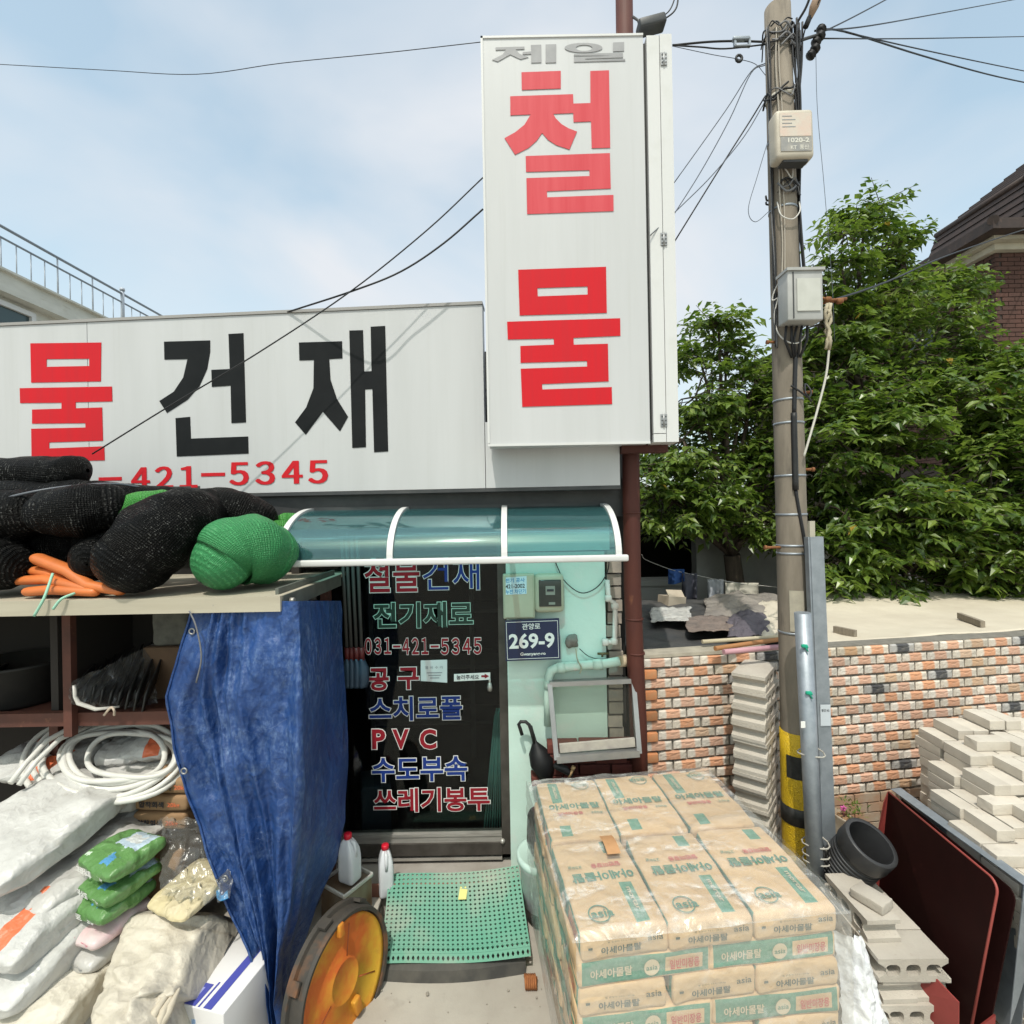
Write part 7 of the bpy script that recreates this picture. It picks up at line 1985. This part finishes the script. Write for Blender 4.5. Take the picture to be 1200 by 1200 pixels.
# ================================================================ solid concrete bricks
st = thing('brick_stack', 'stepped stack of pale solid concrete bricks against the garden wall', 'brick stack', (2.7, 2.8, 0))
cb_m = pm('concrete_brick', (0.56,0.51,0.44), (0.49,0.44,0.375), 7, rough=0.95, bump=0.45, bscale=120, bdist=0.005, rnd=0.07, c3=(0.42,0.37,0.31), s3=24, lo3=0.62, hi3=0.8)
CL, CW, CH_ = 0.19, 0.0895, 0.0575
cbs = []
for sd in range(4):     # four castings, each with its own worn arrises and knocked corners
    def chip(q, sd=sd):
        k = abs(q.x)/(CW/2) + abs(q.y)/(CL/2) + abs(q.z)/(CH_/2)
        c = max(0, k - 2.55)*max(0, nz(q, 9, sd*5))*0.45
        return q*(1 - c) + 0.0012*Vector((nz(q, 40, sd), nz(q, 40, sd+2), nz(q, 40, sd+4)))
    m = MB(); m.rbox((CW, CL, CH_-0.001), 0.003, 2, (0,0,0), None, 0, chip, False); o = m.build('brick', cb_m, st, world=False); cbs.append(o.data); bpy.data.objects.remove(o)
lowb = MB()
hm = {5:[17,18,18,19,19,18,18,18], 4:[15,17,17,17,18,18,17,18], 3:[14,14,16,16,17,17,16,17], 2:[13,14,14,15,15,16,16], 1:[12,12,13,14,14,15], 0:[11,12,12,13]}
RX = {5: 2.62, 4: 2.50, 3: 2.37, 2: 2.30, 1: 2.27, 0: 2.27}
rb2 = random.Random(9)
for r_, row in hm.items():
    yc = 2.20 + 0.195*r_
    for c_, n_ in enumerate(row):
        xc = RX[r_] + 0.0925*c_ + 0.012*math.sin(r_*1.9)
        for k in range(n_):
            z = CH_*(k+0.5) + 0.0
            if k >= n_-4:
                o = link('brick', cbs[rb2.randrange(4)], st)
                o.location = Vector((xc + rb2.uniform(-.004,.004), yc + rb2.uniform(-.01,.01) + (0.03 if (k+c_)%5==0 else 0), z)) - st.location
                o.rotation_euler = (0,0,rb2.uniform(-.025,.025))
            elif k > 0:
                lowb.box((xc + rb2.uniform(-.006,.006), yc + rb2.uniform(-.01,.01), z), (CW, CL, CH_-0.0015), rb2.uniform(-.02,.02))
stuff(lowb.build('inner_bricks', cb_m, st))
for k, (x, y, nn, a_) in enumerate(((2.34, 2.44, 12, 1.53), (2.52, 2.66, 14, 1.60), (2.74, 2.98, 17, 1.55))):
    o = link('brick', cbs[k], st); o.location = Vector((x, y, CH_*(nn+0.5)+0.001)) - st.location; o.rotation_euler = (0,0,a_)
bp = thing('brick_pallet', 'timber pallet with an orange edge under the concrete bricks', 'pallet', (2.7, 2.7, 0))
m = MB(); m.bx(2.2, 3.5, 2.08, 2.14, 0.0, 0.056); m.bx(2.2, 2.25, 2.141, 3.3, 0, 0.056); m.build('runner', pm('orange_stained_timber', (0.36,0.17,0.07), (0.25,0.13,0.06), 9, rough=0.8), bp)
# ================================================================ red steel plates
redp = pm('shaded_red_primer', (0.020,0.005,0.0045), (0.014,0.004,0.0035), 4, rough=0.6, spec=0.12, c3=(0.03,0.009,0.008), s3=14, lo3=0.68, hi3=0.8)  # near-black primer: the plate's shade is put into its colour
rp_ = thing('steel_plate', 'large dark red steel plate stood on edge before the concrete bricks', 'steel plate', (2.0, 2.6, 0))
far_t, near_t = V(1041, 928, 3.0), V(1170, 1034, 2.27)
far_b = Vector((far_t.x-0.10, 2.98, 0.0)); near_b = Vector((near_t.x-0.14, 2.28, 0.0))
near_t = Vector((near_t.x, 2.27, far_t.z-0.005))
def slab_(mb, p, th):   # p: four corners
    n = (p[1]-p[0]).cross(p[3]-p[0]).normalized()*th
    mb.prism(p, n)
m = MB()
# rounded upper near corner
def arc_c(c, a, b, n=6):
    return [c + a*math.cos(math.pi/2*k/n) + b*math.sin(math.pi/2*k/n) for k in range(n+1)]
du_ = (near_t-far_t).normalized(); dv_ = (near_b-near_t).normalized()
cc = near_t - du_*0.05 + dv_*0.05
pol = [far_b, near_b] + [cc + du_*0.05*math.cos(t) - dv_*0.05*math.sin(t) for t in [math.pi/2*k/6 for k in range(7)]] + [far_t]
nn_ = Vector((0.985,0.1,-0.15)).normalized()
m.prism(pol, nn_*0.006); m.build('plate', redp, rp_)
m = MB(); m.prism([far_t, far_b, far_b + Vector((-0.10,-0.015,0)), far_t + Vector((-0.035,-0.015,-0.05))], Vector((0,0.006,0))); m.build('flange', pm('red_primer', (0.26,0.045,0.04), (0.2,0.035,0.03), 6, rough=0.5), rp_)
edge = pm('worn_red_edge', (0.30,0.06,0.05), rough=0.5)
m = MB(); m.tube([far_t + nn_*0.003] + [p + nn_*0.003 for p in pol[2:-1]][::-1] + [near_b + nn_*0.003], 0.0055, 6); m.build('edge', edge, rp_)
rp2 = thing('steel_plate', 'second dark red steel plate close behind the large one', 'steel plate', (2.1, 2.6, 0))
m = MB(); o2 = Vector((0.06, -0.02, 0)); pol2 = [p + o2 + Vector((0, 0, -0.03 if p.z > 0.3 else 0)) for p in pol]; m.prism(pol2, nn_*0.006); m.build('plate', redp, rp2)
m = MB(); m.prism([near_b + Vector((0.0,-0.02,0.02)), near_b + o2 + Vector((0.02,-0.02,0.02)), near_b + o2 + Vector((0.03,-0.02,0.16)), near_b + Vector((0.03,-0.0,0.05))], Vector((0,0.008,0))); m.build('flange', MC['red_primer'], rp2)
lo_ = MB(); a = near_b + Vector((-0.06,-0.02,0)); lo_.prism([a + Vector((-0.16,0.35,0.0)), a, a + Vector((0.005,0,0.20)), a + Vector((-0.10,0.3,0.30))], Vector((0.006,0.002,0))); tag(lo_.build('red_sheet', MC['red_primer']), 'small brighter red sheet standing between the blocks and the large plate', 'steel sheet')
gs = thing('grey_sheet', 'bent galvanized sheet behind the red plates before the brick stack', 'metal sheet', (2.18, 2.6, 0))
m = MB(); ft, nt = far_t + Vector((0.05,0.05,-0.01)), near_t + Vector((0.085,-0.03,0.012))
m.prism([ft, nt, nt + Vector((0.045,0.0,0.006)), ft + Vector((0.06,0,0.006))], Vector((0,0,-0.004)))
m.prism([nt + Vector((0.0,0,-0.004)), nt + Vector((0.045,0,0.0)), nt + Vector((0.0,0.0,-0.40)), nt + Vector((-0.075,0.0,-0.62))], Vector((0,0.004,0)))
m.prism([ft + Vector((0.062,0,-0.004)), nt + Vector((0.047,0,-0.004)), nt + Vector((-0.03,0,-0.7)), ft + Vector((0,0,-0.72))], Vector((-0.003,0,0)))
m.build('sheet', galv, gs)
# ================================================================ corrugated pipe and pot
cp = thing('corrugated_pipe', 'black corrugated drainage pipe stub with a wide open collar', 'pipe', tuple(V(1005, 1050, 2.8)))
axp = Vector((0.26, -0.46, 0.85)).normalized(); xp = EZ.cross(axp).normalized(); MP = Matrix((xp, axp.cross(xp), axp)).transposed()
cpt = V(1021, 987, 2.74)
pr = [(0.128, 0.0), (0.150, 0.004), (0.153, -0.004), (0.153, -0.10), (0.146, -0.115)]
z = -0.12
for k in range(15):
    pr += [(0.142, z), (0.146, z-0.006), (0.142, z-0.014), (0.134, z-0.018), (0.134, z-0.022)]; z -= 0.026
pr += [(0.12, z), (0.12, -0.2), (0.128, 0.0)]
m = MB(); m.lathe([(a*0.86, b*0.86) for a, b in pr], cpt, MP, 48); m.build('pipe', pm('grey_black_plastic', (0.028,0.028,0.03), (0.042,0.042,0.044), 8, rough=0.42), cp)
fp = thing('flower_pot', 'old pot of dry soil with weeds and a pink flower behind the pipe', 'flower pot', tuple(V(990, 968, 3.2)))
q = V(989, 958, 3.2)
m = MB(); m.lathe([(0.06,-0.22),(0.085,0.0),(0.092,0.01),(0.08,0.012),(0.075,-0.01),(0,-0.01)], q, Matrix.Rotation(R(20),3,'Y'), 20); m.build('pot', pm('stained_white_pot', (0.42,0.37,0.3), (0.25,0.18,0.12), 12, rough=0.8), fp)
m = MB()
for k in range(16): m.rbox((0.025,0.02,0.014), 0.004, 1, q + Vector((random.uniform(-.05,.05), random.uniform(-.05,.05), 0.005)), random.uniform(0,3))
m.build('soil', pm('dry_clods', (0.28,0.17,0.09), (0.2,0.12,0.07), 20, rough=0.95), fp)
v_, f_, m_ = [], [], []
for k in range(60):
    b = q + Vector((random.uniform(0,.12), random.uniform(-.05,.05), random.uniform(0,.10)))
    add_leaf(v_, f_, m_, b, Vector((random.uniform(-1,1), random.uniform(-1,1), random.uniform(0,1))).normalized(), Vector((0.1,0.2,1)).normalized(), 0.04, 0.012, k % 3)
m = MB(); m.v = v_; m.f = [list(a) for a in f_]; m.m = m_; m.sm = [False]*len(f_); m.uv = [None]*len(f_); m.build('weeds', LM, fp)
m = MB(); q2 = V(987, 946, 3.2)
for k in range(5): m.rbox((0.018,0.008,0.012), 0.003, 1, q2 + Vector((0.011*math.cos(k*1.257),-0.01,0.011*math.sin(k*1.257))), k*1.257)
m.tube([q2, q + Vector((0.0,0,0.01))], 0.002, 5); m.build('flower', pm('pink_petal', (0.6,0.12,0.35), rough=0.6), fp)
